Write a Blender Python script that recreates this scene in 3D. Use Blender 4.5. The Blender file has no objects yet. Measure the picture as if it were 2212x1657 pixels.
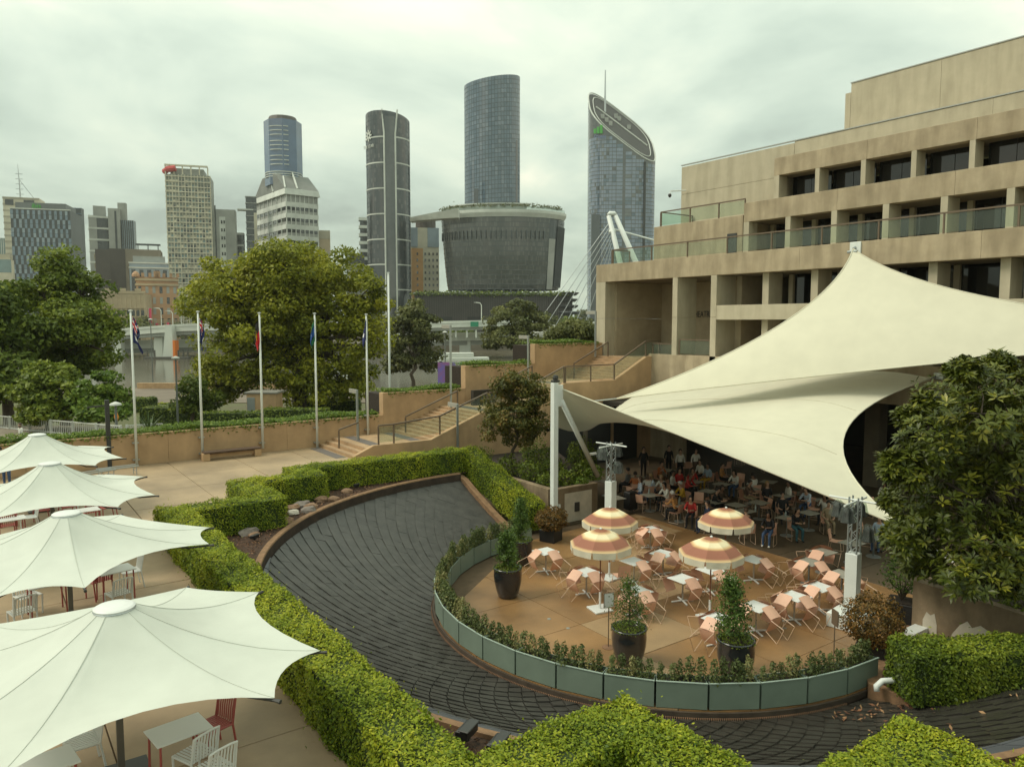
import bpy, math, random
import numpy as np
from mathutils import Vector, Matrix
random.seed(7); rng = np.random.default_rng(7)
R = math.radians; PI = math.pi
S = bpy.context.scene
COL = S.collection

# ------------------------------------------------------------------ camera
# World axes follow the architecture: X runs up the steps, Y along the theatre front.
CAMH = 8.7; FOC = 1620.0; YAW = R(35.5); PITCH = math.atan((828.5 - 695.0) / FOC)
cam_d = bpy.data.cameras.new('camera'); cam = bpy.data.objects.new('camera', cam_d); COL.objects.link(cam)
cam.location = (0, 0, CAMH); cam.rotation_euler = (PI / 2 - PITCH, 0, -YAW)
cam_d.sensor_width = 36; cam_d.lens = 36 * FOC / 2212; cam_d.clip_end = 20000; cam_d.clip_start = 0.2
S.camera = cam

# ------------------------------------------------------------------ world, sun, exposure
w = bpy.data.worlds.new('World'); S.world = w; w.use_nodes = True
nt = w.node_tree; N = nt.nodes; L = nt.links; N.clear()
SUN_EL, SUN_AZ = R(48), R(-62)
def wn(t, **k):
    n = N.new(t)
    for a, b in k.items(): setattr(n, a, b)
    return n
out = wn('ShaderNodeOutputWorld'); bg = wn('ShaderNodeBackground')
sky = wn('ShaderNodeTexSky', sky_type='NISHITA', sun_disc=False); sky.sun_elevation = SUN_EL; sky.sun_rotation = SUN_AZ
sky.air_density = 1.5; sky.dust_density = 4
tc = wn('ShaderNodeTexCoord'); sep = wn('ShaderNodeSeparateXYZ'); L.new(tc.outputs['Generated'], sep.inputs[0])
zc = wn('ShaderNodeMath', operation='MAXIMUM'); L.new(sep.outputs[2], zc.inputs[0]); zc.inputs[1].default_value = 0.0
zd = wn('ShaderNodeMath', operation='ADD'); L.new(zc.outputs[0], zd.inputs[0]); zd.inputs[1].default_value = 0.22
dx = wn('ShaderNodeMath', operation='DIVIDE'); L.new(sep.outputs[0], dx.inputs[0]); L.new(zd.outputs[0], dx.inputs[1])
dy = wn('ShaderNodeMath', operation='DIVIDE'); L.new(sep.outputs[1], dy.inputs[0]); L.new(zd.outputs[0], dy.inputs[1])
cmb = wn('ShaderNodeCombineXYZ'); L.new(dx.outputs[0], cmb.inputs[0]); L.new(dy.outputs[0], cmb.inputs[1]); cmb.inputs[2].default_value = 31.6
n1 = wn('ShaderNodeTexNoise'); n1.inputs['Scale'].default_value = 1.25; n1.inputs['Detail'].default_value = 7; n1.inputs['Roughness'].default_value = 0.53; n1.inputs['Distortion'].default_value = 0.35
n2 = wn('ShaderNodeTexNoise'); n2.inputs['Scale'].default_value = 0.55; n2.inputs['Detail'].default_value = 4
L.new(cmb.outputs[0], n1.inputs['Vector']); L.new(cmb.outputs[0], n2.inputs['Vector'])
mx = wn('ShaderNodeMath', operation='MULTIPLY_ADD'); L.new(n2.outputs[0], mx.inputs[0]); mx.inputs[1].default_value = 0.55; 
hf = wn('ShaderNodeMath', operation='MULTIPLY'); L.new(n1.outputs[0], hf.inputs[0]); hf.inputs[1].default_value = 0.6; L.new(hf.outputs[0], mx.inputs[2])
rmp = wn('ShaderNodeValToRGB'); L.new(mx.outputs[0], rmp.inputs[0])
e = rmp.color_ramp.elements
e[0].position = 0.43; e[0].color = (0.325, 0.385, 0.335, 1); e[1].position = 0.69; e[1].color = (0.93, 0.905, 0.72, 1)
for p, c in ((0.50, (0.46, 0.545, 0.46, 1)), (0.56, (0.575, 0.66, 0.55, 1)), (0.62, (0.69, 0.755, 0.615, 1))):
    k = e.new(p); k.color = c
# an overcast dome is brighter towards the zenith (CIE overcast sky)
zr = wn('ShaderNodeMath', operation='MULTIPLY_ADD'); L.new(zc.outputs[0], zr.inputs[0]); zr.inputs[1].default_value = 0.62; zr.inputs[2].default_value = 0.90
cl = wn('ShaderNodeMix', data_type='RGBA', blend_type='MULTIPLY'); cl.inputs[0].default_value = 1.0
L.new(rmp.outputs[0], cl.inputs[6]); L.new(zr.outputs[0], cl.inputs[7])
sk = wn('ShaderNodeMix', data_type='RGBA', blend_type='MULTIPLY'); sk.inputs[0].default_value = 1.0
L.new(sky.outputs[0], sk.inputs[6]); sk.inputs[7].default_value = (0.09, 0.09, 0.09, 1)
fm = wn('ShaderNodeMix', data_type='RGBA'); fm.inputs[0].default_value = 0.93
L.new(sk.outputs[2], fm.inputs[6]); L.new(cl.outputs[2], fm.inputs[7])
L.new(fm.outputs[2], bg.inputs[0]); bg.inputs[1].default_value = 1.0; L.new(bg.outputs[0], out.inputs[0])
sd = bpy.data.lights.new('sun', 'SUN'); so = bpy.data.objects.new('sun', sd); COL.objects.link(so)
sd.energy = 1.5; sd.angle = R(22); sd.color = (1.0, 0.93, 0.78)
so.rotation_euler = (R(90) - SUN_EL, 0, PI - SUN_AZ)
S.view_settings.view_transform = 'Standard'; S.view_settings.look = 'None'; S.view_settings.exposure = 0.42; S.view_settings.gamma = 1.0
HAZE = 0.00012                              # scattering per metre of the humid air
S.render.engine = 'CYCLES'
S.cycles.max_bounces = 6; S.cycles.transparent_max_bounces = 12; S.cycles.caustics_reflective = False; S.cycles.caustics_refractive = False
S.cycles.use_adaptive_sampling = True; S.cycles.use_denoising = True

# ------------------------------------------------------------------ helpers
CP, SP = math.cos(PITCH), math.sin(PITCH); CY, SY = math.cos(YAW), math.sin(YAW)
def _ray(u, v):
    x = (u - 1106) / FOC; y = -(v - 828.5) / FOC
    d = CP + y * SP
    return np.array([CY * x + SY * d, -SY * x + CY * d, -SP + y * CP]), d
def PZ(u, v, z): r, d = _ray(u, v); return Vector((0, 0, CAMH)) + Vector(r) * ((z - CAMH) / r[2])
def PX(u, v, x): r, d = _ray(u, v); return Vector((0, 0, CAMH)) + Vector(r) * (x / r[0])
def PY(u, v, y): r, d = _ray(u, v); return Vector((0, 0, CAMH)) + Vector(r) * (y / r[1])
def PD(u, v, dep): r, d = _ray(u, v); return Vector((0, 0, CAMH)) + Vector(r) * (dep / d)
def LD(lat, dep, z): return Vector((CY * lat + SY * dep, -SY * lat + CY * dep, z))

class MB:
    """collects faces; build() links them as ONE mesh object"""
    def __init__(s): s.v = []; s.f = []; s.m = []; s.M = None; s.mi = 0
    def add(s, vs, fs):
        b = len(s.v)
        for p in vs:
            p = Vector(p)
            s.v.append(s.M @ p if s.M else p)
        for f in fs: s.f.append(tuple(b + i for i in f)); s.m.append(s.mi)
        return s
    def box(s, x0, x1, y0, y1, z0, z1):
        return s.add([(x0,y0,z0),(x1,y0,z0),(x1,y1,z0),(x0,y1,z0),(x0,y0,z1),(x1,y0,z1),(x1,y1,z1),(x0,y1,z1)],
                     [(0,3,2,1),(4,5,6,7),(0,1,5,4),(1,2,6,5),(2,3,7,6),(3,0,4,7)])
    def bev(s, x0, x1, y0, y1, z0, z1, b=0.01):
        v = []
        for z, i in ((z0, b), (z0 + b, 0), (z1 - b, 0), (z1, b)):
            v += [(x0+i,y0+i,z),(x1-i,y0+i,z),(x1-i,y1-i,z),(x0+i,y1-i,z)]
        f = [(3,2,1,0),(12,13,14,15)]
        for k in range(3):
            for j in range(4): f.append((4*k+j, 4*k+(j+1)%4, 4*k+4+(j+1)%4, 4*k+4+j))
        return s.add(v, f)
    def prism(s, poly, z0, z1, cap=True):
        n = len(poly); v = [(p[0],p[1],z0) for p in poly] + [(p[0],p[1],z1) for p in poly]
        f = [(i,(i+1)%n,n+(i+1)%n,n+i) for i in range(n)]
        if cap: f += [tuple(range(n-1,-1,-1)), tuple(range(n,2*n))]
        return s.add(v, f)
    def lathe(s, prof, n=20, c=(0,0,0), a0=0, a1=2*PI, sx=1, sy=1):
        full = abs(a1-a0-2*PI) < 1e-6; m = n if full else n+1; v = []; f = []
        for r, z in prof:
            for i in range(m):
                a = a0+(a1-a0)*i/n; v.append((c[0]+r*sx*math.cos(a), c[1]+r*sy*math.sin(a), c[2]+z))
        for k in range(len(prof)-1):
            for i in range(n):
                j = (i+1)%m; f.append((k*m+i,k*m+j,(k+1)*m+j,(k+1)*m+i))
        if full:
            if prof[0][0] > 1e-5: f.append(tuple(range(m-1,-1,-1)))
            if prof[-1][0] > 1e-5: f.append(tuple((len(prof)-1)*m+i for i in range(m)))
        return s.add(v, f)
    def tube(s, pts, r, n=6, closed=False, cap=True):
        P = [Vector(p) for p in pts]; k = len(P); rr = r if isinstance(r, (list, tuple)) else [r]*k; v = []; f = []
        up = Vector((0,0,1)); prev = None
        for i in range(k):
            a = P[i-1] if (i > 0 or closed) else P[i]; b = P[(i+1)%k] if (i < k-1 or closed) else P[i]
            t = (b-a).normalized() if (b-a).length > 1e-9 else up
            x = prev - t*prev.dot(t) if prev is not None else t.orthogonal()
            if x.length < 1e-6: x = t.orthogonal()
            x.normalize(); prev = x; y = t.cross(x)
            for j in range(n):
                q = 2*PI*j/n; v.append(P[i]+(x*math.cos(q)+y*math.sin(q))*rr[i])
        for i in range(k if closed else k-1):
            for j in range(n):
                f.append((i*n+j, i*n+(j+1)%n, ((i+1)%k)*n+(j+1)%n, ((i+1)%k)*n+j))
        if cap and not closed: f += [tuple(range(n-1,-1,-1)), tuple((k-1)*n+j for j in range(n))]
        return s.add(v, f)
    def bar(s, a, b, w, h, up=(0,0,1)):
        a = Vector(a); b = Vector(b); t = (b-a).normalized(); u = Vector(up)
        x = t.cross(u)
        if x.length < 1e-6: x = t.orthogonal()
        x.normalize(); y = x.cross(t).normalized(); v = []
        for p in (a, b):
            for i, j in ((-1,-1),(1,-1),(1,1),(-1,1)): v.append(p+x*i*w/2+y*j*h/2)
        return s.add(v, [(0,3,2,1),(4,5,6,7),(0,1,5,4),(1,2,6,5),(2,3,7,6),(3,0,4,7)])
    def grid(s, fn, nu, nv):
        v = [fn(i/nu, j/nv) for j in range(nv+1) for i in range(nu+1)]
        f = [(j*(nu+1)+i, j*(nu+1)+i+1, (j+1)*(nu+1)+i+1, (j+1)*(nu+1)+i) for j in range(nv) for i in range(nu)]
        return s.add(v, f)
    def build(s, name, mat, parent=None, local=False, smooth=False):
        me = bpy.data.meshes.new(name)
        V = s.v
        if parent is not None and not local:
            o = parent.location + (parent.parent.location if parent.parent else Vector((0,0,0))); V = [p - o for p in V]; loc = (0,0,0)
        elif parent is None and not local:
            lo = [min(p[i] for p in V) for i in range(3)]; hi = [max(p[i] for p in V) for i in range(3)]
            loc = Vector(((lo[0]+hi[0])/2, (lo[1]+hi[1])/2, lo[2])); V = [p - loc for p in V]
        else: loc = (0,0,0)
        me.from_pydata([tuple(p) for p in V], [], s.f)
        for m in (mat if isinstance(mat, (list, tuple)) else [mat]): me.materials.append(m)
        if any(s.m): me.polygons.foreach_set('material_index', s.m)
        if smooth: me.polygons.foreach_set('use_smooth', [True]*len(me.polygons))
        me.update()
        o = bpy.data.objects.new(name, me); COL.objects.link(o); o.location = loc
        if parent is not None: o.parent = parent
        return o
def npmesh(name, V, F, mat, parent=None, tint=None, smooth=False, local=False):
    """V (n,3) array, F (m,k) array"""
    V = np.asarray(V, np.float32); F = np.asarray(F, np.int32); m, k = F.shape
    loc = (0,0,0)
    if parent is not None and not local: V = V - np.array(parent.location, np.float32)
    elif parent is None and not local:
        lo = V.min(0); hi = V.max(0); loc = np.array([(lo[0]+hi[0])/2, (lo[1]+hi[1])/2, lo[2]], np.float32); V = V - loc
    me = bpy.data.meshes.new(name); me.vertices.add(len(V)); me.vertices.foreach_set('co', V.ravel())
    me.loops.add(m*k); me.loops.foreach_set('vertex_index', F.ravel())
    me.polygons.add(m); me.polygons.foreach_set('loop_start', np.arange(0, m*k, k, dtype=np.int32))
    if smooth: me.polygons.foreach_set('use_smooth', np.ones(m, bool))
    if tint is not None:
        a = me.attributes.new('tint', 'FLOAT', 'FACE'); a.data.foreach_set('value', np.asarray(tint, np.float32))
    me.materials.append(mat); me.update(calc_edges=True); me.validate()
    o = bpy.data.objects.new(name, me); COL.objects.link(o); o.location = tuple(float(x) for x in loc)
    if parent is not None: o.parent = parent
    return o
def tag(o, label, cat, group=None, kind=None):
    if label: o['label'] = label
    if cat: o['category'] = cat
    if group: o['group'] = group
    if kind: o['kind'] = kind
    return o
def struct(o, label=None): o['kind'] = 'structure'; (o.__setitem__('label', label) if label else None); return o
def stuff(o): o['kind'] = 'stuff'; return o
def thing(name, loc, label, cat, group=None, rz=0):
    o = bpy.data.objects.new(name, None); COL.objects.link(o); o.location = loc; o.rotation_euler = (0,0,rz); o.empty_display_size = 0.3
    return tag(o, label, cat, group)
KIDS = {}
def kids(o):
    return [c for c in bpy.data.objects if c.parent == o]
def copy_tree(o, tree, loc=None, rz=None, label=None, group=None):
    """tree = cached [(part, [subparts])]"""
    c = o.copy(); COL.objects.link(c)
    if loc is not None: c.location = loc
    if rz is not None: c.rotation_euler = (c.rotation_euler[0], c.rotation_euler[1], rz)
    if label: c['label'] = label
    if group: c['group'] = group
    for p, subs in tree:
        q = p.copy(); COL.objects.link(q); q.parent = c
        for s_ in subs:
            t = s_.copy(); COL.objects.link(t); t.parent = q
    return c
def tree_of(o): return [(p, kids(p)) for p in kids(o)]
def inst(mesh, name, loc, parent=None, rot=(0,0,0), scale=None):
    o = bpy.data.objects.new(name, mesh); COL.objects.link(o); o.location = loc; o.rotation_euler = rot
    if scale: o.scale = scale
    if parent is not None: o.parent = parent
    return o

# ------------------------------------------------------------------ materials
MATS = {}
def mat(name, col, rough=0.7, var=0.0, vscale=3.0, bump=0.0, bscale=40.0, metal=0.0, spec=0.5, col2=None, streak=0.0, coat=0.0, detail=6):
    if name in MATS: return MATS[name]
    m = bpy.data.materials.new(name); m.use_nodes = True; t = m.node_tree; b = t.nodes['Principled BSDF']
    b.inputs['Base Color'].default_value = (*col, 1); b.inputs['Roughness'].default_value = rough; b.inputs['Metallic'].default_value = metal
    b.inputs['Specular IOR Level'].default_value = spec
    if coat: b.inputs['Coat Weight'].default_value = coat; b.inputs['Coat Roughness'].default_value = 0.08
    g = t.nodes.new('ShaderNodeNewGeometry')
    if var or col2:
        n = t.nodes.new('ShaderNodeTexNoise'); n.inputs['Scale'].default_value = vscale; n.inputs['Detail'].default_value = detail; n.inputs['Roughness'].default_value = 0.62
        t.links.new(g.outputs['Position'], n.inputs['Vector'])
        r = t.nodes.new('ShaderNodeValToRGB'); r.color_ramp.elements[0].position = 0.32; r.color_ramp.elements[1].position = 0.68
        c2 = col2 or tuple(x*(1-var) for x in col)
        r.color_ramp.elements[0].color = (*c2, 1); r.color_ramp.elements[1].color = (*(tuple(min(1, x*(1+var*0.6)) for x in col)), 1)
        t.links.new(n.outputs[0], r.inputs[0]); last = r.outputs[0]
        if streak:
            mp = t.nodes.new('ShaderNodeMapping'); mp.inputs['Scale'].default_value = (0.9, 0.9, 0.16); t.links.new(g.outputs['Position'], mp.inputs[0])
            n3 = t.nodes.new('ShaderNodeTexNoise'); n3.inputs['Scale'].default_value = 2.2; n3.inputs['Detail'].default_value = 5; t.links.new(mp.outputs[0], n3.inputs['Vector'])
            r3 = t.nodes.new('ShaderNodeValToRGB'); r3.color_ramp.elements[0].position = 0.35; r3.color_ramp.elements[1].position = 0.62
            r3.color_ramp.elements[0].color = (1-streak, 1-streak*1.05, 1-streak*1.15, 1); r3.color_ramp.elements[1].color = (1,1,1,1)
            t.links.new(n3.outputs[0], r3.inputs[0])
            mm = t.nodes.new('ShaderNodeMix'); mm.data_type = 'RGBA'; mm.blend_type = 'MULTIPLY'; mm.inputs[0].default_value = 1
            t.links.new(last, mm.inputs[6]); t.links.new(r3.outputs[0], mm.inputs[7]); last = mm.outputs[2]
        t.links.new(last, b.inputs['Base Color'])
    if bump:
        n = t.nodes.new('ShaderNodeTexNoise'); n.inputs['Scale'].default_value = bscale; n.inputs['Detail'].default_value = 4
        t.links.new(g.outputs['Position'], n.inputs['Vector'])
        bu = t.nodes.new('ShaderNodeBump'); bu.inputs['Strength'].default_value = bump; bu.inputs['Distance'].default_value = 0.02
        t.links.new(n.outputs[0], bu.inputs['Height']); t.links.new(bu.outputs[0], b.inputs['Normal'])
    MATS[name] = m; return m
def leafmat(name, dark, mid, light, trans=0.25, rough=0.5):
    m = bpy.data.materials.new(name); m.use_nodes = True; t = m.node_tree; b = t.nodes['Principled BSDF']
    a = t.nodes.new('ShaderNodeAttribute'); a.attribute_name = 'tint'
    r = t.nodes.new('ShaderNodeValToRGB'); r.color_ramp.elements[0].color = (*dark,1); r.color_ramp.elements[1].color = (*light,1)
    k = r.color_ramp.elements.new(0.5); k.color = (*mid,1)
    t.links.new(a.outputs['Fac'], r.inputs[0]); t.links.new(r.outputs[0], b.inputs['Base Color']); b.inputs['Roughness'].default_value = rough; b.inputs['Specular IOR Level'].default_value = 0.3
    tr = t.nodes.new('ShaderNodeBsdfTranslucent'); t.links.new(r.outputs[0], tr.inputs[0])
    mx = t.nodes.new('ShaderNodeMixShader'); mx.inputs[0].default_value = trans
    t.links.new(b.outputs[0], mx.inputs[1]); t.links.new(tr.outputs[0], mx.inputs[2]); t.links.new(mx.outputs[0], t.nodes['Material Output'].inputs[0])
    return m
def fabric(name, col, trans=0.2, var=0.05):
    m = mat(name, col, 0.75, var, 1.2); t = m.node_tree; b = t.nodes['Principled BSDF']
    tr = t.nodes.new('ShaderNodeBsdfTranslucent'); tr.inputs[0].default_value = (*col, 1)
    mx = t.nodes.new('ShaderNodeMixShader'); mx.inputs[0].default_value = trans
    t.links.new(b.outputs[0], mx.inputs[1]); t.links.new(tr.outputs[0], mx.inputs[2]); t.links.new(mx.outputs[0], t.nodes['Material Output'].inputs[0])
    return m
def glassmat(name, col, alpha, rough=0.08):
    m = bpy.data.materials.new(name); m.use_nodes = True; t = m.node_tree; b = t.nodes['Principled BSDF']
    b.inputs['Base Color'].default_value = (*col,1); b.inputs['Roughness'].default_value = rough
    tr = t.nodes.new('ShaderNodeBsdfTransparent'); tr.inputs[0].default_value = (0.90,0.96,0.91,1)
    mx = t.nodes.new('ShaderNodeMixShader'); mx.inputs[0].default_value = alpha
    t.links.new(tr.outputs[0], mx.inputs[1]); t.links.new(b.outputs[0], mx.inputs[2]); t.links.new(mx.outputs[0], t.nodes['Material Output'].inputs[0])
    return m
TAN = mat('tan_concrete', (0.46,0.30,0.165), 0.85, 0.16, 1.1, 0.35, 60, streak=0.10)
STONE = mat('pale_concrete', (0.465,0.41,0.30), 0.85, 0.08, 1.0, 0.3, 45, streak=0.15)
STONE2 = mat('weathered_concrete', (0.415,0.335,0.225), 0.88, 0.14, 1.3, 0.4, 45, streak=0.26)
PAVE = mat('plaza_paving', (0.335,0.24,0.145), 0.6, 0.30, 0.45, 0.3, 90)
PAVE2 = mat('patio_paving', (0.27,0.15,0.062), 0.38, 0.40, 0.36, 0.25, 90)
PAVE3 = mat('patio_paving_dry', (0.33,0.215,0.112), 0.5, 0.22, 0.6, 0.25, 90)
JOINT = mat('joint_mortar', (0.10,0.065,0.035), 0.9, 0.2, 4)
SLATE = mat('slate', (0.060,0.056,0.050), 0.36, 0.35, 2.5, 0.25, 50, spec=0.4)
SLATE2 = mat('slate_wet', (0.046,0.042,0.035), 0.26, 0.3, 2.5, 0.2, 50, spec=0.5)
SLAB = mat('slate_slab', (0.085,0.088,0.10), 0.45, 0.2, 2)
RUST = mat('rusted_edge', (0.20,0.105,0.055), 0.8, 0.4, 3, 0.3, 30)
BEDRIM = mat('pebble_kerb', (0.235,0.135,0.07), 0.85, 0.3, 6, 0.5, 70)
MULCH = mat('mulch', (0.075,0.038,0.022), 0.95, 0.6, 9, 1.0, 30, col2=(0.02,0.012,0.008))
WHITE = mat('white_paint', (0.68,0.71,0.68), 0.45, 0.06, 2)
WHITEP = mat('white_plastic', (0.66,0.67,0.65), 0.4)
GREYTOP = mat('grey_table_top', (0.30,0.285,0.24), 0.5, 0.1, 5)
STEEL = mat('steel', (0.42,0.45,0.45), 0.35, metal=0.7)
DARK = mat('dark_metal', (0.035,0.035,0.033), 0.5)
BLACK = mat('black_plastic', (0.012,0.012,0.012), 0.5)
BRONZE = mat('bronze_rail', (0.145,0.105,0.07), 0.5, 0.1, 4, metal=0.2)
PEACH = mat('peach_plastic', (0.68,0.40,0.285), 0.5, 0.05, 3)
PEACHW = mat('peach_wire', (0.60,0.42,0.30), 0.4)
RED = mat('dusty_red_plastic', (0.33,0.07,0.06), 0.5)
TIMBER = mat('bench_timber', (0.10,0.06,0.04), 0.7, 0.3, 8)
GREENP = mat('sage_planter', (0.175,0.225,0.18), 0.55, 0.12, 1.4)
POT = mat('glazed_pot', (0.016,0.017,0.020), 0.12, 0.2, 3, coat=0.6)
GLASSB = glassmat('balustrade_glass', (0.30,0.33,0.30), 0.11)
WINDOW = mat('dark_window', (0.012,0.012,0.012), 0.06, spec=0.6)
INNER = mat('shaded_interior', (0.028,0.022,0.016), 0.9)  # near-black: the shade of the deep hall is put into this colour
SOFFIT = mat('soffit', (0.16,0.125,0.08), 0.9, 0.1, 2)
SAIL = fabric('sail_fabric', (0.63,0.60,0.47), 0.08, 0.05)
UMB = fabric('umbrella_fabric', (0.645,0.675,0.61), 0.18, 0.07)
BARK = mat('bark', (0.085,0.065,0.045), 0.9, 0.35, 5, 0.6, 25)
SOIL = mat('soil', (0.03,0.02,0.013), 0.95, 0.4, 8)
LF_HEDGE = leafmat('hedge_leaf', (0.07,0.125,0.008), (0.25,0.305,0.016), (0.52,0.50,0.035), 0.32)
LF_BIG = leafmat('broad_tree_leaf', (0.07,0.095,0.009), (0.225,0.245,0.018), (0.46,0.43,0.035), 0.36)
LF_DARK = leafmat('dark_tree_leaf', (0.045,0.075,0.011), (0.12,0.165,0.02), (0.27,0.31,0.035), 0.34)
LF_MAG = leafmat('glossy_leaf', (0.03,0.046,0.006), (0.10,0.118,0.014), (0.34,0.30,0.03), 0.2, 0.34)
LF_CON = leafmat('conifer_leaf', (0.03,0.065,0.012), (0.075,0.13,0.022), (0.15,0.22,0.03), 0.25)
LF_RED = leafmat('russet_leaf', (0.03,0.03,0.008), (0.14,0.085,0.02), (0.30,0.14,0.03), 0.2)
LF_RED2 = leafmat('olive_russet_leaf', (0.03,0.045,0.008), (0.12,0.115,0.02), (0.30,0.17,0.045), 0.25)
LF_BOX = leafmat('box_shrub_leaf', (0.045,0.065,0.02), (0.12,0.15,0.045), (0.34,0.29,0.12), 0.25)
LF_GREY = leafmat('grey_green_leaf', (0.045,0.055,0.016), (0.115,0.125,0.036), (0.21,0.21,0.06), 0.3)
LF_CREEP = leafmat('creeper_leaf', (0.04,0.08,0.01), (0.12,0.19,0.02), (0.26,0.32,0.05), 0.3)
LF_MOSS = leafmat('ground_moss', (0.05,0.08,0.006), (0.14,0.19,0.015), (0.26,0.30,0.03), 0.2)

# leaf clouds -------------------------------------------------------
def leaf_quads(C, Nrm, size, aspect=0.5, jit=0.6, droop=0.0):
    """rhombic leaves: C (n,3) centres, Nrm (n,3) preferred normals"""
    n = len(C); Nn = Nrm + rng.normal(0, jit, (n,3)); Nn /= np.linalg.norm(Nn, axis=1)[:,None]+1e-9
    a = rng.normal(0, 1, (n,3)); a[:,2] -= droop; T = a - Nn*(a*Nn).sum(1)[:,None]; T /= np.linalg.norm(T, axis=1)[:,None]+1e-9
    B = np.cross(Nn, T); s = size*rng.uniform(0.7, 1.3, (n,1))
    V = np.empty((n,4,3)); V[:,0] = C-T*s*0.5; V[:,1] = C+B*s*aspect*0.5-T*s*0.05; V[:,2] = C+T*s*0.5; V[:,3] = C-B*s*aspect*0.5-T*s*0.05
    return V.reshape(-1,3), np.arange(4*n).reshape(n,4)
# ================================================================== ground, river, park
PZ0 = 1.95                                   # plaza level; the patio is 0
GRASSM = mat('lawn', (0.075,0.095,0.025), 0.9, 0.4, 0.15, 0.4, 20, col2=(0.10,0.08,0.045))
PARKM = mat('park_paving', (0.17,0.135,0.10), 0.85, 0.25, 0.2)
g = MB(); g.add([(-6000,-6000,-9),(6000,-6000,-9),(6000,6000,-9),(-6000,6000,-9)], [(0,1,2,3)])
struct(g.build('ground', mat('far_ground', (0.10,0.11,0.07), 0.95, 0.3, 0.01)))
WATER = mat('river_water', (0.105,0.09,0.062), 0.13, 0.12, 0.03, 0.6, 0.35, spec=0.4)
q = MB(); q.add([LD(-700,140,-6.3), LD(900,140,-6.3), LD(900,460,-6.3), LD(-700,460,-6.3)], [(0,1,2,3)])
struct(q.build('river', WATER))
def slab(name, pts, z0, z1, m): 
    b = MB(); b.prism([LD(a,d,0) for a,d in pts], z0, z1); return struct(b.build(name, m))
slab('park_lawn', [(-150,66),(130,66),(130,120),(20,128),(-150,128)], -8.9, -3.5, GRASSM)
slab('park_path', [(-26,96),(40,100),(40,112),(-26,104)], -3.52, -3.44, PARKM)
slab('riverside_promenade', [(-120,112),(110,112),(110,137),(-120,137)], -8.9, -3.4, PARKM)
slab('garden_terrace', [(-60,45),(36,45),(36,72),(-60,72)], -8.9, -2.4, mat('garden_soil', (0.06,0.06,0.025), 0.95, 0.4, 0.6))
slab('footpath', [(-70,47),(-15.5,52),(-15.5,60),(-70,66)], -2.41, 0.0, mat('footpath_paving', (0.24,0.20,0.15), 0.85, 0.2, 0.5))
slab('far_bank', [(-900,392),(1200,392),(1200,1900),(-900,1900)], -8.9, -3.0, mat('far_bank_stone', (0.14,0.12,0.09), 0.9, 0.4, 0.05))
b = MB(); b.prism([LD(*p,0) for p in [(-68,135.5),(-40,135.5),(-40,136.2),(-68,136.2)]], -3.39, -2.4)
tag(b.build('river_wall', TAN), 'low tan wall along the near river bank behind the walkers', 'wall')

# ================================================================== plaza with its slabs
base = MB()
PLR = [(-14,4.33,0,38.78), (4.33,7.2,25.25,38.78), (7.2,10.15,28.15,38.78), (10.15,15.0,29.55,38.78), (15.0,17.6,29.55,34.6)]
for r in PLR: base.box(*r, -3, PZ0-0.03)
plaza = struct(base.build('plaza', JOINT))
gx = [-13.12+2.915*i for i in range(12)]; gy = [0.1+2.93*i for i in range(14)]
for (x0,x1,y0,y1) in PLR:
    xs = sorted({x0,x1,*[x for x in gx if x0+0.3<x<x1-0.3]}); ys = sorted({y0,y1,*[y for y in gy if y0+0.3<y<y1-0.3]})
    for i in range(len(xs)-1):
        for j in range(len(ys)-1):
            if xs[i+1] < -6: continue
            p = MB(); dz = rng.uniform(-0.004,0.004)
            p.bev(xs[i]+0.012, xs[i+1]-0.012, ys[j]+0.012, ys[j+1]-0.012, PZ0-0.06, PZ0+dz, 0.008)
            p.build('paving_slab', PAVE, plaza)

# ================================================================== patio
CX, CYY, RIN = 17.37, 16.25, 7.15
def clip(poly, a, b):
    out_ = []
    for i in range(len(poly)):
        p, q2 = poly[i], poly[(i+1)%len(poly)]
        s1 = (b[0]-a[0])*(p[1]-a[1])-(b[1]-a[1])*(p[0]-a[0]); s2 = (b[0]-a[0])*(q2[1]-a[1])-(b[1]-a[1])*(q2[0]-a[0])
        if s1 >= 0: out_.append(p)
        if (s1 >= 0) != (s2 >= 0): t = s1/(s1-s2); out_.append((p[0]+t*(q2[0]-p[0]), p[1]+t*(q2[1]-p[1])))
    return out_
PP = [(CX+RIN*math.cos(R(a)), CYY+RIN*math.sin(R(a))) for a in range(92,270,6)] + [(24.0, CYY-RIN-0.1), (24.0, 24.4), (18.2, 24.2)]
b = MB(); b.prism(PP, -1.2, -0.03); patio = struct(b.build('patio', JOINT))
b = MB(); b.box(24.002, 52, -8, 24.4, -1.2, -0.02); b.box(19.5, 52, 24.402, 38.0, -1.2, -0.021); undercroft = struct(b.build('undercroft_floor', mat('undercroft_paving_shaded', (0.085,0.06,0.034), 0.6, 0.3, 0.6, 0.2, 60)))  # paving darkened, the hall's shade is put into its colour
k = 0
for i in range(10):
    for j in range(8):
        x0, y0 = 8.9+2.45*i, 8.6+2.45*j; c = [(x0+0.01,y0+0.01),(x0+2.44,y0+0.01),(x0+2.44,y0+2.44),(x0+0.01,y0+2.44)]
        for e_ in range(len(PP)):
            c = clip(c, PP[e_], PP[(e_+1)%len(PP)])
            if len(c) < 3: break
        if len(c) < 3: continue
        p = MB(); p.prism(c, -0.08, rng.uniform(-0.003,0.003)); p.build('paving_slab', PAVE3 if (i*7+j*5) % 6 == 0 else PAVE2, patio)
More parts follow.
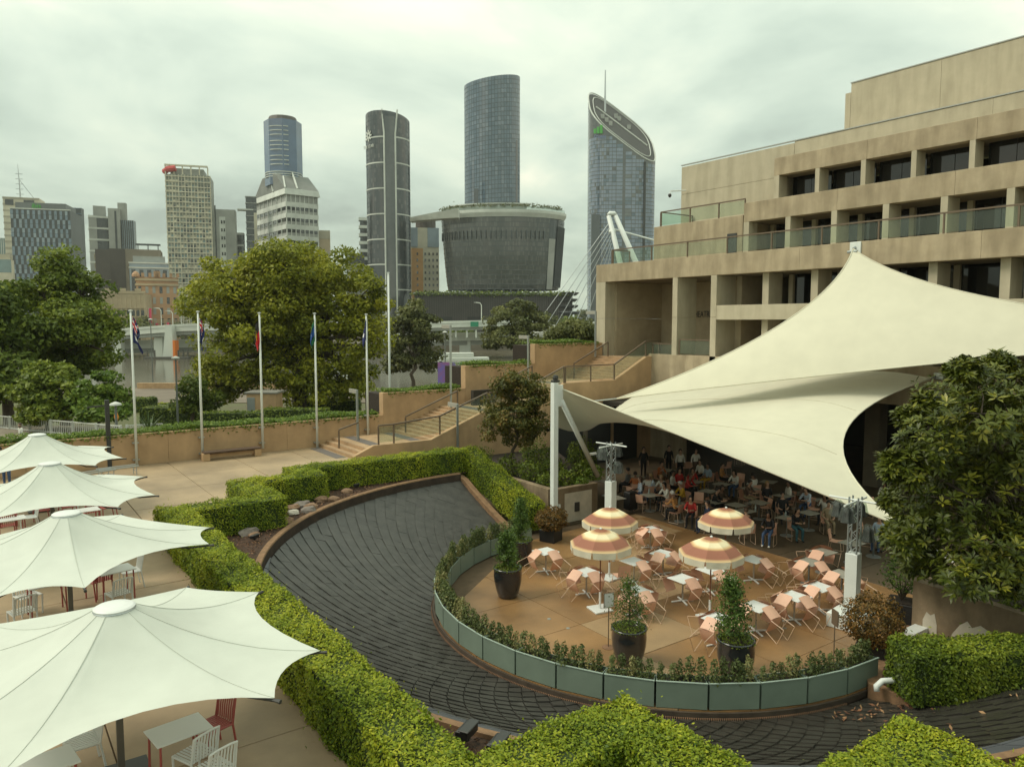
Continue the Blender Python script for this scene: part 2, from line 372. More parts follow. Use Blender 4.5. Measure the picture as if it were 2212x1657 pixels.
for j in range(6):
    for i in range(6):
        p = MB(); x0, y0 = 24.02+2.6*i, 8.7+2.62*j; p.bev(x0, x0+2.58, y0, y0+2.60, -0.1, 0.0, 0.008); p.build('paving_slab', MATS['undercroft_paving_shaded'], undercroft)
for (u,v) in [(1186,1337),(1227,1357),(1695,1357),(1325,1212)]:
    c = PZ(u,v,0.0); p = MB(); p.lathe([(0.055,0.002),(0.055,0.012),(0.035,0.016)], 12, c)
    tag(p.build('floor_light', STEEL), 'small round steel light set flush in the patio paving', 'floor light', 'in-ground lights of the patio')

# ================================================================== slate cascade
R0, R1 = 7.26, 12.03
def zcone(r): return -0.17 + 1.76*max(0,(r-R0)/(R1-R0))**1.4
A0, A1 = 90.0, 305.0
casc = thing('slate_cascade', (CX, CYY, -1.2), 'sunken fan of dark overlapping slate tiles curving round the patio', 'cascade')
b = MB(); n = 90
rs = [7.1]+[R0+(R1-R0)*i/10 for i in range(11)]
vs = []; fs = []
for i in range(n+1):
    a = R(A0+(A1-A0)*i/n)
    for r in rs: vs.append((CX+r*math.cos(a), CYY+r*math.sin(a), zcone(r)-0.05 if r > R0 else -0.24))
m_ = len(rs)
for i in range(n):
    for k2 in range(m_-1): fs.append((i*m_+k2, i*m_+k2+1, (i+1)*m_+k2+1, (i+1)*m_+k2))
b.add(vs, fs); b.build('bed', SLATE, casc, smooth=True)
NR, NA = 18, 120
tiles = []
DR = (R1-R0)/NR; DA = PI/NA
for k in range(NR+1):
    for i in range(int(NA*(A1-A0)/360)+2):
        am = R(A0)+2*DA*(i+0.5*(k%2))
        if am > R(A1): continue
        tiles.append((k, am))
def tile_geo(k, am):
    """rhombic slate: outer edges stand proud of the next course"""
    r = R0+DR*k; j1, j2 = rng.normal(0, 0.006, 2); g_ = 0.985
    def P(r_, a_, h): 
        a_ = max(a_, R(A0)); r_ = min(max(r_, R0-0.02), R1-0.01); return (CX+r_*math.cos(a_), CYY+r_*math.sin(a_), zcone(r_)+h)
    pts = [(r-DR*g_, am-0.10*DA, 0.0+j1), (r, am+DA*g_, 0.022+j2), (r+DR*g_, am+0.10*DA, 0.038+j1), (r, am-DA*g_, 0.014+j2)]
    return [P(a_,b_,h) for a_,b_,h in pts]+[P(a_,b_,-0.03) for a_,b_,h in pts]
TF = [(3,2,1,0),(0,1,5,4),(1,2,6,5),(2,3,7,6),(3,0,4,7)]
def tdist(t):
    rm = R0+DR*t[0]; am = t[1]; x, y = CX+rm*math.cos(am), CYY+rm*math.sin(am)
    return x*SY+y*CY - 0.0*x, x, y
def tvis(t):
    d, x, y = tdist(t); lat = CY*x-SY*y
    u = 1106+FOC*lat/d; v = 695+FOC*(CAMH-0.5)/d
    hid = (v > 1490 and u < 1250 and (v-1490) > (u-820)*0.36) or (v > 1500 and u > 1130 and (v-1497) > abs(u-1300)*0.47-10)
    return 0 < u < 2212 and v < 1657 and not hid
near = sorted([t for t in tiles if tvis(t)], key=lambda t: tdist(t)[0])[:300]
ns = set(near); rest = MB()
for t in tiles:
    vs = tile_geo(*t)
    a_ = t[1]
    wet = (R(225) < a_)
    if t in ns:
        p = MB(); p.add(vs, TF); p.build('slate_tile', SLATE2 if wet else SLATE, casc)
    else: rest.mi = 1 if wet else 0; rest.add(vs, TF)
stuff(rest.build('slate_tiling', [SLATE, SLATE2], casc))
NS = 46
def rslab(a_): return 12.02-0.62*min(1,max(0,(math.degrees(a_)-150)/35))
for i in range(NS):
    a0_, a1_ = R(A0+(A1-A0)*i/NS)+0.002, R(A0+(A1-A0)*(i+1)/NS)-0.002
    if rslab(a1_) > 11.96: continue
    p = MB()
    for (fa, fb) in ((0.0,0.18),(0.21,1.0)):
        v = []
        for f_ in (fa,fb):
            for a in (a0_, (a0_+a1_)/2, a1_): 
                ri = rslab(a); r = ri+(12.03-ri)*f_; v.append((CX+r*math.cos(a), CYY+r*math.sin(a), zcone(r)+0.075))
        v += [(x,y,z-0.10) for x,y,z in v]
        p.add(v, [(0,3,4,1),(1,4,5,2),(0,1,7,6),(1,2,8,7),(0,6,9,3),(5,11,8,2),(4,3,9,10),(5,4,10,11)])
    p.build('border_slab', SLAB, casc)
KERBIN = mat('dark_rusted_wall', (0.05,0.032,0.022), 0.85, 0.45, 2.5, 0.3, 30)
def ztopk(a_): k_ = min(1,max(0,(math.degrees(a_)-168)/30)); return 1.95+(zcone(12.03)+0.13-1.95)*k_
b = MB(); nk = 130; vk = []
for i in range(nk+1):
    a = R(A0+(A1-A0)*i/nk); zt_ = ztopk(a)
    for r,z in ((12.05,1.2),(12.05,zt_-0.05),(12.07,zt_-0.01),(12.24,zt_),(12.26,1.2)): vk.append((CX+r*math.cos(a),CYY+r*math.sin(a),z))
b.mi = 1; b.add(vk,[(i*5,(i+1)*5,(i+1)*5+1,i*5+1) for i in range(nk)]); b.mi = 0
b.add(vk,[(i*5+k,(i+1)*5+k,(i+1)*5+k+1,i*5+k+1) for i in range(nk) for k in (1,2,3)]); b.build('kerb', [BEDRIM, KERBIN], casc)
b = MB(); b.lathe([(7.10,-0.03),(7.20,-0.03),(7.20,-0.16),(7.16,-0.18),(7.16,-0.6)], 100, (CX,CYY,0), R(92), R(272)); b.build('patio_edge', mat('dark_edge_stone',(0.07,0.05,0.035),0.85,0.4,3),casc)
p = MB(); p.mi = 0
for i in range(10):
    r0_, r1_ = 7.25+0.505*i, 7.25+0.505*(i+1)
    z0_, z1_ = zcone(min(r0_,R1)), zcone(min(r1_,R1))
    p.add([(17.36,CYY+r0_,z0_-0.3),(17.62,CYY+r0_,z0_-0.3),(17.62,CYY+r0_,z0_+0.22),(17.36,CYY+r0_,z0_+0.22),
           (17.36,CYY+r1_,z1_-0.3),(17.62,CYY+r1_,z1_-0.3),(17.62,CYY+r1_,z1_+0.22),(17.36,CYY+r1_,z1_+0.22)],[(0,4,7,3),(3,7,6,2),(2,6,5,1),(0,3,2,1),(4,5,6,7)])
p.build('end_kerb', BEDRIM, casc)
# saw-toothed drip strip just under the planters
p = MB()
for i in range(420):
    a = R(100+160*i/420); r = 7.22
    x, y = CX+r*math.cos(a), CYY+r*math.sin(a); t = (-math.sin(a)*0.016, math.cos(a)*0.016); o_ = (math.cos(a)*0.05, math.sin(a)*0.05)
    p.add([(x-t[0],y-t[1],-0.13),(x+t[0],y+t[1],-0.13),(x+o_[0],y+o_[1],-0.19)], [(0,1,2)])
stuff(p.build('drip_teeth', RUST, casc))

# mulch bed between kerb and hedges
def clampbed(a):
    c_, s_ = math.cos(a), math.sin(a); t = 40
    if c_ < 0: t = min(t, (4.4-CX)/c_)
    if s_ > 0: t = min(t, (29.4-CYY)/s_)
    if s_ < 0: t = min(t, (2.6-CYY)/s_)
    return max(12.36, min(t, 19))
v = []; f = []
nseg = 110
for i in range(nseg+1):
    a = R(88+(302-88)*i/nseg)
    for k in range(5):
        r = 12.25+(clampbed(a)-12.25)*k/4; zi = ztopk(a)-0.08; v.append((CX+r*math.cos(a), CYY+r*math.sin(a), zi+(1.87-zi)*k/4+0.05*math.sin(i*1.7+k*2.1)*(0 < k < 4)))
for i in range(nseg):
    for k in range(4): f.append((i*5+k,i*5+k+1,(i+1)*5+k+1,(i+1)*5+k))
b = MB(); b.add(v,f); bed = struct(b.build('mulch_bed', MULCH, smooth=True))
# chips of bark over the mulch
n = 9000; a = rng.uniform(R(91), R(262), n); rr = 12.38+rng.uniform(0,1,n)**1.3*3.2
x = CX+rr*np.cos(a); y = CYY+rr*np.sin(a); ok = (x > 5.1)&(y < 28.8)&(y > 6)
C = np.c_[x,y,np.array([ztopk(a_)-0.03 for a_ in a])+(1.92-np.array([ztopk(a_)-0.03 for a_ in a]))*np.clip((rr-12.3)/3,0,1)+rng.uniform(-0.02,0.02,n)][ok]
V,F = leaf_quads(C, np.tile([0,0,1.],(len(C),1)), 0.075, 0.4, 0.5)
o = npmesh('bark_chips', V, F, leafmat('bark_chip', (0.03,0.014,0.007),(0.13,0.06,0.028),(0.32,0.17,0.09),0.0,0.9), tint=rng.uniform(0,1,len(F))**1.5); stuff(o)
tag(o, 'loose reddish bark chips scattered over the mulch', None)
def rock(c, s, label, m):
    b = MB(); n1_, n2_ = 8, 5; sd_ = rng.uniform(0.8,1.2,(n2_+1,n1_)); v = []
    for j in range(n2_+1):
        th = PI*j/n2_
        for i in range(n1_):
            ph = 2*PI*i/n1_; k_ = sd_[j][i] if 0 < j < n2_ else 1
            v.append((c[0]+s[0]*k_*math.sin(th)*math.cos(ph), c[1]+s[1]*k_*math.sin(th)*math.sin(ph), c[2]+s[2]*k_*math.cos(th)))
    f = [(j*n1_+i, (j+1)*n1_+i, (j+1)*n1_+(i+1)%n1_, j*n1_+(i+1)%n1_) for j in range(n2_) for i in range(n1_)]
    b.add(v,f); return tag(b.build('garden_rock', m), label, 'rock', 'rocks in the mulch bed')
ROCKM = [mat('rock_brown',(0.26,0.16,0.10),0.9,0.3,5,0.5,20), mat('rock_pale',(0.52,0.47,0.40),0.9,0.2,5,0.5,20), mat('rock_grey',(0.2,0.17,0.15),0.9,0.3,5,0.5,20)]
for i,(u,v_,s,mi) in enumerate([(632,1098,.30,0),(633,1107,.24,1),(655,1092,.36,2),(672,1095,.30,0),(667,1103,.3,2),(695,1079,.3,0),(722,1078,.24,0),(538,1151,.34,2),(549,1155,.2,0),(748,1061,.26,0),(616,1125,.28,0)]):
    c = PZ(u,v_,1.95); rock(c,(s,s*0.75,s*0.5), 'white-painted-looking pale rock among brown ones beside the slate bowl' if mi == 1 else 'rough brown rock lying in the mulch beside the slate bowl', ROCKM[mi])
def spot(u,v_,z,s,label):
    c = PZ(u,v_,z); t = thing('garden_spotlight', c, label, 'spotlight', 'spotlights of the mulch bed', rz=R(30))
    b = MB(); b.bev(-s,s,-s*0.55,s*0.55,s*0.35,s*1.25,s*0.15); b.build('housing', BLACK, t, local=True)
    b = MB(); b.bev(-s*1.1,s*1.1,-s*0.7,s*0.2,s*1.22,s*1.36,0.01); b.build('hood', DARK, t, local=True)
    b = MB(); b.lathe([(s*0.3,0),(s*0.3,0.02),(s*0.1,0.03),(s*0.1,s*0.4)],8); b.build('stake', DARK, t, local=True)
spot(550,1166,1.93,0.13,'black garden spotlight near the hedge corner'); spot(770,1053,1.93,0.12,'black garden spotlight beside the far curve of the kerb')
spot(612,1112,1.93,0.10,'small black spotlight beside the pale rock'); spot(1008,1598,1.75,0.2,'large black floodlight in the bed below the slate border'); spot(1075,1627,1.75,0.2,'second black floodlight half hidden by the clipped hedge')

# ================================================================== hedges
def hedge(name, segs, label, dens=420, size=0.075, lm=LF_HEDGE, group='clipped hedges round the slate cascade', cat='hedge'):
    """segs: (x0,x1,y0,y1,zb0,zt0,zb1,zt1) boxes whose heights run along the longer side"""
    x0 = min(s[0] for s in segs); y0 = min(s[2] for s in segs); zb = min(min(s[4],s[6]) for s in segs)
    t = thing(name, (sum(s[0]+s[1] for s in segs)/2/len(segs), sum(s[2]+s[3] for s in segs)/2/len(segs), zb), label, cat, group)
    core = MB(); Cs = []; Ns = []; bright = []
    for (x0,x1,y0,y1,b0,t0,b1,t1) in segs:
        i = 0.05; alongy = (y1-y0) > (x1-x0)
        def zt(x,y): s_ = ((y-y0)/(y1-y0) if alongy else (x-x0)/(x1-x0)); return t0+(t1-t0)*s_
        def zbm(x,y): s_ = ((y-y0)/(y1-y0) if alongy else (x-x0)/(x1-x0)); return b0+(b1-b0)*s_
        P = [(x0+i,y0+i),(x1-i,y0+i),(x1-i,y1-i),(x0+i,y1-i)]
        core.add([(*p,zbm(*p)) for p in P]+[(*p,zt(*p)-i) for p in P], [(0,3,2,1),(4,5,6,7),(0,1,5,4),(1,2,6,5),(2,3,7,6),(3,0,4,7)])
        def surf(area, fn, nrm, br):
            n = int(area*dens); p = fn(rng.uniform(0,1,n), rng.uniform(0,1,n)); 
            wob = 0.035*np.sin(p[:,0]*3.1+p[:,1]*2.3)+0.03*np.sin(p[:,0]*7.7-p[:,1]*6.1+p[:,2]*5)+rng.normal(0,0.028,n)+np.where(rng.uniform(0,1,n) < 0.025, rng.exponential(0.07,n), 0)
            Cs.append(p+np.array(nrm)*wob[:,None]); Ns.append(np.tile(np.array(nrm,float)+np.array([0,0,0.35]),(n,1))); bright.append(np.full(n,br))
        lx, ly, h = x1-x0, y1-y0, max(t0-b0, t1-b1)
        vz = np.vectorize(zt); vb = np.vectorize(zbm)
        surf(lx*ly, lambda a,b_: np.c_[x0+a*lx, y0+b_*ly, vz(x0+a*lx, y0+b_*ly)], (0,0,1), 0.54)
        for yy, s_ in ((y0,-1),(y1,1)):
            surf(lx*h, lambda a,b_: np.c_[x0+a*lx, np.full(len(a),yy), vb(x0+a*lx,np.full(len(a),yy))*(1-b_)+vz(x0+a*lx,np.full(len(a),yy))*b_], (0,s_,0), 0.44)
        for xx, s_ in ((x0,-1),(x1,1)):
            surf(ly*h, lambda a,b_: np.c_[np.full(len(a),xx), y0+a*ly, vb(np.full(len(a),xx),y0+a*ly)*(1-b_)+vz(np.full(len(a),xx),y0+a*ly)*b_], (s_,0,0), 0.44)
    C = np.concatenate(Cs); Nn = np.concatenate(Ns); br = np.concatenate(bright)
    # drop leaves buried inside another segment
    keep = np.ones(len(C), bool)
    for (x0,x1,y0,y1,b0,t0,b1,t1) in segs:
        if t0 != t1: continue
        keep &= ~((C[:,0] > x0+0.12)&(C[:,0] < x1-0.12)&(C[:,1] > y0+0.12)&(C[:,1] < y1-0.12)&(C[:,2] < max(t0,t1)-0.15))
    C, Nn, br = C[keep], Nn[keep], br[keep]
    core.build('twig_core', mat('hedge_core', (0.028,0.045,0.006), 0.95), t)
    # new growth is yellower and sits on the clipped top; top light and side shade are also put into the tint
    clump = 0.16*np.sin(C[:,0]*2.3+1.1)*np.sin(C[:,1]*1.9)+0.10*np.sin(C[:,0]*0.9+C[:,1]*0.7)+0.08*np.sin(C[:,0]*9)*np.sin(C[:,1]*8+C[:,2]*7)
    V,F = leaf_quads(C, Nn, size, 0.55, 0.55)
    stuff(npmesh('foliage', V, F, lm, t, tint=np.clip(br+clump+rng.normal(0,0.17,len(C)),0,1)))
    return t
HT = 2.88; HB = PZ0-0.05
hedge('clipped_hedge', [(4.3,5.22,8.2,25.3,HB,HT,HB,HT)], 'long straight clipped hedge between the white umbrellas and the slate bowl', 1700, 0.058)
hedge('clipped_hedge', [(5.22,8.15,24.3,25.3,HB,HT,HB,HT),(7.2,8.15,25.3,28.2,HB,HT,HB,HT),(8.15,10.7,27.2,28.2,HB,HT,HB,HT),(9.75,10.7,28.2,29.6,HB,HT,HB,HT),(10.7,18.0,28.65,29.6,HB,HT,HB,HT)], 'clipped hedge stepping in right angles below the bench and stairs', 1000, 0.065)
hedge('clipped_hedge', [(17.9,18.95,24.2,29.6,0.1,1.15,1.75,2.85)], 'clipped hedge sloping down beside the end of the slate bowl to the pots', 1000, 0.068)
hedge('clipped_hedge', [(4.3,8.0,7.2,8.2,HB,HT,HB,HT),(7.0,8.0,4.3,7.2,HB,HT,HB,HT),(8.0,10.9,4.3,5.3,HB,HT,HB,HT),(9.95,10.9,2.9,4.3,HB,HT,HB,HT),(10.9,15.5,2.9,3.85,HB,HT,HB,HT)], 'bright clipped hedge zigzagging in front of the dark slate channel', 2300, 0.056)
# hedge bed right of the patio
b = MB(); BP = [(16.75,9.0),(16.8,8.3),(17.15,7.4),(17.9,6.75),(18.9,6.4),(20.6,6.2),(23,6.2),(23,10.3),(20.6,10.3),(17.6,9.6)]
b.prism(BP[::1], -0.6, 0.20); hb = tag(b.build('hedge_bed', BEDRIM), 'low curved kerbed bed under the dark green hedge', 'garden bed')
b = MB(); b.prism([(16.95,8.8),(17.0,8.3),(17.3,7.55),(18.0,6.95),(19.0,6.6),(20.6,6.4),(20.4,9.0),(17.8,9.2)], 0.201, 0.235); b.build('mulch', MULCH, hb)
def rot_hedge():
    c = Vector((17.05,8.75,0.2)); ang = math.atan2(-1.72,2.7)
    t = hedge('clipped_hedge', [(0,4.2,-1.05,0,0,1.15,0,1.15)], 'dark green boxy hedge behind the white drain pipe', 1100, 0.08, LF_MAGH)
    t.location = c; t.rotation_euler = (0,0,ang)
    for ch in kids(t):
        ch.location = Vector(ch.location) + Vector((2.1,-0.525,0))
LF_MAGH = leafmat('dark_hedge_leaf', (0.04,0.07,0.006), (0.13,0.18,0.014), (0.30,0.33,0.03), 0.28)
rot_hedge()
# white drain pipe
p0 = PZ(1990,1467,0.4); p1 = PZ(1915,1470,0.42); p2 = PZ(1893,1482,0.3)
b = MB(); b.tube([p0, p1, p1*0.6+p2*0.4+Vector((0,0,0.05)), p2, p2+Vector((-0.02,-0.03,-0.1))], 0.07, 10); pipe = tag(b.build('drain_pipe', WHITE, smooth=True), 'white elbow drain pipe spilling into the slate channel', 'pipe')
# fallen leaves in the channel
n = 230; a = rng.uniform(R(252), R(290), n); rr = 7.5+rng.exponential(0.7,n); x = CX+rr*np.cos(a); y = CYY+rr*np.sin(a); ok = rr < 11.3
C = np.c_[x,y,[zcone(r)+0.05 for r in rr]][ok]; V,F = leaf_quads(C, np.tile([0,0,1.],(len(C),1)), 0.13, 0.4, 0.35)
o = npmesh('fallen_leaves', V, F, leafmat('fallen_leaf',(0.08,0.035,0.02),(0.20,0.09,0.045),(0.36,0.22,0.11),0.05,0.8), tint=rng.uniform(0,1,len(F))); stuff(o); tag(o,'dry brown leaves fallen on the slate channel',None)

# ================================================================== walls and stairs
WY = 38.8
FW = [(-14.5,18.66,3.42,-3),(18.66,24.17,4.66,-3),(24.17,29.49,6.02,-3),(29.49,35.4,7.25,-3)]
labels = ['long tan retaining wall behind the flagpoles and bench','tan wall block beside the first long stair flight','tan wall block topped with creeper halfway up the stairs','tan wall block at the top of the stairs beside the theatre']
for i,(x0,x1,zt,zb) in enumerate(FW):
    t = thing('retaining_wall', ((x0+x1)/2, WY+0.25, zb), labels[i], 'wall', 'tan retaining walls along the stairs')
    xs = [x0]+[x for x in (1.5,7.3,13.1) if x0<x<x1]+[x1]
    for k in range(len(xs)-1):
        p = MB(); p.bev(xs[k]+0.006, xs[k+1]-0.006, WY, WY+0.5, zb, zt, 0.012); p.build('wall_panel', TAN, t)
    p = MB(); p.box(x0+0.1, x1-0.1, WY+0.5, WY+2.6, zb, zt-0.12); p.build('planter_fill', SOIL, t)
    # creeper spilling over the top
    n = int((x1-x0)*620); C = np.c_[rng.uniform(x0+0.2,x1-0.2,n), WY+0.15+rng.exponential(0.5,n), np.zeros(n)]
    amp = 0.5+0.5*np.sin(C[:,0]*1.3)*np.sin(C[:,0]*0.47+1)
    if i == 0: amp = np.where((C[:,0] > 12.6)&(C[:,0] < 13.7), 0.1, amp)
    C[:,2] = zt+rng.uniform(-0.02,0.26,n)*(0.35+amp)*np.exp(-((C[:,1]-WY-0.9)/1.0)**2)
    ok = (C[:,1] < WY+2.5)
    h = int(n*0.06); Hc = np.c_[rng.uniform(x0+0.3,x1-0.3,h), np.full(h,WY-0.03), zt-rng.exponential(0.07,h)]
    C = np.concatenate([C[ok],Hc]); V,F = leaf_quads(C, np.tile([0,-0.3,1.],(len(C),1)), 0.15, 0.4, 0.6)
    stuff(npmesh('creeper', V, F, LF_CREEP, t, tint=np.clip(rng.normal(0.5,0.22,len(F)),0,1)))
SY0, SY1 = 34.5, 38.79
st = thing('stairs', (25, 36.6, PZ0), 'wide tan stone stairs climbing in flights to the theatre', 'stairs')
LZ = [(14.85,PZ0,2.4,3,0.36),(19.2,2.4,3.7,10,0.345),(25.2,3.7,4.95,9,0.345),(32.3,4.95,6.35,9,0.31)]
xe = 14.85; STEPM = mat('stair_stone', (0.40,0.26,0.145), 0.75, 0.2, 1.5, 0.3, 60); TACT = mat('dark_tactile', (0.13,0.11,0.10), 0.8)
for k,(xs_,z0,z1,nr,td) in enumerate(LZ):
    rise = (z1-z0)/nr
    for i in range(nr):
        p = MB(); x0 = xs_+i*td; x1 = xs_+(i+1)*td if i < nr-1 else (LZ[k+1][0] if k < 3 else 36.6)
        p.bev(x0, x1-0.001, SY0, SY1, -2.9 if i else -2.9, z0+rise*(i+1), 0.012); sp_ = p.build('step', STEPM, st)
        p = MB(); p.box(x0+0.01, x0+0.045, SY0+0.1, SY1-0.1, z0+rise*(i+1)-0.002, z0+rise*(i+1)+0.004); p.build('nosing', mat('nosing', (0.20,0.13,0.075), 0.8), sp_)
for x0,x1,z in ((14.2,14.75,PZ0),(16.1,16.7,2.4),(18.5,19.1,2.4),(22.9,23.5,3.7),(24.5,25.1,3.7),(28.4,29.0,4.95)):
    p = MB(); p.box(x0,x1,SY0+0.4,SY1-0.3,z+0.004,z+0.010); p.build('tactile_strip', TACT, st)
# near stringer wall
def stair_z(x):
    z = PZ0
    for (xs_,z0,z1,nr,td) in LZ:
        if x >= xs_+nr*td: z = z1
        elif x > xs_: z = z0+(z1-z0)*(x-xs_)/(nr*td)
    return z
pts = [14.85,15.93,19.2,22.65,25.2,28.3,32.3,35.09,36.4]
t = thing('stair_side_wall', (26, 34.2, -3), 'tan sloping side wall under the glass stair balustrade', 'wall')
for k in range(len(pts)-1):
    a_, b_ = pts[k], pts[k+1]; za, zb_ = stair_z(a_+1e-6)+0.12, stair_z(b_-1e-6)+0.12
    p = MB(); y0, y1 = 34.22, 34.48
    p.add([(a_,y0,-3),(b_,y0,-3),(b_,y1,-3),(a_,y1,-3),(a_,y0,za),(b_,y0,zb_),(b_,y1,zb_),(a_,y1,za)], [(0,3,2,1),(4,5,6,7),(0,1,5,4),(1,2,6,5),(2,3,7,6),(3,0,4,7)])
    p.build('wall_panel', TAN, t)
def balustrade(pts, label, glass=True, group='bronze stair rails', post_every=None, gap=0.10):
    """pts: [(x,y,zfloor)] ; posts at every point, a rail on top and a pane between"""
    t = thing('balustrade' if glass else 'handrail', Vector(pts[0]), label, 'balustrade' if glass else 'handrail', group)
    for p_ in pts:
        b = MB(); x,y,z = p_; b.box(x-0.035,x+0.035,y-0.035,y+0.035,z-0.05,z+0.93); b.build('post', BRONZE, t)
    for i in range(len(pts)-1):
        a_, c_ = Vector(pts[i]), Vector(pts[i+1]); b = MB(); b.bar(a_+Vector((0,0,0.97)), c_+Vector((0,0,0.97)), 0.09, 0.07); b.build('rail', BRONZE, t)
        if glass:
            d_ = (c_-a_).normalized()*0.06; b = MB(); nn = Vector((-(c_-a_).y,(c_-a_).x,0)).normalized()*0.006
            q0,q1 = a_+d_+Vector((0,0,gap)), c_-d_+Vector((0,0,gap)); q2,q3 = c_-d_+Vector((0,0,0.90)), a_+d_+Vector((0,0,0.90))
            b.add([q0-nn,q1-nn,q2-nn,q3-nn,q0+nn,q1+nn,q2+nn,q3+nn],[(0,1,2,3),(7,6,5,4),(0,4,5,1),(3,2,6,7)]); b.build('glass_pane', GLASSB, t)
    return t
yN = 34.36
zs = lambda x: stair_z(x)+0.12
balustrade([(x,yN,(zs(x+1e-6) if x != 35.09 else 6.47)) for x in (16.25,17.1,19.2+0.6,22.85)], 'glass stair balustrade beside the lower landing and flight')
balustrade([(22.95,yN,3.82),(25.2,yN,3.82),(28.3,yN,5.07)], 'glass stair balustrade hidden partly behind the small tree')
balustrade([(28.4,yN,5.07),(30.4,yN,5.07),(32.35,yN,5.07),(35.09,yN,6.47),(36.3,yN,6.47)], 'glass stair balustrade rising to the theatre terrace')
for (xa,za,xb,zb_,yy,lab) in [(15.2,2.1,16.3,2.4,36.9,'short bronze handrail on the bottom three steps'),(19.3,2.45,22.7,3.7,37.3,'long bronze handrail up the middle of the second flight'),(25.4,3.85,28.3,4.95,37.5,'bronze handrail on the flight behind the small tree'),(31.9,5.0,34.9,6.35,37.7,'bronze handrail on the top flight below the theatre')]:
    balustrade([(xa,yy,za),(xb,yy,zb_)], lab, False)
# slim stair lamps: post with a flat plate arm
def stair_lamp(x,y,z,h,label,arm=-1):
    t = thing('stair_lamp', (x,y,z), label, 'lamp post', 'slim stair lamps')
    b = MB(); b.bev(-0.05,0.05,-0.04,0.04,0,h,0.01); b.build('post', STEEL, t, local=True)
    b = MB(); b.bev(-0.04,0.04,0.0,0.95,h-0.22,h,0.01) ; b.build('lamp_box', mat('lamp_box',(0.30,0.29,0.25),0.6), t, local=True)
def lampat(u, vt, y, z, label):
    p = PY(u,vt,y); stair_lamp(p.x,y,z,p.z-z,label)
lampat(771,842,36.9,2.4,'slim steel lamp post on the lowest stair landing'); lampat(973,702,37.3,3.7,'tall slim lamp post at the second landing')
lampat(1141,725,37.5,4.95,'slim lamp post standing above the middle of the stairs'); lampat(988,872,34.1,1.95,'slim steel post in front of the glass balustrade'); lampat(1287,672,37.7,6.35,'slim lamp post at the top of the stairs')
# bench along the wall
t = thing('bench', (10.1,38.1,PZ0), 'long dark timber bench on stone ends against the tan wall', 'bench')
for x in (8.82,11.3): b = MB(); b.bev(x-0.16,x+0.16,37.86,38.34,PZ0,PZ0+0.36,0.01); b.build('stone_end', TAN, t)
for i in range(3): b = MB(); b.bev(8.72,11.44,37.84+i*0.175,38.0+i*0.175,PZ0+0.362,PZ0+0.44,0.008); b.build('slat', TIMBER, t)
b = MB(); b.box(8.98,11.14,38.05,38.25,PZ0+0.12,PZ0+0.3); b.build('rear_beam', TAN, t)
# ================================================================== theatre building
FX = 35.5
th = thing('theatre_building', (42, 25, -1), 'stepped pale concrete theatre with deep columns, terraces and dark windows', 'building')
def part(name, m, *boxes, bev=0.0, par=None):
    p = MB()
    for bx_ in boxes:
        p.bev(*bx_, bev) if bev else p.box(*bx_)
    return p.build(name, m, par or th)
YE = -6
# terrace 1 fascia in cast panels
ys = [39.63,38.55,32.6,23.7,14.9,6,YE]
for i in range(len(ys)-1): part('fascia_panel', STONE2, (FX,FX+0.5,ys[i+1]+0.006,ys[i]-0.006,11.42,12.62), bev=0.012)
part('terrace_slab', STONE, (FX+0.5,48,YE,39.6,11.55,12.3))
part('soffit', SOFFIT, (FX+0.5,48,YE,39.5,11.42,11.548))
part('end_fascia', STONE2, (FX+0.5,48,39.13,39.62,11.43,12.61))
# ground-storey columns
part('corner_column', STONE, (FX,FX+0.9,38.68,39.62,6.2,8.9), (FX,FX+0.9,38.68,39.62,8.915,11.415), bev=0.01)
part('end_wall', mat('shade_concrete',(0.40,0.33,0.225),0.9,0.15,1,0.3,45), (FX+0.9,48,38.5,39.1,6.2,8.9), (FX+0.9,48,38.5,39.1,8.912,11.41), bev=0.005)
for y0,y1 in ((32.12,32.52),(29.1,29.52)):
    part('column', STONE, (FX,FX+1.75,y0,y1,4.9,8.95), (FX,FX+1.75,y0,y1,8.965,11.415), bev=0.01)
for y in (25.9,22.9,19.9,16.9,13.9,10.9,7.9):
    part('column', STONE, (FX+0.5,FX+1.75,y,y+0.4,4.9,11.415), bev=0.01)
part('balcony_beam', STONE, (FX-0.003,FX+0.4,6,29.08,8.81,9.65), bev=0.01)
part('balcony_floor', STONE, (FX+0.4,41,6,29.08,8.9,9.2))
part('back_wall', MATS['shade_concrete'], (40.9,41.3,29.0,38.5,6.2,11.41))
part('inner_side_wall', MATS['shade_concrete'], (37.3,48,28.7,29.05,6.2,11.41))
for y in (26.0,23.0,20.0,17.0,14.0,11.0,8.0):
    for z0,z1 in ((9.25,11.4),(6.4,8.8)): part('window', WINDOW, (38.6,38.66,y-2.72,y+0.0,z0,z1))
    part('mullion', STONE, (38.4,38.7,y+0.0,y+0.28,6.3,11.4))
part('added_shade_slab', INNER, (31.2,35.48,28.4,34.1,3.6,3.85))  # mostly unseen slab, added to keep light out of the dining hall
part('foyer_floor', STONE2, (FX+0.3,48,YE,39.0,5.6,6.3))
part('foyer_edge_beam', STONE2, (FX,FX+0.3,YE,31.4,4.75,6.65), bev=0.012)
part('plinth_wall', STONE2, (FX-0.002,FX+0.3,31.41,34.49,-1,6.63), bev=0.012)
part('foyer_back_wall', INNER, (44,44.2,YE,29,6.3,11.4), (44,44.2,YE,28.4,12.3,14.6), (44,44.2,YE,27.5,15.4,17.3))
part('foyer_edge_return', STONE2, (FX,FX+0.3,34.5,39.6,-1,6.34))
balustrade([(FX+0.15,32.0,6.62),(FX+0.15,29.6,6.62)], 'short glass balustrade between the theatre columns', group='glass balustrades of the theatre')
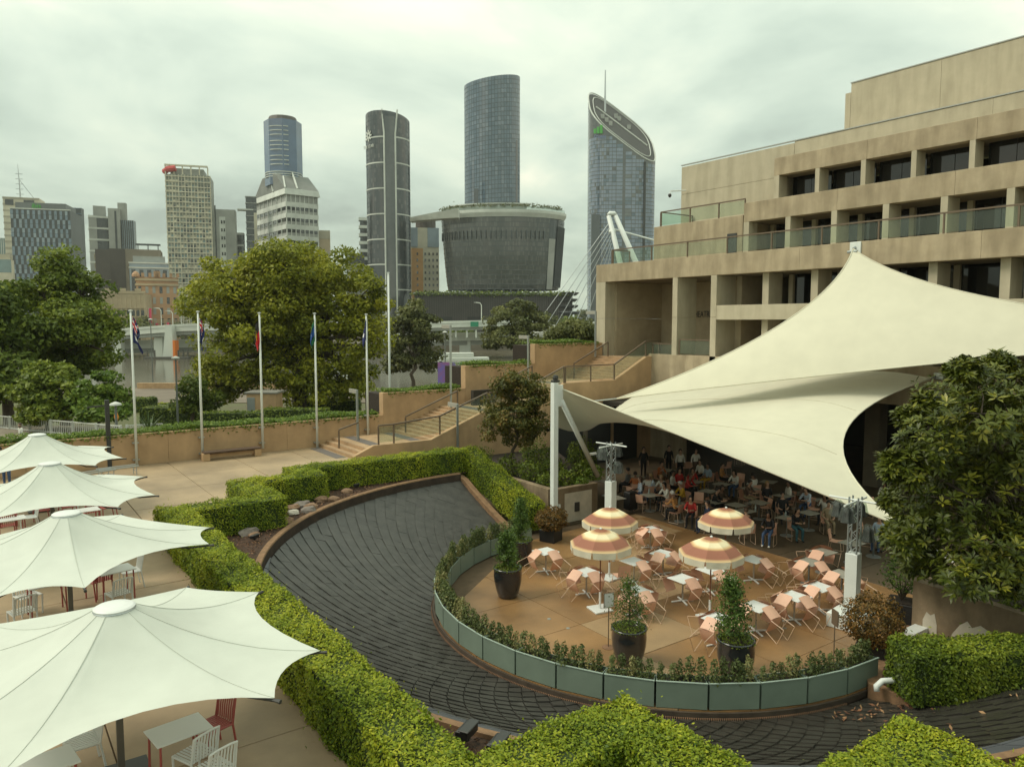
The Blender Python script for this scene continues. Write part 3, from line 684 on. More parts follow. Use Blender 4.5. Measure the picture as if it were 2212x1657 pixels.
balustrade([(FX+0.2,34.3,6.33),(FX+0.2,32.6,6.33)], 'glass balustrade beside the first theatre column', group='glass balustrades of the theatre')
# lettering behind the columns
cu = bpy.data.curves.new('lettering','FONT'); cu.body = 'THEATRE'; cu.size = 0.66; cu.extrude = 0.02; cu.align_x = 'CENTER'
tmp = bpy.data.objects.new('tmp', cu); COL.objects.link(tmp); bpy.context.view_layer.update()
me = bpy.data.meshes.new_from_object(tmp.evaluated_get(bpy.context.evaluated_depsgraph_get())); bpy.data.objects.remove(tmp)
def text_mesh(body, size, ext=0.02, font_mat=None, name='lettering'):
    cu = bpy.data.curves.new(name,'FONT'); cu.body = body; cu.size = size; cu.extrude = ext; cu.align_x = 'CENTER'; cu.resolution_u = 3
    tmp = bpy.data.objects.new('tmp_text', cu); COL.objects.link(tmp); bpy.context.view_layer.update()
    me = bpy.data.meshes.new_from_object(tmp.evaluated_get(bpy.context.evaluated_depsgraph_get())); bpy.data.objects.remove(tmp); bpy.data.curves.remove(cu)
    me.materials.clear(); me.materials.append(font_mat); return me
o = inst(text_mesh('THEATRE', 0.62, 0.006, DARK), 'lettering', Vector((40.86,34.74,9.0))-th.location, th, (PI/2,0,-PI/2), (0.70,1,1))
# level 2 : wall block, columns, fascia
part('wall_block', STONE2, (37.5,48,28.9,36.1,12.31,15.02), bev=0.015)
ys = [28.84,22.9,17.0,11,YE]
for i in range(4): part('fascia_panel', STONE2, (37.5,38.0,ys[i+1]+0.006,ys[i]-0.006,14.58,15.70), bev=0.012)
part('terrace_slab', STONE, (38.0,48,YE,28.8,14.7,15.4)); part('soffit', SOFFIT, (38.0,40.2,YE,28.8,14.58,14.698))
part('column', STONE, (37.5,38.3,28.46,28.84,12.31,14.578), bev=0.01)
for y in (26.0,23.2,20.4,17.6,14.8,12.0,9.2): part('column', STONE, (37.5,38.7,y-0.32,y,12.31,14.578), bev=0.01)
for y in (28.4,25.6,22.8,20.0,17.2,14.4,11.6,8.8):
    part('window', WINDOW, (40.0,40.06,y-2.62,y-1.25,12.32,14.57)); part('window', WINDOW, (40.0,40.06,y-1.2,y-0.05,12.32,14.57))
    part('mullion', STONE, (39.75,40.1,y-0.05,y+0.2,12.31,14.57))
part('door', DARK, (37.46,37.5,29.3,30.0,12.31,14.0))
balustrade([(FX+0.25,y,12.6) for y in (38.2,34.6,31.6,28.6,25.6,22.6,19.6,16.6,13.6,10.6)], 'long glass terrace balustrade above the theatre columns', group='glass balustrades of the theatre')
balustrade([(FX+0.25,38.3,12.6),(37.4,38.3,12.6)], 'return of the glass balustrade at the terrace corner', group='glass balustrades of the theatre')
# level 3
part('wall_block', STONE, (41.0,52,27.95,36.9,15.03,17.6), (41.0,52,27.95,36.9,17.615,19.5), bev=0.01)
part('wall_block', STONE, (39.6,41.0,27.9,28.0,15.4,18.3))
ys = [27.9,22.2,16.8,11,YE]
for i in range(4): part('fascia_panel', STONE2, (39.0,39.5,ys[i+1]+0.006,ys[i]-0.006,17.30,18.32), bev=0.012)
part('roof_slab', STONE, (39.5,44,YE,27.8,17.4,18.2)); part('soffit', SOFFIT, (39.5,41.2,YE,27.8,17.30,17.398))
part('column', STONE, (39.0,39.8,27.55,27.9,15.71,17.298), bev=0.01)
for y in (25.2,22.5,19.84,17.1,14.4,11.6,8.8): part('column', STONE, (39.0,39.9,y-0.26,y,15.71,17.298), bev=0.01)
for y in (27.5,24.9,22.2,19.55,16.8,14.1,11.3): part('window', WINDOW, (40.3,40.36,y-2.5,y-1.25,15.72,17.29)); part('window', WINDOW, (40.3,40.36,y-1.22,y-0.02,15.72,17.29))
part('stair_window', WINDOW, (40.9,40.98,28.1,28.75,15.5,17.3))
balustrade([(37.75,y,15.02) for y in (35.7,33.2,30.9,28.95)], 'glass balustrade on the upper terrace below the security camera', group='glass balustrades of the theatre')
balustrade([(37.75,35.75,15.02),(40.9,35.75,15.02)], 'return of the glass balustrade on the upper terrace', group='glass balustrades of the theatre')
part('roof_wall', STONE, (41.0,52,17,27.93,18.33,19.58), (41.0,52,YE,16.99,18.33,19.58), bev=0.012)
part('roof_trim', mat('grey_flashing',(0.34,0.35,0.33),0.5), (40.96,41.1,YE,36.95,19.60,19.66))
part('fly_tower', STONE, (46,60,27.4,27.76,19.3,23.2)); part('fly_tower', STONE, (46,60,21.9,27.38,19.3,23.75), (46,60,YE,21.885,19.3,23.75), bev=0.01)
part('roof_trim', MATS['grey_flashing'], (45.96,46.1,YE,27.42,23.755,23.82))
# lower undercroft: back wall, columns, doors
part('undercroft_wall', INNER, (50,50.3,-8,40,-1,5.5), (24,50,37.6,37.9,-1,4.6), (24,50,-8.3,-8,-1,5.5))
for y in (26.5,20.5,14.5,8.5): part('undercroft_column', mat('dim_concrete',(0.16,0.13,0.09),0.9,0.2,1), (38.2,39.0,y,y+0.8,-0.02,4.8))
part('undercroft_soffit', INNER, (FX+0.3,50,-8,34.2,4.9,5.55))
for x in (27.6,29.9,32.2): part('service_door', DARK, (x,x+2.0,34.14,34.2,0,3.6)); 
part('service_mullion', MATS['dim_concrete'], (27.3,27.58,34.0,34.2,0,3.7), (29.62,29.88,34.0,34.2,0,3.7))
# security camera on an arm
c = PX(1482,412,40.9)
t = thing('security_camera', c, 'small white dome camera on an arm from the theatre wall', 'camera')
b = MB(); b.tube([c, c+Vector((-0.9,0.6,-0.05)), c+Vector((-0.95,0.63,-0.25))],0.04,6); b.build('arm', WHITE, t)
b = MB(); b.lathe([(0.09,0.12),(0.12,0.05),(0.12,-0.03),(0.06,-0.12),(0.0,-0.14)],10,c+Vector((-0.95,0.63,-0.36))); b.build('dome', DARK, t)
# red and white terrace chairs seen behind the glass
# ================================================================== shade sails
def sail_quad(name, c, sags, bow, label, nu=30, nv=30, back=None):
    """Coons patch between corners c[0..3] (00,10,11,01) with inward cable sag on each edge"""
    c = [Vector(p) for p in c]; cen = (c[0]+c[1]+c[2]+c[3])/4
    def edge(a,b_,s,t): 
        p = a.lerp(b_,t); m = (a+b_)/2; return p+(cen-m)*s*4*t*(1-t)
    def fn(u,v):
        Cu0, Cu1 = edge(c[0],c[1],sags[0],u), (back(u) if back else edge(c[3],c[2],sags[2],u)); Dv0, Dv1 = edge(c[0],c[3],sags[3],v), edge(c[1],c[2],sags[1],v)
        bl = c[0]*(1-u)*(1-v)+c[1]*u*(1-v)+c[2]*u*v+c[3]*(1-u)*v
        p = Cu0*(1-v)+Cu1*v+Dv0*(1-u)+Dv1*u-bl
        return p+Vector((0,0,bow*16*u*(1-u)*v*(1-v)))
    t = thing(name, c[2], label, 'shade sail', 'cream shade sails over the dining court')
    b = MB(); b.grid(fn,nu,nv); o = b.build('fabric', SAIL, t, smooth=True)
    for k,(f_) in enumerate([lambda s: fn(s,0), lambda s: fn(1,s), lambda s: fn(s,1), lambda s: fn(0,s)]):
        b = MB(); b.tube([f_(i/20) for i in range(21)],0.035,5); b.build('edge_cable', SAIL, t, smooth=True)
    for s_ in (0.34,0.67):
        b = MB(); b.tube([fn(0.03+0.94*i/24,s_)+Vector((0,0,0.008)) for i in range(25)],0.008,4); b.build('seam', mat('sail_seam',(0.45,0.41,0.30),0.8), o)
    return t, fn
def sail_tri(name, P, sag, label, n=30):
    P = [Vector(p) for p in P]; 
    def pos(a,b_,c_):
        p = P[0]*a+P[1]*b_+P[2]*c_; o_ = [P[2],P[0],P[1]]; w_ = [a*b_, b_*c_, c_*a]; m = [(P[0]+P[1])/2,(P[1]+P[2])/2,(P[2]+P[0])/2]
        for k in range(3): p = p+(o_[k]-m[k])*(sag[k]*4*w_[k])
        return p+Vector((0,0,-sag[3]*27*a*b_*c_))
    idx = {}; v = []; f = []
    for i in range(n+1):
        for j in range(n+1-i): idx[i,j] = len(v); v.append(pos(i/n, j/n, 1-i/n-j/n))
    for i in range(n):
        for j in range(n-i):
            f.append((idx[i,j],idx[i+1,j],idx[i,j+1]))
            if i+j < n-1: f.append((idx[i+1,j],idx[i+1,j+1],idx[i,j+1]))
    t = thing(name, P[1], label, 'shade sail', 'cream shade sails over the dining court')
    b = MB(); b.add(v,f); b.build('fabric', SAIL, t, smooth=True)
    for e_ in ((0,1),(1,2),(2,0)):
        b = MB(); pp = []
        for i in range(25):
            w_ = [0,0,0]; w_[e_[0]] = 1-i/24; w_[e_[1]] = i/24; pp.append(pos(*w_))
        b.tube(pp,0.035,5); b.build('edge_cable', SAIL, t, smooth=True)
    return t, pos
P1 = PX(1843,538,FX-0.25); P2 = PD(1333,861,38.0); P3 = PD(2790,715,26.0)
ts, _ = sail_tri('shade_sail', [P1,P2,P3], (0.115,0.02,0.10,-0.35), 'upper cream sail rising to a peak fixed on the theatre fascia')
b = MB(); b.bev(FX-0.08,FX-0.002,P1.y-0.28,P1.y+0.28,P1.z-0.22,P1.z+0.35,0.02); b.build('anchor_plate', WHITE, ts)
b = MB(); b.tube([P1+Vector((0.2,0,0.1)),P1],0.06,6); b.tube([P1+Vector((-0.05,-0.25,-0.15)),P1+Vector((-0.05,0.25,-0.15))],0.07,6); b.build('shackle', STEEL, ts)
b = MB(); b.tube([P2, P2+(P2-P1).normalized()*2.0+Vector((0,0,0.9))],0.03,5); b.build('tie_cable', STEEL, ts)
MX, MY = 19.35, 24.1
MT = PY(1183,828,MY)
Q1 = Vector((MX+0.35,MY+0.1,MT.z-0.25)); Q3 = PD(1952,1140,23.2); Q2 = PX(2012,818,FX-0.4); Q4 = PD(1186,915,41)
QB = [Q4, PD(1272,928,40.5), PX(1410,842,34.0), PX(1829,804,FX-0.4), Q2]
def catm(u):
    s_ = u*4; i = min(3,int(s_)); f_ = s_-i; p0,p1,p2,p3 = QB[max(0,i-1)],QB[i],QB[i+1],QB[min(4,i+2)]
    return 0.5*((2*p1)+(p2-p0)*f_+(2*p0-5*p1+4*p2-p3)*f_*f_+(3*p1-p0-3*p2+p3)*f_**3)
ts2, sfn = sail_quad('shade_sail', [Q1,Q3,Q2,Q4], (0.05,0.34,0.02,0.02), -0.1, 'lower cream sail slung from the white mast over the diners', 44, 30, back=catm)
b = MB(); b.tube([Q2,Q2+Vector((0.4,0,0.12))],0.05,6); b.bev(FX-0.1,FX-0.002,Q2.y-0.35,Q2.y+0.05,Q2.z-0.05,Q2.z+0.25,0.02); b.build('anchor_plate', STEEL, ts2)
b = MB(); b.tube([Q3,PD(2060,1215,22.3)],0.035,6); b.build('tie_cable', WHITE, ts2)
# white mast with raking strut
t = thing('sail_mast', (MX,MY,0), 'tall white square mast with a raking strut holding the lower sail', 'mast')
b = MB(); b.bev(MX-0.115,MX+0.115,MY-0.115,MY+0.115,0,MT.z,0.02); b.build('post', WHITE, t)
b = MB(); b.bev(MX+0.117,MX+0.42,MY-0.05,MY+0.05,MT.z-1.0,MT.z-0.1,0.02); b.build('bracket', WHITE, t)
foot = PZ(1291,1028,1.75); b = MB(); b.tube([Vector((MX+0.36,MY,MT.z-0.75)),foot],0.11,12); b.build('strut', WHITE, t, smooth=True)
m_ = Vector((MX+0.36,MY,MT.z-0.75)).lerp(foot,0.7); b = MB(); b.bar(m_,m_+Vector((0.35,-0.2,0.05)),0.1,0.09); b.build('step_peg', WHITE, t)
b = MB(); b.bev(MX-0.12,MX+0.2,MY-0.1,MY+0.1,MT.z+0.02,MT.z+0.12,0.02); b.lathe([(0.1,0.12),(0.12,0.2),(0.1,0.3),(0,0.33)],10,(MX+0.05,MY,MT.z)); b.build('top_light', DARK, t)
# ================================================================== stage-light towers
def light_tower(u,v,label,hbox,htruss,rz,basew):
    c = PZ(u,v,0); t = thing('light_tower', c, label, 'light tower', 'stage light towers', rz)
    if basew: b = MB(); b.bev(-0.5,0.5,-0.5,0.5,0,0.42,0.02); b.build('plinth', WHITE, t, local=True)
    b = MB(); b.bev(-0.165,0.165,-0.165,0.165,0.0 if not basew else 0.421,hbox,0.015); b.build('boxed_column', WHITE, t, local=True)
    H = hbox+htruss; s = 0.125
    for sx in (-s,s):
        for sy in (-s,s): b = MB(); b.tube([(sx,sy,hbox),(sx,sy,H+0.12)],0.026,6); b.build('chord', STEEL, t, local=True)
    b = MB(); n = 6
    for i in range(n):
        z0, z1 = hbox+htruss*i/n, hbox+htruss*(i+1)/n
        for (x0,y0,x1,y1) in ((-s,-s,s,-s),(s,-s,s,s),(s,s,-s,s),(-s,s,-s,-s)):
            b.tube([(x0,y0,z0),(x1,y1,z1)] if i%2 else [(x1,y1,z0),(x0,y0,z1)],0.013,5)
    b.build('lacing', STEEL, t, local=True)
    for k,(a,z) in enumerate(((0,H-0.02),(PI/2,H+0.02))):
        b = MB(); b.tube([(-0.75*math.cos(a),-0.75*math.sin(a),z),(0.75*math.cos(a),0.75*math.sin(a),z)],0.03,8); b.build('crossbar', WHITE, t, local=True)
    PLM = glassmat('clear_rain_cover',(0.22,0.23,0.22),0.22,0.12) if 'rc' not in MATS else MATS['rc']; MATS['rc'] = PLM
    for k,(x,y,z) in enumerate(((-0.5,0.0,H-0.32),(0.45,0.05,H-0.32),(0.05,0.5,H-0.34),(-0.1,-0.42,H-0.85))):
        b = MB(); b.lathe([(0.07,0.2),(0.14,0.1),(0.15,-0.05),(0.19,-0.2),(0.17,-0.2)],10,(x,y,z)); lamp = b.build('stage_lamp', BLACK, t, local=True)
        b = MB(); prof = [(0.05,0.26),(0.16,0.15),(0.19,-0.02),(0.23,-0.2)]
        v = []; nn = 14
        for r_,zz in prof:
            for i in range(nn): a = 2*PI*i/nn; rr_ = r_*(1+0.14*(-1)**i); v.append((x+rr_*math.cos(a),y+rr_*math.sin(a),z+zz+0.02*(i%3)))
        f = [(j*nn+i,j*nn+(i+1)%nn,(j+1)*nn+(i+1)%nn,(j+1)*nn+i) for j in range(3) for i in range(nn)]
        b.add(v,f); b.build('rain_cover', PLM, lamp, local=True)
    return t
light_tower(1318,1163,'stage light tower on a white column beside the retaining wall',2.35,1.45,R(10),False)
light_tower(1838,1352,'stage light tower on a white column with white plinth near the glossy tree',2.15,1.5,R(8),True)
# ================================================================== retaining planters by the court
WEATH = mat('stained_render',(0.25,0.185,0.115),0.9,0.3,1.2,0.4,30,streak=0.35); PALER = mat('bare_patch',(0.52,0.47,0.38),0.9,0.15,3)
t = thing('raised_planter', (22,28,0), 'raised concrete planter with shrubs behind the white mast', 'planter')
for bx_ in ((19.45,19.75,24.62,30.0,-0.9,1.62),(19.76,22.25,24.62,24.9,-0.9,1.55),(21.95,22.25,24.91,25.3,-0.9,1.5)): part('wall', WEATH, bx_, bev=0.015, par=t)
b = MB(); b.prism([(19.76,24.92),(21.94,24.92),(24.4,28.4),(27.2,34.1),(19.76,34.1)],-0.9,1.35); b.build('soil', SOIL, t)
part('repair_patch', PALER, (20.35,21.9,24.606,24.618,0.02,1.3), par=t)
part('vent', DARK, (20.9,21.15,24.55,24.60,0.45,0.85), par=t)
part('socket_box', WHITE, (19.95,20.05,24.52,24.61,0.75,0.9), par=t)
t = thing('raised_planter', (21,8,0), 'stained concrete planter wall under the large glossy tree', 'planter')
WPL = [(20.85,10.05),(21.15,10.15),(21.15,3.0),(20.85,3.0)]
b = MB(); b.add([(20.85,10.05,0),(21.15,10.15,0),(21.15,3,0),(20.85,3,0),(20.85,10.05,1.55),(21.15,10.15,1.55),(21.15,3,1.3),(20.85,3,1.3)],[(0,1,2,3),(4,7,6,5),(0,4,5,1),(1,5,6,2),(2,6,7,3),(3,7,4,0)]); b.build('wall', WEATH, t)
part('wall', WEATH, (21.16,27,9.86,10.16,-0.5,1.5), par=t)
part('soil', SOIL, (21.16,27,2.5,9.85,-0.5,1.2), par=t)
for pts in ([(9.75,.0),(9.75,.55),(9.66,.78),(9.55,.72),(9.45,.8),(9.38,.5),(9.36,.0)],[(9.1,.0),(8.98,.4),(8.8,.7),(8.62,.86),(8.5,.72),(8.3,.85),(8.0,.72),(7.75,.65),(7.55,.4),(7.45,.0)]):
    b = MB(); b.add([(20.842,y,z) for y,z in pts],[tuple(range(len(pts)))]); b.build('repair_patch', PALER, t)
part('white_kerb_block', WHITE, (20.1,20.84,9.6,9.95,0,0.35), par=t)
# ================================================================== white umbrellas of the terrace
def white_umbrella(x,y,zp,zt,phi,label,a=2.5,b_=1.5):
    t = thing('cafe_umbrella', (x,y,PZ0), label, 'umbrella', 'large white umbrellas on the terrace')
    angs = []
    for k in range(4):
        for d in (-14.2,14.2): angs.append(phi+R(45+90*k+d))
    Rt = 2.93; tips = [Vector((Rt*math.cos(q),Rt*math.sin(q),zt-PZ0)) for q in angs]
    H = zp-PZ0; rc = 0.25; K = 8; rows = 12; v = []; f = []
    ring = []
    for k in range(8):
        A, B = tips[k], tips[(k+1)%8]; m = (A+B)/2; ln = (B-A).length
        for s in range(K):
            s_ = s/K; p = A.lerp(B,s_); p -= Vector((m.x,m.y,0)).normalized()*(0.135*ln*4*s_*(1-s_)); p.z += 0.035*ln*4*s_*(1-s_); ring.append(p)
    n = len(ring)
    for j in range(rows+1):
        tt = j/rows
        for i,p in enumerate(ring):
            d = Vector((p.x,p.y,0)).normalized(); r_ = rc+(Vector((p.x,p.y,0)).length-rc)*tt
            fr = (i%K)/K; dip = 0.05*math.sin(PI*fr)*math.sin(PI*tt)*(1.6 if (i//K)%2 else 0.6)
            v.append((d.x*r_,d.y*r_, p.z+(H-0.05-p.z)*(1-tt)**2.1-dip))
    for j in range(rows):
        for i in range(n): f.append((j*n+i,j*n+(i+1)%n,(j+1)*n+(i+1)%n,(j+1)*n+i))
    c = MB(); c.add(v,f); cano_ = c.build('canopy', UMB, t, local=True, smooth=True)
    for k in range(8):
        i0 = k*K; c = MB(); c.tube([Vector(v[j*n+i0])+Vector((0,0,0.004)) for j in range(rows+1)],0.0045,4); c.build('seam', mat('umbrella_seam',(0.46,0.48,0.42),0.8), cano_, local=True)
    c = MB(); c.lathe([(rc+0.02,H-0.06),(rc+0.03,H-0.03),(rc,H-0.012),(0.15,H+0.008),(0.0,H+0.016)],28); cap_ = c.build('cap', WHITEP, t, local=True)
    c = MB(); c.lathe([(rc+0.028,H-0.075),(rc+0.036,H-0.062),(rc+0.028,H-0.05)],28); c.build('cap_ring', STEEL, cap_, local=True)
    for q in tips:
        c = MB(); d = Vector((q.x,q.y,0)).normalized(); e = q+Vector((0,0,-0.03)); rl = Vector((q.x,q.y,0)).length; c.tube([d*(rc+(rl-rc)*k_/6)+Vector((0,0,q.z+(H-0.05-q.z)*(1-k_/6)**2.1-(0.09 if k_ < 6 else 0.03))) for k_ in range(7)]+[e+d*0.10],[0.02]*6+[0.022,0.03],6); c.build('rib', DARK, t, local=True)
    c = MB(); c.bev(-0.045,0.045,-0.045,0.045,0,H-0.08,0.01); c.build('pole', mat('umbrella_pole',(0.10,0.09,0.075),0.5), t, local=True)
    c = MB(); c.bev(-0.4,0.4,-0.4,0.4,0,0.05,0.01); c.build('base_plate', DARK, t, local=True)
    return t
white_umbrella(1.45,12.0,4.60,3.80,R(0),'white umbrella over the table with the red and white slatted chairs')
white_umbrella(1.40,18.5,4.62,3.80,R(31),'white umbrella whose edge overlaps the corner of the long hedge')
white_umbrella(1.52,24.6,4.75,3.80,R(-4),'white umbrella shading the red chairs at two white tables')
white_umbrella(1.60,31.4,4.72,3.80,R(0),'white umbrella beside the dark lamp post and tan wall')

# ================================================================== slatted terrace chairs and tables
def slat_chair(m, label, group):
    t = thing('slatted_chair', (0,0,0), label, 'chair', group)
    for sx in (-1,1):
        c = MB(); c.tube([(sx*0.215,0.20,0),(sx*0.22,0.21,0.43)],0.018,6); c.build('leg', m, t, local=True)
        c = MB(); c.tube([(sx*0.215,-0.27,0),(sx*0.22,-0.20,0.43),(sx*0.215,-0.27,0.83)],0.018,6); c.build('leg', m, t, local=True)
        c = MB(); c.tube([(sx*0.22,-0.2,0.43),(sx*0.22,0.22,0.44)],0.017,6); c.build('side_rail', m, t, local=True)
    for i in range(8):
        x = -0.185+0.37*i/7; c = MB(); c.bev(x-0.017,x+0.017,-0.21,0.23,0.435,0.45,0.004); c.build('seat_slat', m, t, local=True)
        c = MB(); c.tube([(x,-0.215,0.45),(x,-0.235,0.65),(x,-0.275,0.82)],0.014,5); c.build('back_slat', m, t, local=True)
    c = MB(); c.tube([(-0.215,-0.27,0.82),(-0.1,-0.285,0.845),(0.1,-0.285,0.845),(0.215,-0.27,0.82)],0.018,6); c.build('top_rail', m, t, local=True)
    return t
def cafe_table(m, top, label, group, w_=0.7, d_=0.7, h=0.745):
    t = thing('cafe_table', (0,0,0), label, 'table', group)
    c = MB(); c.bev(-w_/2,w_/2,-d_/2,d_/2,h-0.025,h,0.006); c.build('table_top', top, t, local=True)
    for sx in (-1,1):
        for sy in (-1,1): c = MB(); c.tube([(sx*(w_/2-0.05),sy*(d_/2-0.05),0),(sx*(w_/2-0.06),sy*(d_/2-0.06),h-0.03)],0.017,6); c.build('leg', m, t, local=True)
    return t
GT = 'tables under the white umbrellas'; GC = 'slatted chairs under the white umbrellas'
rch = slat_chair(RED,'',GC); wch = slat_chair(WHITEP,'',GC); rtr, wtr = tree_of(rch), tree_of(wch)
tb = cafe_table(RED, WHITEP, '', GT, 0.8, 0.6); ttr = tree_of(tb)
fl = {'r':0,'w':0,'t':0}
def putc(kind,u,v,rz,label):
    src,tr = (rch,rtr) if kind == 'r' else (wch,wtr)
    loc = PZ(u,v,PZ0)
    if not fl[kind]: fl[kind] = 1; src.location = loc; src.rotation_euler = (0,0,rz); src['label'] = label; return src
    return copy_tree(src,tr,loc,rz,label)
def putt(u,v,rz,label):
    p = PZ(u,v,PZ0+0.745); p.z = PZ0
    if not fl['t']: fl['t'] = 1; tb.location = p; tb.rotation_euler = (0,0,rz); tb['label'] = label; return tb
    return copy_tree(tb,ttr,p,rz,label)
putt(386,1574,R(8),'white-topped table with red legs beside the single red slatted chair')
putt(92,1648,R(8),'white-topped table half hidden under the umbrella nearest the hedge corner table')
putt(248,1229,R(10),'white-topped table behind the red chair near the hedge'); putt(22,1120,R(5),'white-topped table ringed by red slatted chairs'); putt(184,1101,R(5),'white-topped table between a red chair and the hedge')
putt(100,1258,R(6),'white-topped table beside the pair of white slatted chairs')
putc('r',462,1622,R(110),'dusty red slatted chair pulled up to the white table with red legs'); putc('w',424,1688,R(25),'white slatted chair with its back to the long hedge')
putc('w',462,1722,R(20),'white slatted chair beside the other white chair near the red one'); putc('w',180,1660,R(95),'white slatted chair under the big umbrella, seen from its side')
putc('w',283,1268,R(95),'white slatted chair standing alone beside the long hedge'); putc('r',215,1290,R(20),'red slatted chair under the umbrella next to the hedge')
putc('w',258,1320,R(15),'white slatted chair behind the cap of the big umbrella'); putc('w',62,1325,R(200),'white slatted chair facing its twin across the terrace'); putc('w',50,1362,R(15),'white slatted chair with its twin behind it')
for k,(u,v,rz) in enumerate([(20,1135,180),(17,1165,5),(92,1128,100),(233,1122,100),(197,1133,10),(147,1120,-80)]): putc('r',u,v,R(rz),'red slatted chair at the white tables far from the bowl')
putc('w',64,1145,R(95),'white slatted chair among the group of red ones'); putc('w',181,1100,R(185),'white slatted chair behind the table with red chairs')
# ================================================================== peach court chairs and their tables
def sled_chair():
    t = thing('sled_chair', (0,0,0), '', 'chair', '')
    c = MB(); c.grid(lambda a,b_: (-0.225+0.45*a, -0.02-0.43*b_, 0.455-0.025*math.sin(PI*b_)-0.012*math.sin(PI*a)), 3, 5)
    v0 = list(c.v); c.add([p-Vector((0,0,0.014)) for p in v0],[tuple(reversed(f)) for f in c.f]); c.build('seat', PEACH, t, local=True, smooth=True)
    c = MB(); c.grid(lambda a,b_: (-0.215+0.43*a, -0.45-0.075*b_-0.03*math.sin(PI*a)+0.02, 0.46+0.38*b_), 5, 3)
    v0 = list(c.v); c.add([p-Vector((0,0.014,0)) for p in v0],[tuple(reversed(f)) for f in c.f]); c.build('backrest', PEACH, t, local=True, smooth=True)
    for sx in (-1,1):
        x = sx*0.225; c = MB(); c.tube([(x,-0.05,0.44),(x,0,0.012),(x,-0.02,0.008),(x,-0.48,0.008),(x,-0.50,0.02),(x,-0.44,0.44)],0.009,5); c.build('sled_leg', PEACHW, t, local=True)
    c = MB(); c.tube([(-0.225,-0.06,0.435),(0.225,-0.06,0.435)],0.008,5); c.tube([(-0.225,-0.42,0.435),(0.225,-0.42,0.435)],0.008,5); c.build('cross_bar', PEACHW, t, local=True)
    return t
ch = sled_chair(); chtr = tree_of(ch); chused = [False]
def put_chair(loc, rz, tilt, label, group):
    if not chused[0]: chused[0] = True; c = ch
    else: c = copy_tree(ch, chtr)
    c.location = loc; c.rotation_euler = (tilt,0,rz); c['label'] = label; c['group'] = group; return c
def pedestal(m, top, kind):
    t = thing('pedestal_table', (0,0,0), '', 'table', '')
    c = MB(); c.bev(-0.35,0.35,-0.35,0.35,0.722,0.745,0.006); c.build('table_top', top, t, local=True)
    c = MB(); c.lathe([(0.028,0.03),(0.028,0.70),(0.12,0.72)],10); c.build('column', m, t, local=True, smooth=True)
    if kind == 'star':
        for k in range(4):
            a = R(45+90*k+20); c = MB(); c.bar((0,0,0.045),(0.36*math.cos(a),0.36*math.sin(a),0.02),0.045,0.03); c.build('foot', m, t, local=True)
    else: c = MB(); c.lathe([(0.26,0.0),(0.26,0.012),(0.05,0.035)],18); c.build('base_disc', m, t, local=True)
    return t
wt = pedestal(WHITEP, WHITEP, 'star'); wttr = tree_of(wt); gt = pedestal(STEEL, GREYTOP, 'disc'); gttr = tree_of(gt); tu = {'w':0,'g':0}
def put_table(kind, x, y, rz, label, group):
    s_,tr = (wt,wttr) if kind == 'w' else (gt,gttr)
    if not tu[kind]: tu[kind] = 1; s_.location = (x,y,0); s_.rotation_euler = (0,0,rz); s_['label'] = label; s_['group'] = group; return s_
    return copy_tree(s_,tr,(x,y,0),rz,label,group)
PT = [(1179,1190,'w','WS','white table beside the dark pot with the bushy conifer'),(1405.5,1142.5,'w','NEWS','white table nearest the dim dining hall'),(1432.6,1194.6,'w','NEWS','white table between the two pairs of parasols'),
      (1370,1211.7,'w','ES','white table behind the leafy potted tree'),(1266.8,1234.7,'w','NEWS','white table beside the front left parasol pole'),(1376,1275,'w','NEWS','white table behind the sparse potted conifer'),
      (1475,1249,'w','NES','white table alone in the middle of the patio'),(1536,1230.5,'w','NES','white table under the striped parasol by the tall conifer'),(1629,1207.6,'w','NES','white table beside the parasol edge towards the light tower'),
      (1716.8,1287,'w','NEWS','white table in the middle of the row of three near the light tower'),(1771,1267,'w','NEWS','white table closest to the light tower plinth'),(1634,1309,'w','NEWS','white table behind the tall potted conifer'),
      (1554,1335,'w','NWS','white table partly hidden by the tall potted conifer'),(1779,1191,'g','NEW','grey disc-based table with tipped chairs, further from the row of white tables'),(1748,1213,'g','WSN','grey disc-based table with tipped chairs beside the white tables'),
      (1819,1239,'g','WSE','grey table half hidden behind the light tower column'),(1888,1159.6,'g','','bare grey table near the glossy tree'),(1840,1172,'g','','bare grey table behind the light tower')]
DIRS = {'E':(1,0),'W':(-1,0),'N':(0,1),'S':(0,-1)}
for (u,v,kd,sides,lab) in PT:
    p = PZ(u,v,0.745); rz = rng.normal(0,0.10); put_table(kd,p.x,p.y,rz,lab,'small tables on the open patio')
    for s_ in sides:
        d = DIRS[s_]; a = math.atan2(d[1],d[0])+rz+rng.normal(0,0.09); r_ = 0.865+rng.normal(0,0.02); off = rng.normal(0,0.05)
        x = p.x+r_*math.cos(a)-off*math.sin(a); y = p.y+r_*math.sin(a)+off*math.cos(a)
        put_chair((x,y,0.004), a+PI/2, R(-65), ('peach chair tipped on the '+lab.replace('grey disc-based table with tipped chairs','grey table').replace('in the middle of','amid')), 'tipped peach chairs on the patio')
for (u,v,rz,lab) in [(1383,1178,R(-30),'upright peach chair beside the tipped ones at the parasol'),(1336,1265,R(-20),'upright peach chair behind the sparse conifer'),(1820,1195,R(200),'upright peach chair beside the light tower truss')]:
    p = PZ(u,v,0); put_chair((p.x,p.y,0), rz, 0, lab, 'upright peach chairs')
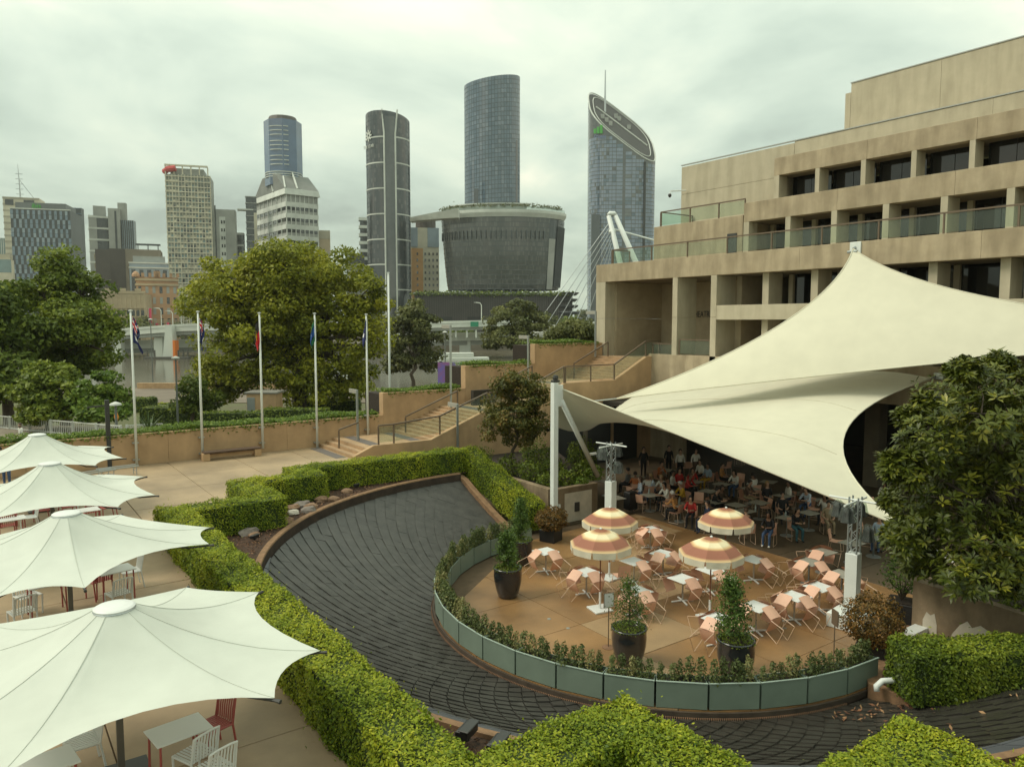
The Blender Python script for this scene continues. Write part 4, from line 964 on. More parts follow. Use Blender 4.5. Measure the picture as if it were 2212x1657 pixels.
# ================================================================== striped parasols
PAR = bpy.data.materials.new('striped_parasol'); PAR.use_nodes = True; t_ = PAR.node_tree; bs = t_.nodes['Principled BSDF']; bs.inputs['Roughness'].default_value = 0.8
ln_ = t_.nodes.new('ShaderNodeAttribute'); ln_.attribute_name = 'tint'
rp = t_.nodes.new('ShaderNodeValToRGB'); t_.links.new(ln_.outputs['Fac'], rp.inputs[0]); e = rp.color_ramp.elements
CREAM = (0.74,0.64,0.42); RUSTC = (0.29,0.115,0.072)
e[0].position = 0.0; e[0].color = (0.26,0.10,0.055,1); e[1].position = 0.97; e[1].color = (0.56,0.40,0.22,1)
for p_,c_ in ((0.20,(0.28,0.11,0.06)),(0.30,(0.55,0.35,0.18)),(0.38,CREAM),(0.52,CREAM),(0.60,(0.60,0.38,0.18)),(0.66,RUSTC),(0.90,RUSTC),(0.95,(0.52,0.34,0.18))): k = e.new(p_); k.color = (*c_,1)
t_.links.new(rp.outputs[0], bs.inputs['Base Color'])
VAL = fabric('valance',(0.66,0.62,0.50),0.15)
POLE = mat('parasol_pole',(0.22,0.09,0.05),0.6)
def parasol(u,v,h,rot,label):
    c0 = PZ(u,v,0); c0.z = 0; t = thing('parasol', c0, label, 'parasol', 'striped parasols on the patio', rot)
    n = 8; sub = 4; rows = 8; Rr = 0.95; v_ = []; f = []
    for j in range(rows+1):
        q = j/rows
        for i in range(n*sub):
            k = i//sub; s_ = (i%sub)/sub; a0,a1 = 2*PI*k/n, 2*PI*(k+1)/n
            d = Vector((math.cos(a0),math.sin(a0),0)).lerp(Vector((math.cos(a1),math.sin(a1),0)),s_)*(Rr*q)
            z = h-0.46*q**1.7-0.02*math.sin(PI*s_)*q; v_.append((d.x,d.y,z))
    m_ = n*sub
    for j in range(rows):
        for i in range(m_): f.append((j*m_+i,(j+1)*m_+i,(j+1)*m_+(i+1)%m_,j*m_+(i+1)%m_))
    c = MB(); c.add(v_,f); o = c.build('canopy', PAR, t, local=True, smooth=False); at_ = o.data.attributes.new('tint','FLOAT','POINT'); at_.data.foreach_set('value',[j/rows for j in range(rows+1) for i in range(m_)])
    ze = h-0.46
    for k in range(n):
        a0,a1 = 2*PI*k/n, 2*PI*(k+1)/n; A = Vector((Rr*math.cos(a0),Rr*math.sin(a0),ze)); B = Vector((Rr*math.cos(a1),Rr*math.sin(a1),ze)); 
        c = MB(); c.grid(lambda s_,w_: A.lerp(B,0.02+0.03*w_+(0.96-0.06*w_)*s_)+Vector((0,0,-0.02*math.sin(PI*s_)))+Vector((0,0,-0.19*w_))+(A+B).normalized()*Vector((1,1,0)).length*0.0+Vector(((A+B).x,(A+B).y,0)).normalized()*(0.012*math.sin(9*s_)*w_), 6, 2) ; c.build('valance_flap', VAL, o, local=True)
        c = MB(); c.tube([(0,0,h-0.04),(A.x*0.5,A.y*0.5,h-0.16),(A.x*0.98,A.y*0.98,ze-0.015)],0.008,4); c.build('rib', POLE, t, local=True)
    c = MB(); c.lathe([(0.02,0.5),(0.02,h-0.03)],8); c.build('pole', POLE, t, local=True)
    c = MB(); c.lathe([(0.035,0.05),(0.035,0.55),(0.0,0.56)],10); c.build('sleeve', WHITEP, t, local=True)
    c = MB(); c.bev(-0.3,0.3,-0.3,0.3,0,0.055,0.01); c.build('base_plate', WHITEP, t, local=True)
    c = MB(); c.lathe([(0.03,h-0.01),(0.045,h+0.02),(0.02,h+0.05),(0,h+0.055)],10); c.build('finial', WHITEP, t, local=True)
parasol(1296,1317,2.49,R(-12.5),'striped rust and cream parasol beside the pot with the sparse tree and menu stand')
parasol(1316,1249,2.44,R(5),'striped rust and cream parasol in front of the mast and planter wall')
parasol(1533,1335,2.43,R(-15),'striped rust and cream parasol beside the tall potted conifer')
parasol(1565,1251,2.45,R(8),'striped rust and cream parasol in front of the dim dining crowd')
# ================================================================== sage planter boxes and box shrubs
NB = 19; angs_ = [R(90+180*(i+0.5)/NB) for i in range(NB)]
def shrub_mesh(seed, green):
    r_ = np.random.default_rng(seed); n = 230; z = r_.uniform(0.02,0.46,n); rad = 0.095*(1.1-(z/0.5)**2)*np.sqrt(r_.uniform(0.1,1,n)); a = r_.uniform(0,2*PI,n)
    k = r_.integers(0,3,n); C = np.c_[rad*np.cos(a)+0.03*np.cos(k*2.1), rad*np.sin(a)+0.03*np.sin(k*2.1), z*(1-0.15*k/2)]
    Nn = np.c_[np.cos(a),np.sin(a),np.full(n,0.5)]; V,F = leaf_quads(C,Nn,0.055,0.5,0.5); return V,F,np.clip(r_.normal(green,0.16,n),0,1)
SH = []
for s_ in range(6):
    V,F,tt = shrub_mesh(100+s_, (0.35,0.45,0.4,0.5,0.75,0.3)[s_]); o = npmesh('tmp', V, F, LF_BOX, tint=tt, local=True); st_ = MB(); SH.append(o.data); bpy.data.objects.remove(o)
for i,a in enumerate(angs_):
    c = Vector((CX+6.93*math.cos(a), CYY+6.93*math.sin(a), 0)); rz = a-PI/2
    t = thing('planter_box', c, 'sage green metal planter box on the rim of the patio', 'planter', 'sage planter boxes round the patio', rz)
    L2, Wd, Hh = 1.13/2, 0.40/2, 0.62; th_ = 0.02
    for bx_,nm in (((-L2,L2,Wd-th_,Wd,0.02,Hh),'outer_panel'),((-L2+0.03,L2-0.03,-Wd,-Wd+th_,0.02,Hh),'inner_panel'),((-L2,-L2+th_,-Wd+th_,Wd-th_,0.02,Hh),'end_panel'),((L2-th_,L2,-Wd+th_,Wd-th_,0.02,Hh),'end_panel')):
        p = MB(); p.box(*bx_); pn_ = p.build(nm, GREENP, t, local=True); op_ = pn_ if nm == 'outer_panel' else op_
    rim = MB(); rim.mi = 0
    rim.box(-L2-0.012,L2+0.012,Wd-0.02,Wd+0.015,Hh+0.001,Hh+0.02); rim.build('rim', mat('rim_edge',(0.36,0.44,0.38),0.5), op_, local=True)
    p = MB(); p.box(-L2+0.022,L2-0.022,-Wd+0.022,Wd-0.022,0.3,Hh-0.07); p.build('soil', SOIL, t, local=True)
    ns_ = 6 if i < 9 else 5
    for k in range(ns_):
        lx = -L2+0.14+(1.13-0.28)*k/(ns_-1)+rng.normal(0,0.03); ly = rng.normal(0,0.04); x = c.x+lx*math.cos(rz)-ly*math.sin(rz); y = c.y+lx*math.sin(rz)+ly*math.cos(rz)
        j = int(rng.integers(0,6)); s_ = rng.uniform(0.85,1.25)*(1.25 if i < 9 else 1.1)
        o = inst(SH[j],'box_shrub',(x,y,Hh-0.08),None,(0,0,rng.uniform(0,6.28)),(s_*1.1,s_*1.1,s_)); tag(o,'small upright box shrub growing in a sage planter','shrub','box shrubs in the planter boxes')
# ================================================================== dark glazed pots
POTPROF = [(0.27,0.0),(0.31,0.03),(0.38,0.25),(0.435,0.5),(0.45,0.72),(0.44,0.88),(0.455,0.92),(0.455,0.96),(0.40,0.96),(0.40,0.80)]
def pot(u,v,s,label):
    c = PZ(u,v,0); c.z = 0; t = thing('glazed_pot', c, label, 'pot', 'dark glazed pots')
    b = MB(); b.lathe([(r_*s,z*s) for r_,z in POTPROF],28); b.build('vessel', POT, t, local=True, smooth=True)
    b = MB(); b.lathe([(0.0,0.86*s),(0.40*s,0.84*s)],20); b.build('soil', SOIL, t, local=True)
    n = 900; a = rng.uniform(0,2*PI,n); r_ = 0.47*s*np.sqrt(rng.uniform(0,1,n)); C = np.c_[r_*np.cos(a),r_*np.sin(a),0.90*s+0.12*s*(1-(r_/(0.5*s))**2)+rng.uniform(-0.03,0.05,n)]
    V,F = leaf_quads(C,np.tile([0,0,1.],(n,1)),0.06,0.35,0.8); stuff(npmesh('moss_cushion',V,F,LF_MOSS,t,tint=np.clip(rng.normal(0.5,0.2,n),0,1),local=True))
    return c
def conifer(c,z0,h,w_,label,dens,seed,name='conifer',lm=LF_CON,sz=0.075,trunkclear=0.12,cat='tree'):
    r_ = np.random.default_rng(seed); t = thing(name,(c.x,c.y,z0),label,cat,'small potted trees'); b = MB()
    b.tube([(0,0,-0.1),(0.02,0.01,h*0.4),(0,-0.02,h*0.95)],[0.03,0.022,0.006],6)
    Cs = []; nb = 46
    for i in range(nb):
        f_ = trunkclear+(1-trunkclear)*(i+0.5)/nb; z = f_*h; a = r_.uniform(0,2*PI); ww = w_*(0.35+0.65*math.sin(PI*min(1,0.25+f_*0.70))**0.8)*(1.0-f_*0.5)*r_.uniform(0.55,1.15)
        e_ = Vector((ww*math.cos(a),ww*math.sin(a),z+0.22*h*0.35)); b.tube([(0,0,z-0.05*h),e_*0.6+Vector((0,0,z*0.4-0.02)),e_],[0.008,0.006,0.003],4,cap=False)
        n = int(dens*(0.6+r_.uniform(0,0.8))); s_ = r_.uniform(0.25,1.08,n)[:,None]; Cs.append(np.array([0,0,z-0.03])*(1-s_)+np.array(e_)*s_+r_.normal(0,0.045*max(0.6,w_/0.3),(n,3)))
    b.build('trunk', BARK, t, local=True); C = np.concatenate(Cs); V,F = leaf_quads(C,np.c_[C[:,:2]*2,np.full(len(C),0.5)],sz,0.45,0.7)
    stuff(npmesh('crown',V,F,lm,t,tint=np.clip(r_.normal(0.45,0.2,len(C)),0,1),local=True)); return t
c = pot(1097,1288,1.0,'dark glazed pot holding a bushy upright conifer'); conifer(c,0.9,1.1,0.46,'bushy upright conifer in the pot beside the planter ring',110,11)
c = pot(1125,1218,0.95,'dark glazed pot behind the bushy conifer'); conifer(c,0.86,1.4,0.46,'airy conifer in the pot nearest the sloping hedge',75,12)
c = pot(1358,1432,1.0,'dark glazed pot with thick green moss beside the menu stand'); conifer(c,0.93,1.2,0.54,'sparse conifer rising from the mossy pot',40,13,sz=0.06)
c = pot(1588,1462,1.02,'dark glazed pot with a bare rim beside the tall conifer'); conifer(c+Vector((-0.12,0.1,0)),0.9,1.5,0.60,'tall dense conifer in the pot near the curved planters',85,14)
def square_tub(u,v,s,h,label):
    c = PZ(u,v,0); c.z = 0; t = thing('square_tub',c,label,'pot','black square tubs',R(20)); b = MB(); b.bev(-s,s,-s,s,0,h,0.02); b.build('tub',BLACK,t,local=True); b = MB(); b.box(-s+0.03,s-0.03,-s+0.03,s-0.03,h+0.001,h+0.03); b.build('soil',SOIL,t,local=True); return c
def bush(c,z0,r_,label,lm,n,sz,seed,name='round_bush',group=None,squash=0.85,clear=0.0):
    q = np.random.default_rng(seed); t = thing(name,(c.x,c.y,z0),label,'bush',group); b = MB()
    for i in range(14):
        a = q.uniform(0,2*PI); e_ = Vector((math.cos(a)*r_*0.7,math.sin(a)*r_*0.7,r_*squash*q.uniform(0.6,1.5))); b.tube([(0,0,0),e_*0.5+Vector((0,0,0.1)),e_],[0.02,0.012,0.005],5,cap=False)
    b.build('stems',BARK,t,local=True); d = q.normal(0,1,(n,3)); d /= np.linalg.norm(d,axis=1)[:,None]
    rr_ = (0.62+0.42*q.uniform(0,1,n)**0.6)*(1+0.12*np.sin(d[:,0]*5+d[:,1]*4)+0.10*np.sin(d[:,2]*7+d[:,0]*6)); C = d*rr_[:,None]*r_*np.array([1,1,squash])+np.array([0,0,r_*squash*1.0+clear])
    C = C[C[:,2] > 0.02]; V,F = leaf_quads(C,C-np.array([0,0,r_*squash*0.6]),sz,0.5,0.6); stuff(npmesh('foliage',V,F,lm,t,tint=np.clip(q.normal(0.5,0.22,len(C)),0,1),local=True)); return t
c = square_tub(1190,1168,0.33,0.5,'black square tub under the russet bush by the mast'); bush(c,0.42,0.62,'russet rounded bush in the black tub by the mast',LF_RED,4200,0.085,21,squash=0.72)
c = square_tub(1882,1425,0.34,0.5,'black square tub under the copper bush beside the light tower'); bush(c,0.38,0.72,'copper-brown round bush beside the light tower plinth',LF_RED,5200,0.08,22,squash=0.9)
c = square_tub(1945,1352,0.36,0.75,'tall black square tub beside the stained planter wall'); bush(c,0.75,0.55,'thin green shrub growing from the tall black tub',LF_CON,900,0.09,23,squash=1.1,clear=0.2)
# menu stands
def menu_stand(u,v,rz,label):
    c = PZ(u,v,0); t = thing('menu_stand',c,label,'sign stand','menu stands on the patio',rz)
    b = MB(); b.lathe([(0.17,0),(0.17,0.012),(0.03,0.03)],18); b.build('base_disc',RUST,t,local=True); b = MB(); b.lathe([(0.014,0.03),(0.014,1.15)],8); b.build('pole',BRONZE,t,local=True)
    b = MB(); b.bev(-0.15,0.15,-0.012,0.012,1.1,1.5,0.004); b.build('frame',BRONZE,t,local=True); b = MB(); b.box(-0.135,0.135,-0.016,-0.0125,1.115,1.485); b.build('menu_card',WHITEP,t,local=True)
menu_stand(1314,1398,R(-15),'menu stand with a blank white card beside the mossy pot'); menu_stand(1800,1442,R(60),'menu stand seen edge-on behind the planter boxes')
# ================================================================== people
def skin_body(name, J, E, tags):
    """J: {joint:(x,y,z,radius)}, E: edges, tags: joint -> material slot (0 skin 1 top 2 trousers 3 shoes); one continuous mesh"""
    names = list(J); ix = {n:i for i,n in enumerate(names)}
    me = bpy.data.meshes.new(name); me.from_pydata([J[n][:3] for n in names],[(ix[a],ix[b]) for a,b in E],[])
    o = bpy.data.objects.new(name, me); COL.objects.link(o); sm = o.modifiers.new('skin','SKIN'); sm.use_smooth_shade = True; sm.branch_smoothing = 0.3
    for n in names:
        sv = me.skin_vertices[0].data[ix[n]]; r_ = J[n][3]; sv.radius = r_ if isinstance(r_,tuple) else (r_,r_); sv.use_root = (n == 'pelvis')
    ss = o.modifiers.new('sub','SUBSURF'); ss.levels = 1; ss.render_levels = 1
    bpy.context.view_layer.update(); m2 = bpy.data.meshes.new_from_object(o.evaluated_get(bpy.context.evaluated_depsgraph_get())); bpy.data.objects.remove(o)
    P = np.array([J[n][:3] for n in names]); seg = [(ix[a],ix[b]) for a,b in E]; m2.materials.clear()
    for k in range(4): m2.materials.append(SKINM)
    idx = []
    for p in m2.polygons:
        c = np.array(p.center); best = 1e9; bi = 0
        for a,b in seg:
            ab = P[b]-P[a]; s_ = np.clip(np.dot(c-P[a],ab)/(ab@ab),0,1); d = np.linalg.norm(P[a]+ab*s_-c)
            if d < best: best = d; bi = b if s_ > 0.5 else a
        idx.append(tags.get(names[bi],1))
    m2.polygons.foreach_set('material_index', idx); m2.name = name; return m2
SKINM = mat('skin',(0.42,0.25,0.17),0.6); SKIND = mat('skin_brown',(0.22,0.12,0.075),0.6)
def side(n,s): return n+('_r' if s > 0 else '_l')
def make_pose(kind):
    J = {}; E = []; T = {}
    def add(n,p,r,par=None,tg=1): J[n] = (*p,r); T[n] = tg; (E.append((par,n)) if par else None)
    sit = kind.startswith('sit'); lean = {'sit_lean':0.16,'sit_up':0.02,'sit_reach':0.10,'stand':0.0,'walk':0.03,'bend':0.35}[kind]
    hz = 0.56 if sit else 0.93
    add('pelvis',(0,0,hz),(0.15,0.12),None,2); add('waist',(0,lean*0.25,hz+0.16),(0.135,0.10),'pelvis',1); add('chest',(0,lean*0.7,hz+0.36),(0.155,0.11),'waist',1)
    add('neck',(0,lean*1.0,hz+0.53),0.055,'chest',0); hd = lean*1.25+0.01
    add('chin',(0,hd+0.02,hz+0.60),(0.062,0.07),'neck',0); add('face',(0,hd+0.01,hz+0.69),(0.078,0.095),'chin',0); add('crown',(0,hd-0.01,hz+0.77),(0.065,0.08),'face',0)
    add('nose',(0,hd+0.115,hz+0.67),0.012,'face',0)
    for s in (-1,1):
        sh = side('shoulder',s); add(sh,(s*0.17,lean*0.75,hz+0.46),0.065,'chest',1)
        if kind == 'sit_lean': el,wr,hn = (s*0.24,lean+0.12,hz+0.22),(s*0.12,lean+0.36,hz+0.25),(s*0.08,lean+0.43,hz+0.26)
        elif kind == 'sit_reach': el,wr,hn = (s*0.26,0.18,hz+0.24),(s*0.17,0.36,hz+0.42 if s > 0 else hz+0.2),(s*0.12,0.40,hz+0.50 if s > 0 else hz+0.19)
        elif kind == 'sit_up': el,wr,hn = (s*0.25,0.03,hz+0.18),(s*0.17,0.24,hz+0.10),(s*0.12,0.30,hz+0.10)
        elif kind == 'bend': el,wr,hn = (s*0.22,0.42,hz+0.18),(s*0.16,0.55,hz-0.05),(s*0.14,0.58,hz-0.12)
        else:
            sw = 0.12*s if kind == 'walk' else 0.03; el,wr,hn = (s*0.24,-sw*0.5,hz+0.18),(s*0.25,sw+0.06,hz-0.05),(s*0.245,sw+0.09,hz-0.13)
        add(side('elbow',s),el,0.045,sh,1); add(side('wrist',s),wr,0.03,side('elbow',s),0); add(side('palm',s),hn,(0.038,0.02),side('wrist',s),0)
        d = (Vector(hn)-Vector(wr)).normalized(); sd_ = d.cross(Vector((0,0,1))) ; sd_ = sd_.normalized() if sd_.length > 0.1 else Vector((0,1,0))
        for k,(o_,l_) in enumerate(((-0.03,0.055),(-0.01,0.075),(0.01,0.07),(0.03,0.055))):
            add(side('finger%d'%k,s), tuple(Vector(hn)+d*l_+sd_*o_-Vector((0,0,0.012))), 0.009, side('palm',s),0)
        add(side('thumb',s), tuple(Vector(hn)-sd_*s*0.045+d*0.02), 0.010, side('palm',s),0)
        hp = side('hip',s); add(hp,(s*0.09,0.01,hz-0.03),0.095,'pelvis',2)
        if sit: kn,an,to = (s*0.12,0.42,hz-0.04),(s*0.12,0.40,0.09),(s*0.13,0.54,0.045)
        elif kind == 'walk': kn,an,to = (s*0.09,0.10+0.10*s,0.50),(s*0.09,0.22*s-0.04,0.10),(s*0.09,0.22*s+0.10,0.05)
        else: kn,an,to = (s*0.10,0.02,0.50),(s*0.10,0.0,0.09),(s*0.11,0.14,0.045)
        add(side('knee',s),kn,0.065,hp,2); add(side('ankle',s),an,0.042,side('knee',s),2); add(side('toe',s),to,(0.045,0.035),side('ankle',s),3)
    return skin_body(kind, J, E, T), Vector((0,hd,hz+0.69))
POSES = {k:make_pose(k) for k in ('sit_lean','sit_up','sit_reach','stand','walk','bend')}
def hair_mesh(long):
    b = MB(); v = []; n1_,n2_ = 12,6; f = []
    for j in range(n2_+1):
        th_ = PI*0.62*j/n2_
        for i in range(n1_):
            ph = 2*PI*i/n1_; front = max(0,math.sin(ph)); t2 = th_*(1-0.45*front); r_ = 0.108
            z = r_*1.12*math.cos(t2)
            v.append((r_*0.92*math.sin(t2)*math.cos(ph), r_*1.08*math.sin(t2)*math.sin(ph)-0.012, z+0.02))
    for j in range(n2_):
        for i in range(n1_): f.append((j*n1_+i,(j+1)*n1_+i,(j+1)*n1_+(i+1)%n1_,j*n1_+(i+1)%n1_))
    b.add(v,f)
    if long: b.grid(lambda s_,w_: (0.105*math.cos(PI*(1+s_))*(1-0.1*w_), -0.02+0.10*math.sin(PI*(1+s_)), 0.0-0.26*w_), 8, 4)
    o = b.build('hair', DARK, local=True, smooth=True); m = o.data; bpy.data.objects.remove(o); return m
HAIR = [hair_mesh(False), hair_mesh(True)]
CL = {k:mat('cloth_'+k,c,0.85,0.15,9) for k,c in dict(white=(0.66,0.64,0.58),black=(0.012,0.012,0.014),navy=(0.022,0.032,0.07),red=(0.42,0.03,0.025),mustard=(0.46,0.27,0.02),paleblue=(0.30,0.38,0.46),orange=(0.42,0.13,0.04),grey=(0.16,0.16,0.16),jeans=(0.05,0.09,0.18),khaki=(0.26,0.20,0.12),brown=(0.10,0.06,0.04),teal=(0.03,0.10,0.12),pink=(0.55,0.25,0.28)).items()}
CL['print'] = mat('cloth_print',(0.55,0.25,0.06),0.85,0.9,22,col2=(0.05,0.05,0.05)); CL['bluewhite'] = mat('cloth_bluewhite',(0.62,0.66,0.70),0.85,0.3,26,col2=(0.16,0.24,0.36))
HC = {'dark':mat('hair_dark',(0.015,0.010,0.008),0.6),'blond':mat('hair_blond',(0.32,0.21,0.10),0.6),'grey':mat('hair_grey',(0.5,0.5,0.48),0.7),'brown':mat('hair_brown',(0.07,0.04,0.022),0.6)}
def person(pose, loc, rz, top, bot, hair, long, label, group='people at the court', skin=SKINM, shoe='white', s=1.0):
    me,hp = POSES[pose]; o = inst(me,'person',loc,None,(0,0,rz),(s,s,s)); tag(o,label,'person',group)
    for k,m in enumerate((skin,CL[top],CL[bot],CL[shoe])): o.material_slots[k].link = 'OBJECT'; o.material_slots[k].material = m
    h = inst(HAIR[1 if long else 0],'hair',hp+Vector((0,0,0.0)),o); h.material_slots[0].link = 'OBJECT'; h.material_slots[0].material = HC[hair]
    return o
def c1(px,py): return 1267.3+px/5.486, 921.7+py/5.486
def c2(px,py): return 1613+px/4.793, 921.7+py/4.793
SEAT = [ # crop pos of head, facing degrees (world), top, trousers, hair, long, pose, label
 (c1(495,520),20,'grey','black','dark',0,'sit_up','person in a grey top seated at the edge of the hall by the light tower'),
 (c1(580,575),-40,'orange','black','dark',0,'sit_lean','person in an orange top with short dark hair leaning on a table'),
 (c1(640,625),60,'bluewhite','jeans','brown',1,'sit_up','person in a blue patterned top with long brown hair'),
 (c1(735,600),-30,'white','grey','brown',1,'sit_lean','person in white with long brown hair leaning in'),
 (c1(800,590),70,'bluewhite','jeans','blond',1,'sit_lean','person in a pale blue patterned blouse with long blond hair'),
 (c1(910,600),100,'white','black','blond',1,'sit_lean','person in a white blouse with long blond hair'),
 (c1(960,690),80,'white','black','dark',1,'sit_lean','person in a white cardigan with long dark hair'),
 (c1(1015,550),200,'white','black','dark',0,'sit_up','person in a white shirt and dark vest facing the terrace'),
 (c1(865,440),180,'orange','brown','dark',0,'sit_reach','person in an orange top far back in the hall'),
 (c1(1095,520),170,'red','black','dark',1,'sit_up','person in red with long dark hair at the back tables'),
 (c1(1190,580),190,'red','black','brown',0,'sit_lean','person in a red jumper leaning over a back table'),
 (c1(1245,515),150,'red','black','dark',0,'sit_reach','person in red raising a hand to the face'),
 (c1(1150,680),75,'mustard','brown','grey',0,'sit_lean','person in a mustard yellow top with grey hair'),
 (c1(1062,805),10,'print','black','grey',0,'sit_lean','person with white hair in a bright multicoloured print'),
 (c1(1245,845),120,'red','black','dark',1,'sit_lean','person in a red jacket with long black hair at the front table'),
 (c1(1350,420),90,'white','black','dark',0,'sit_up','person in a crisp white shirt under the sail edge'),
 (c1(1440,465),90,'paleblue','mustard','dark',0,'sit_up','person in a light blue shirt and mustard trousers'),
 (c1(1600,460),200,'print','black','dark',0,'sit_up','person in a dark print top beneath the sail'),
 (c1(1770,540),100,'white','jeans','dark',1,'sit_lean','person in white beside a child-height chair back'),
 (c1(1990,585),-20,'white','brown','dark',0,'sit_reach','person in white with both arms lifted to the table'),
 (c1(2135,680),160,'black','black','blond',1,'sit_up','person in black with blond hair'),
 (c1(1500,750),200,'black','black','dark',0,'sit_lean','person in black facing the parasols'),(c1(1570,720),170,'brown','black','dark',1,'sit_lean','person in brown beside the one in black'),
 (c1(1440,915),60,'navy','navy','dark',0,'sit_up','person in navy seated just behind the striped parasol'),(c1(1890,660),190,'brown','khaki','dark',0,'sit_lean','person in brown with khaki trousers'),
 (c2(440,590),60,'white','navy','dark',0,'sit_up','person in a loose white shirt under the low sail edge'),(c2(370,705),140,'black','black','dark',0,'sit_up','person in black turned towards the neighbouring table'),
 (c2(640,650),90,'bluewhite','jeans','brown',0,'sit_lean','person in a white shirt with blue print at a table near the light tower'),(c2(820,720),100,'white','black','dark',1,'sit_reach','person in white drinking near the light tower'),
 (c2(845,800),140,'khaki','khaki','dark',0,'sit_up','person in beige seated beside the light tower'),(c2(505,860),150,'black','teal','dark',1,'sit_lean','person in black with bare legs at the near table'),
 (c2(240,905),110,'black','jeans','dark',1,'sit_lean','person in black with blue jeans and white shoes'),(c2(15,890),-30,'black','khaki','brown',0,'sit_lean','person in black with khaki shorts and white shoes'),
 (c2(570,600),200,'brown','black','brown',1,'sit_up','person in brown at the dimmest table'),(c2(1430,595),90,'white','black','dark',0,'sit_up','person in white beyond the sail edge near the glossy tree'),
 (c2(1380,955),100,'paleblue','jeans','brown',0,'sit_up','person in pale blue by the glossy tree'),(c2(1475,955),80,'mustard','black','dark',1,'sit_up','person in yellow with a backpack by the glossy tree')]
def blocked(x,y): return False
for k,((u,v),deg,top,bot,hr,lg,ps,lab) in enumerate(SEAT):
    p = PZ(u,v,1.22); a = R(deg); p.z = 0
    person(ps,p,a,top,bot,hr,lg,lab,skin=(SKINM,SKIND,SKINM)[k%3],shoe='white' if 'white shoes' in lab else 'black')
    c = Vector((math.sin(a),-math.cos(a),0)); put_chair(p-c*0.24+Vector((0,0,0)), a, 0, 'peach chair taken by the '+__import__('re').split(' (?:at|beside|under|near|by|leaning|facing|far|just|beneath|seated|beyond|raising|turned|towards|drinking|and white) ?',lab)[0], 'occupied peach chairs in the dining hall')
for (u,v,top,bot,lab) in [(*c1(1110,290),'white','black','standing person in a white shirt at the back of the hall'),(*c1(1295,285),'white','brown','standing person in a pale shirt beside a pillar'),(*c1(975,245),'black','black','standing person in black in the dim back of the hall'),(*c1(675,265),'black','black','standing staff member in black near the left of the hall')]:
    p = PZ(u,v,1.62); p.z = 0; person('stand',p,R(150),top,bot,'dark',0,lab,shoe='black')
IT = [(1311,1039),(1405,1069),(1470,1090),(1330,1075),(1420,1045),(1376,1030),(1500,1040),(1440,1015),(1530,1060),(1560,1045),(1620,1055),(1660,1040),(1700,1118),(1748,1107),(1693,1070),(1640,1085),(1590,1090),(1545,1083),(1720,1065),(1775,1080),(1610,1103)]
for k,(u,v) in enumerate(IT):
    p = PZ(u,v,0.745); put_table('g',p.x,p.y,rng.normal(0,0.15),'grey-topped disc-based table in the dim dining hall','grey tables in the dining hall')
for (u,v,dg) in [(1388,1102,-70),(1420,1105,70),(1375,1085,-90),(1440,1110,-30),(1505,1107,120),(1600,1092,0),(1636,1095,180),(1560,1025,0),(1588,1005,20),(1660,1022,150),(1712,1035,90),(1745,1060,160),(1800,1100,120),(1770,1122,200),(1690,1108,30),(1640,1117,60),(1760,1033,30),(1590,1060,100),(1480,1025,-30),(1890,1180,200),(1895,1120,160)]:
    p = PZ(u,v,0.0); 
    put_chair((p.x,p.y,0), R(dg), 0, 'empty upright peach chair in the dim dining hall', 'empty peach chairs in the dining hall')
# bottles and plates on some tables
for (u,v,n) in [(1470,1088,3),(1635,1104,3),(1405,1066,2),(1700,1115,1)]:
    p = PZ(u,v,0.745)
    for i in range(n):
        b = MB(); b.lathe([(0.035,0),(0.037,0.15),(0.014,0.2),(0.014,0.26),(0,0.262)],8,(p.x+0.1*i-0.1,p.y+0.07*i,0.747)); tag(b.build('water_bottle',mat('bottle_glass',(0.30,0.34,0.32),0.1)),'clear bottle standing on a grey dining table','bottle','bottles on the dining tables')
b = MB(); p = PZ(1362,1105,0); b.bev(p.x-0.25,p.x+0.25,p.y-0.2,p.y+0.2,0.1,0.95,0.05); b.tube([(p.x-0.2,p.y,0.95),(p.x-0.2,p.y-0.25,1.1),(p.x+0.2,p.y-0.25,1.1),(p.x+0.2,p.y,0.95)],0.015,6); tag(b.build('waste_trolley',BLACK),'black trolley bin beside the light tower at the hall entrance','bin')
# people elsewhere
p = PZ(369,894,-3.42); person('walk',p,R(-70),'brown','jeans','brown',1,'person with long hair walking along the riverside path','people in the park')
p = PZ(397,892,-3.42); person('walk',p,R(100),'white','black','dark',0,'person in white walking the other way on the riverside path','people in the park')
for (u,v,tp,lab) in [(774,882,'navy','person in blue standing by the low fence beyond the wall'),(757,884,'white','person in white beside a companion in pink beyond the wall'),(764,884,'pink','person in pink beside a companion in white beyond the wall')]:
    p = PD(u,v,104); p.z = -3.44; person('stand',p,R(20),tp,'black','dark',1,lab,'people in the park')
p = PD(48,975,44); p.z = 0.0; person('walk',PD(47,968,47).xy.to_3d()+Vector((0,0,0.6)),R(120),'white','khaki','brown',0,'person in a pale top walking behind the farthest white umbrella','people near the umbrellas')
p = PZ(16,1052,PZ0); person('bend',p,R(150),'grey','jeans','dark',0,'person in jeans bending beneath the farthest white umbrella','people near the umbrellas')

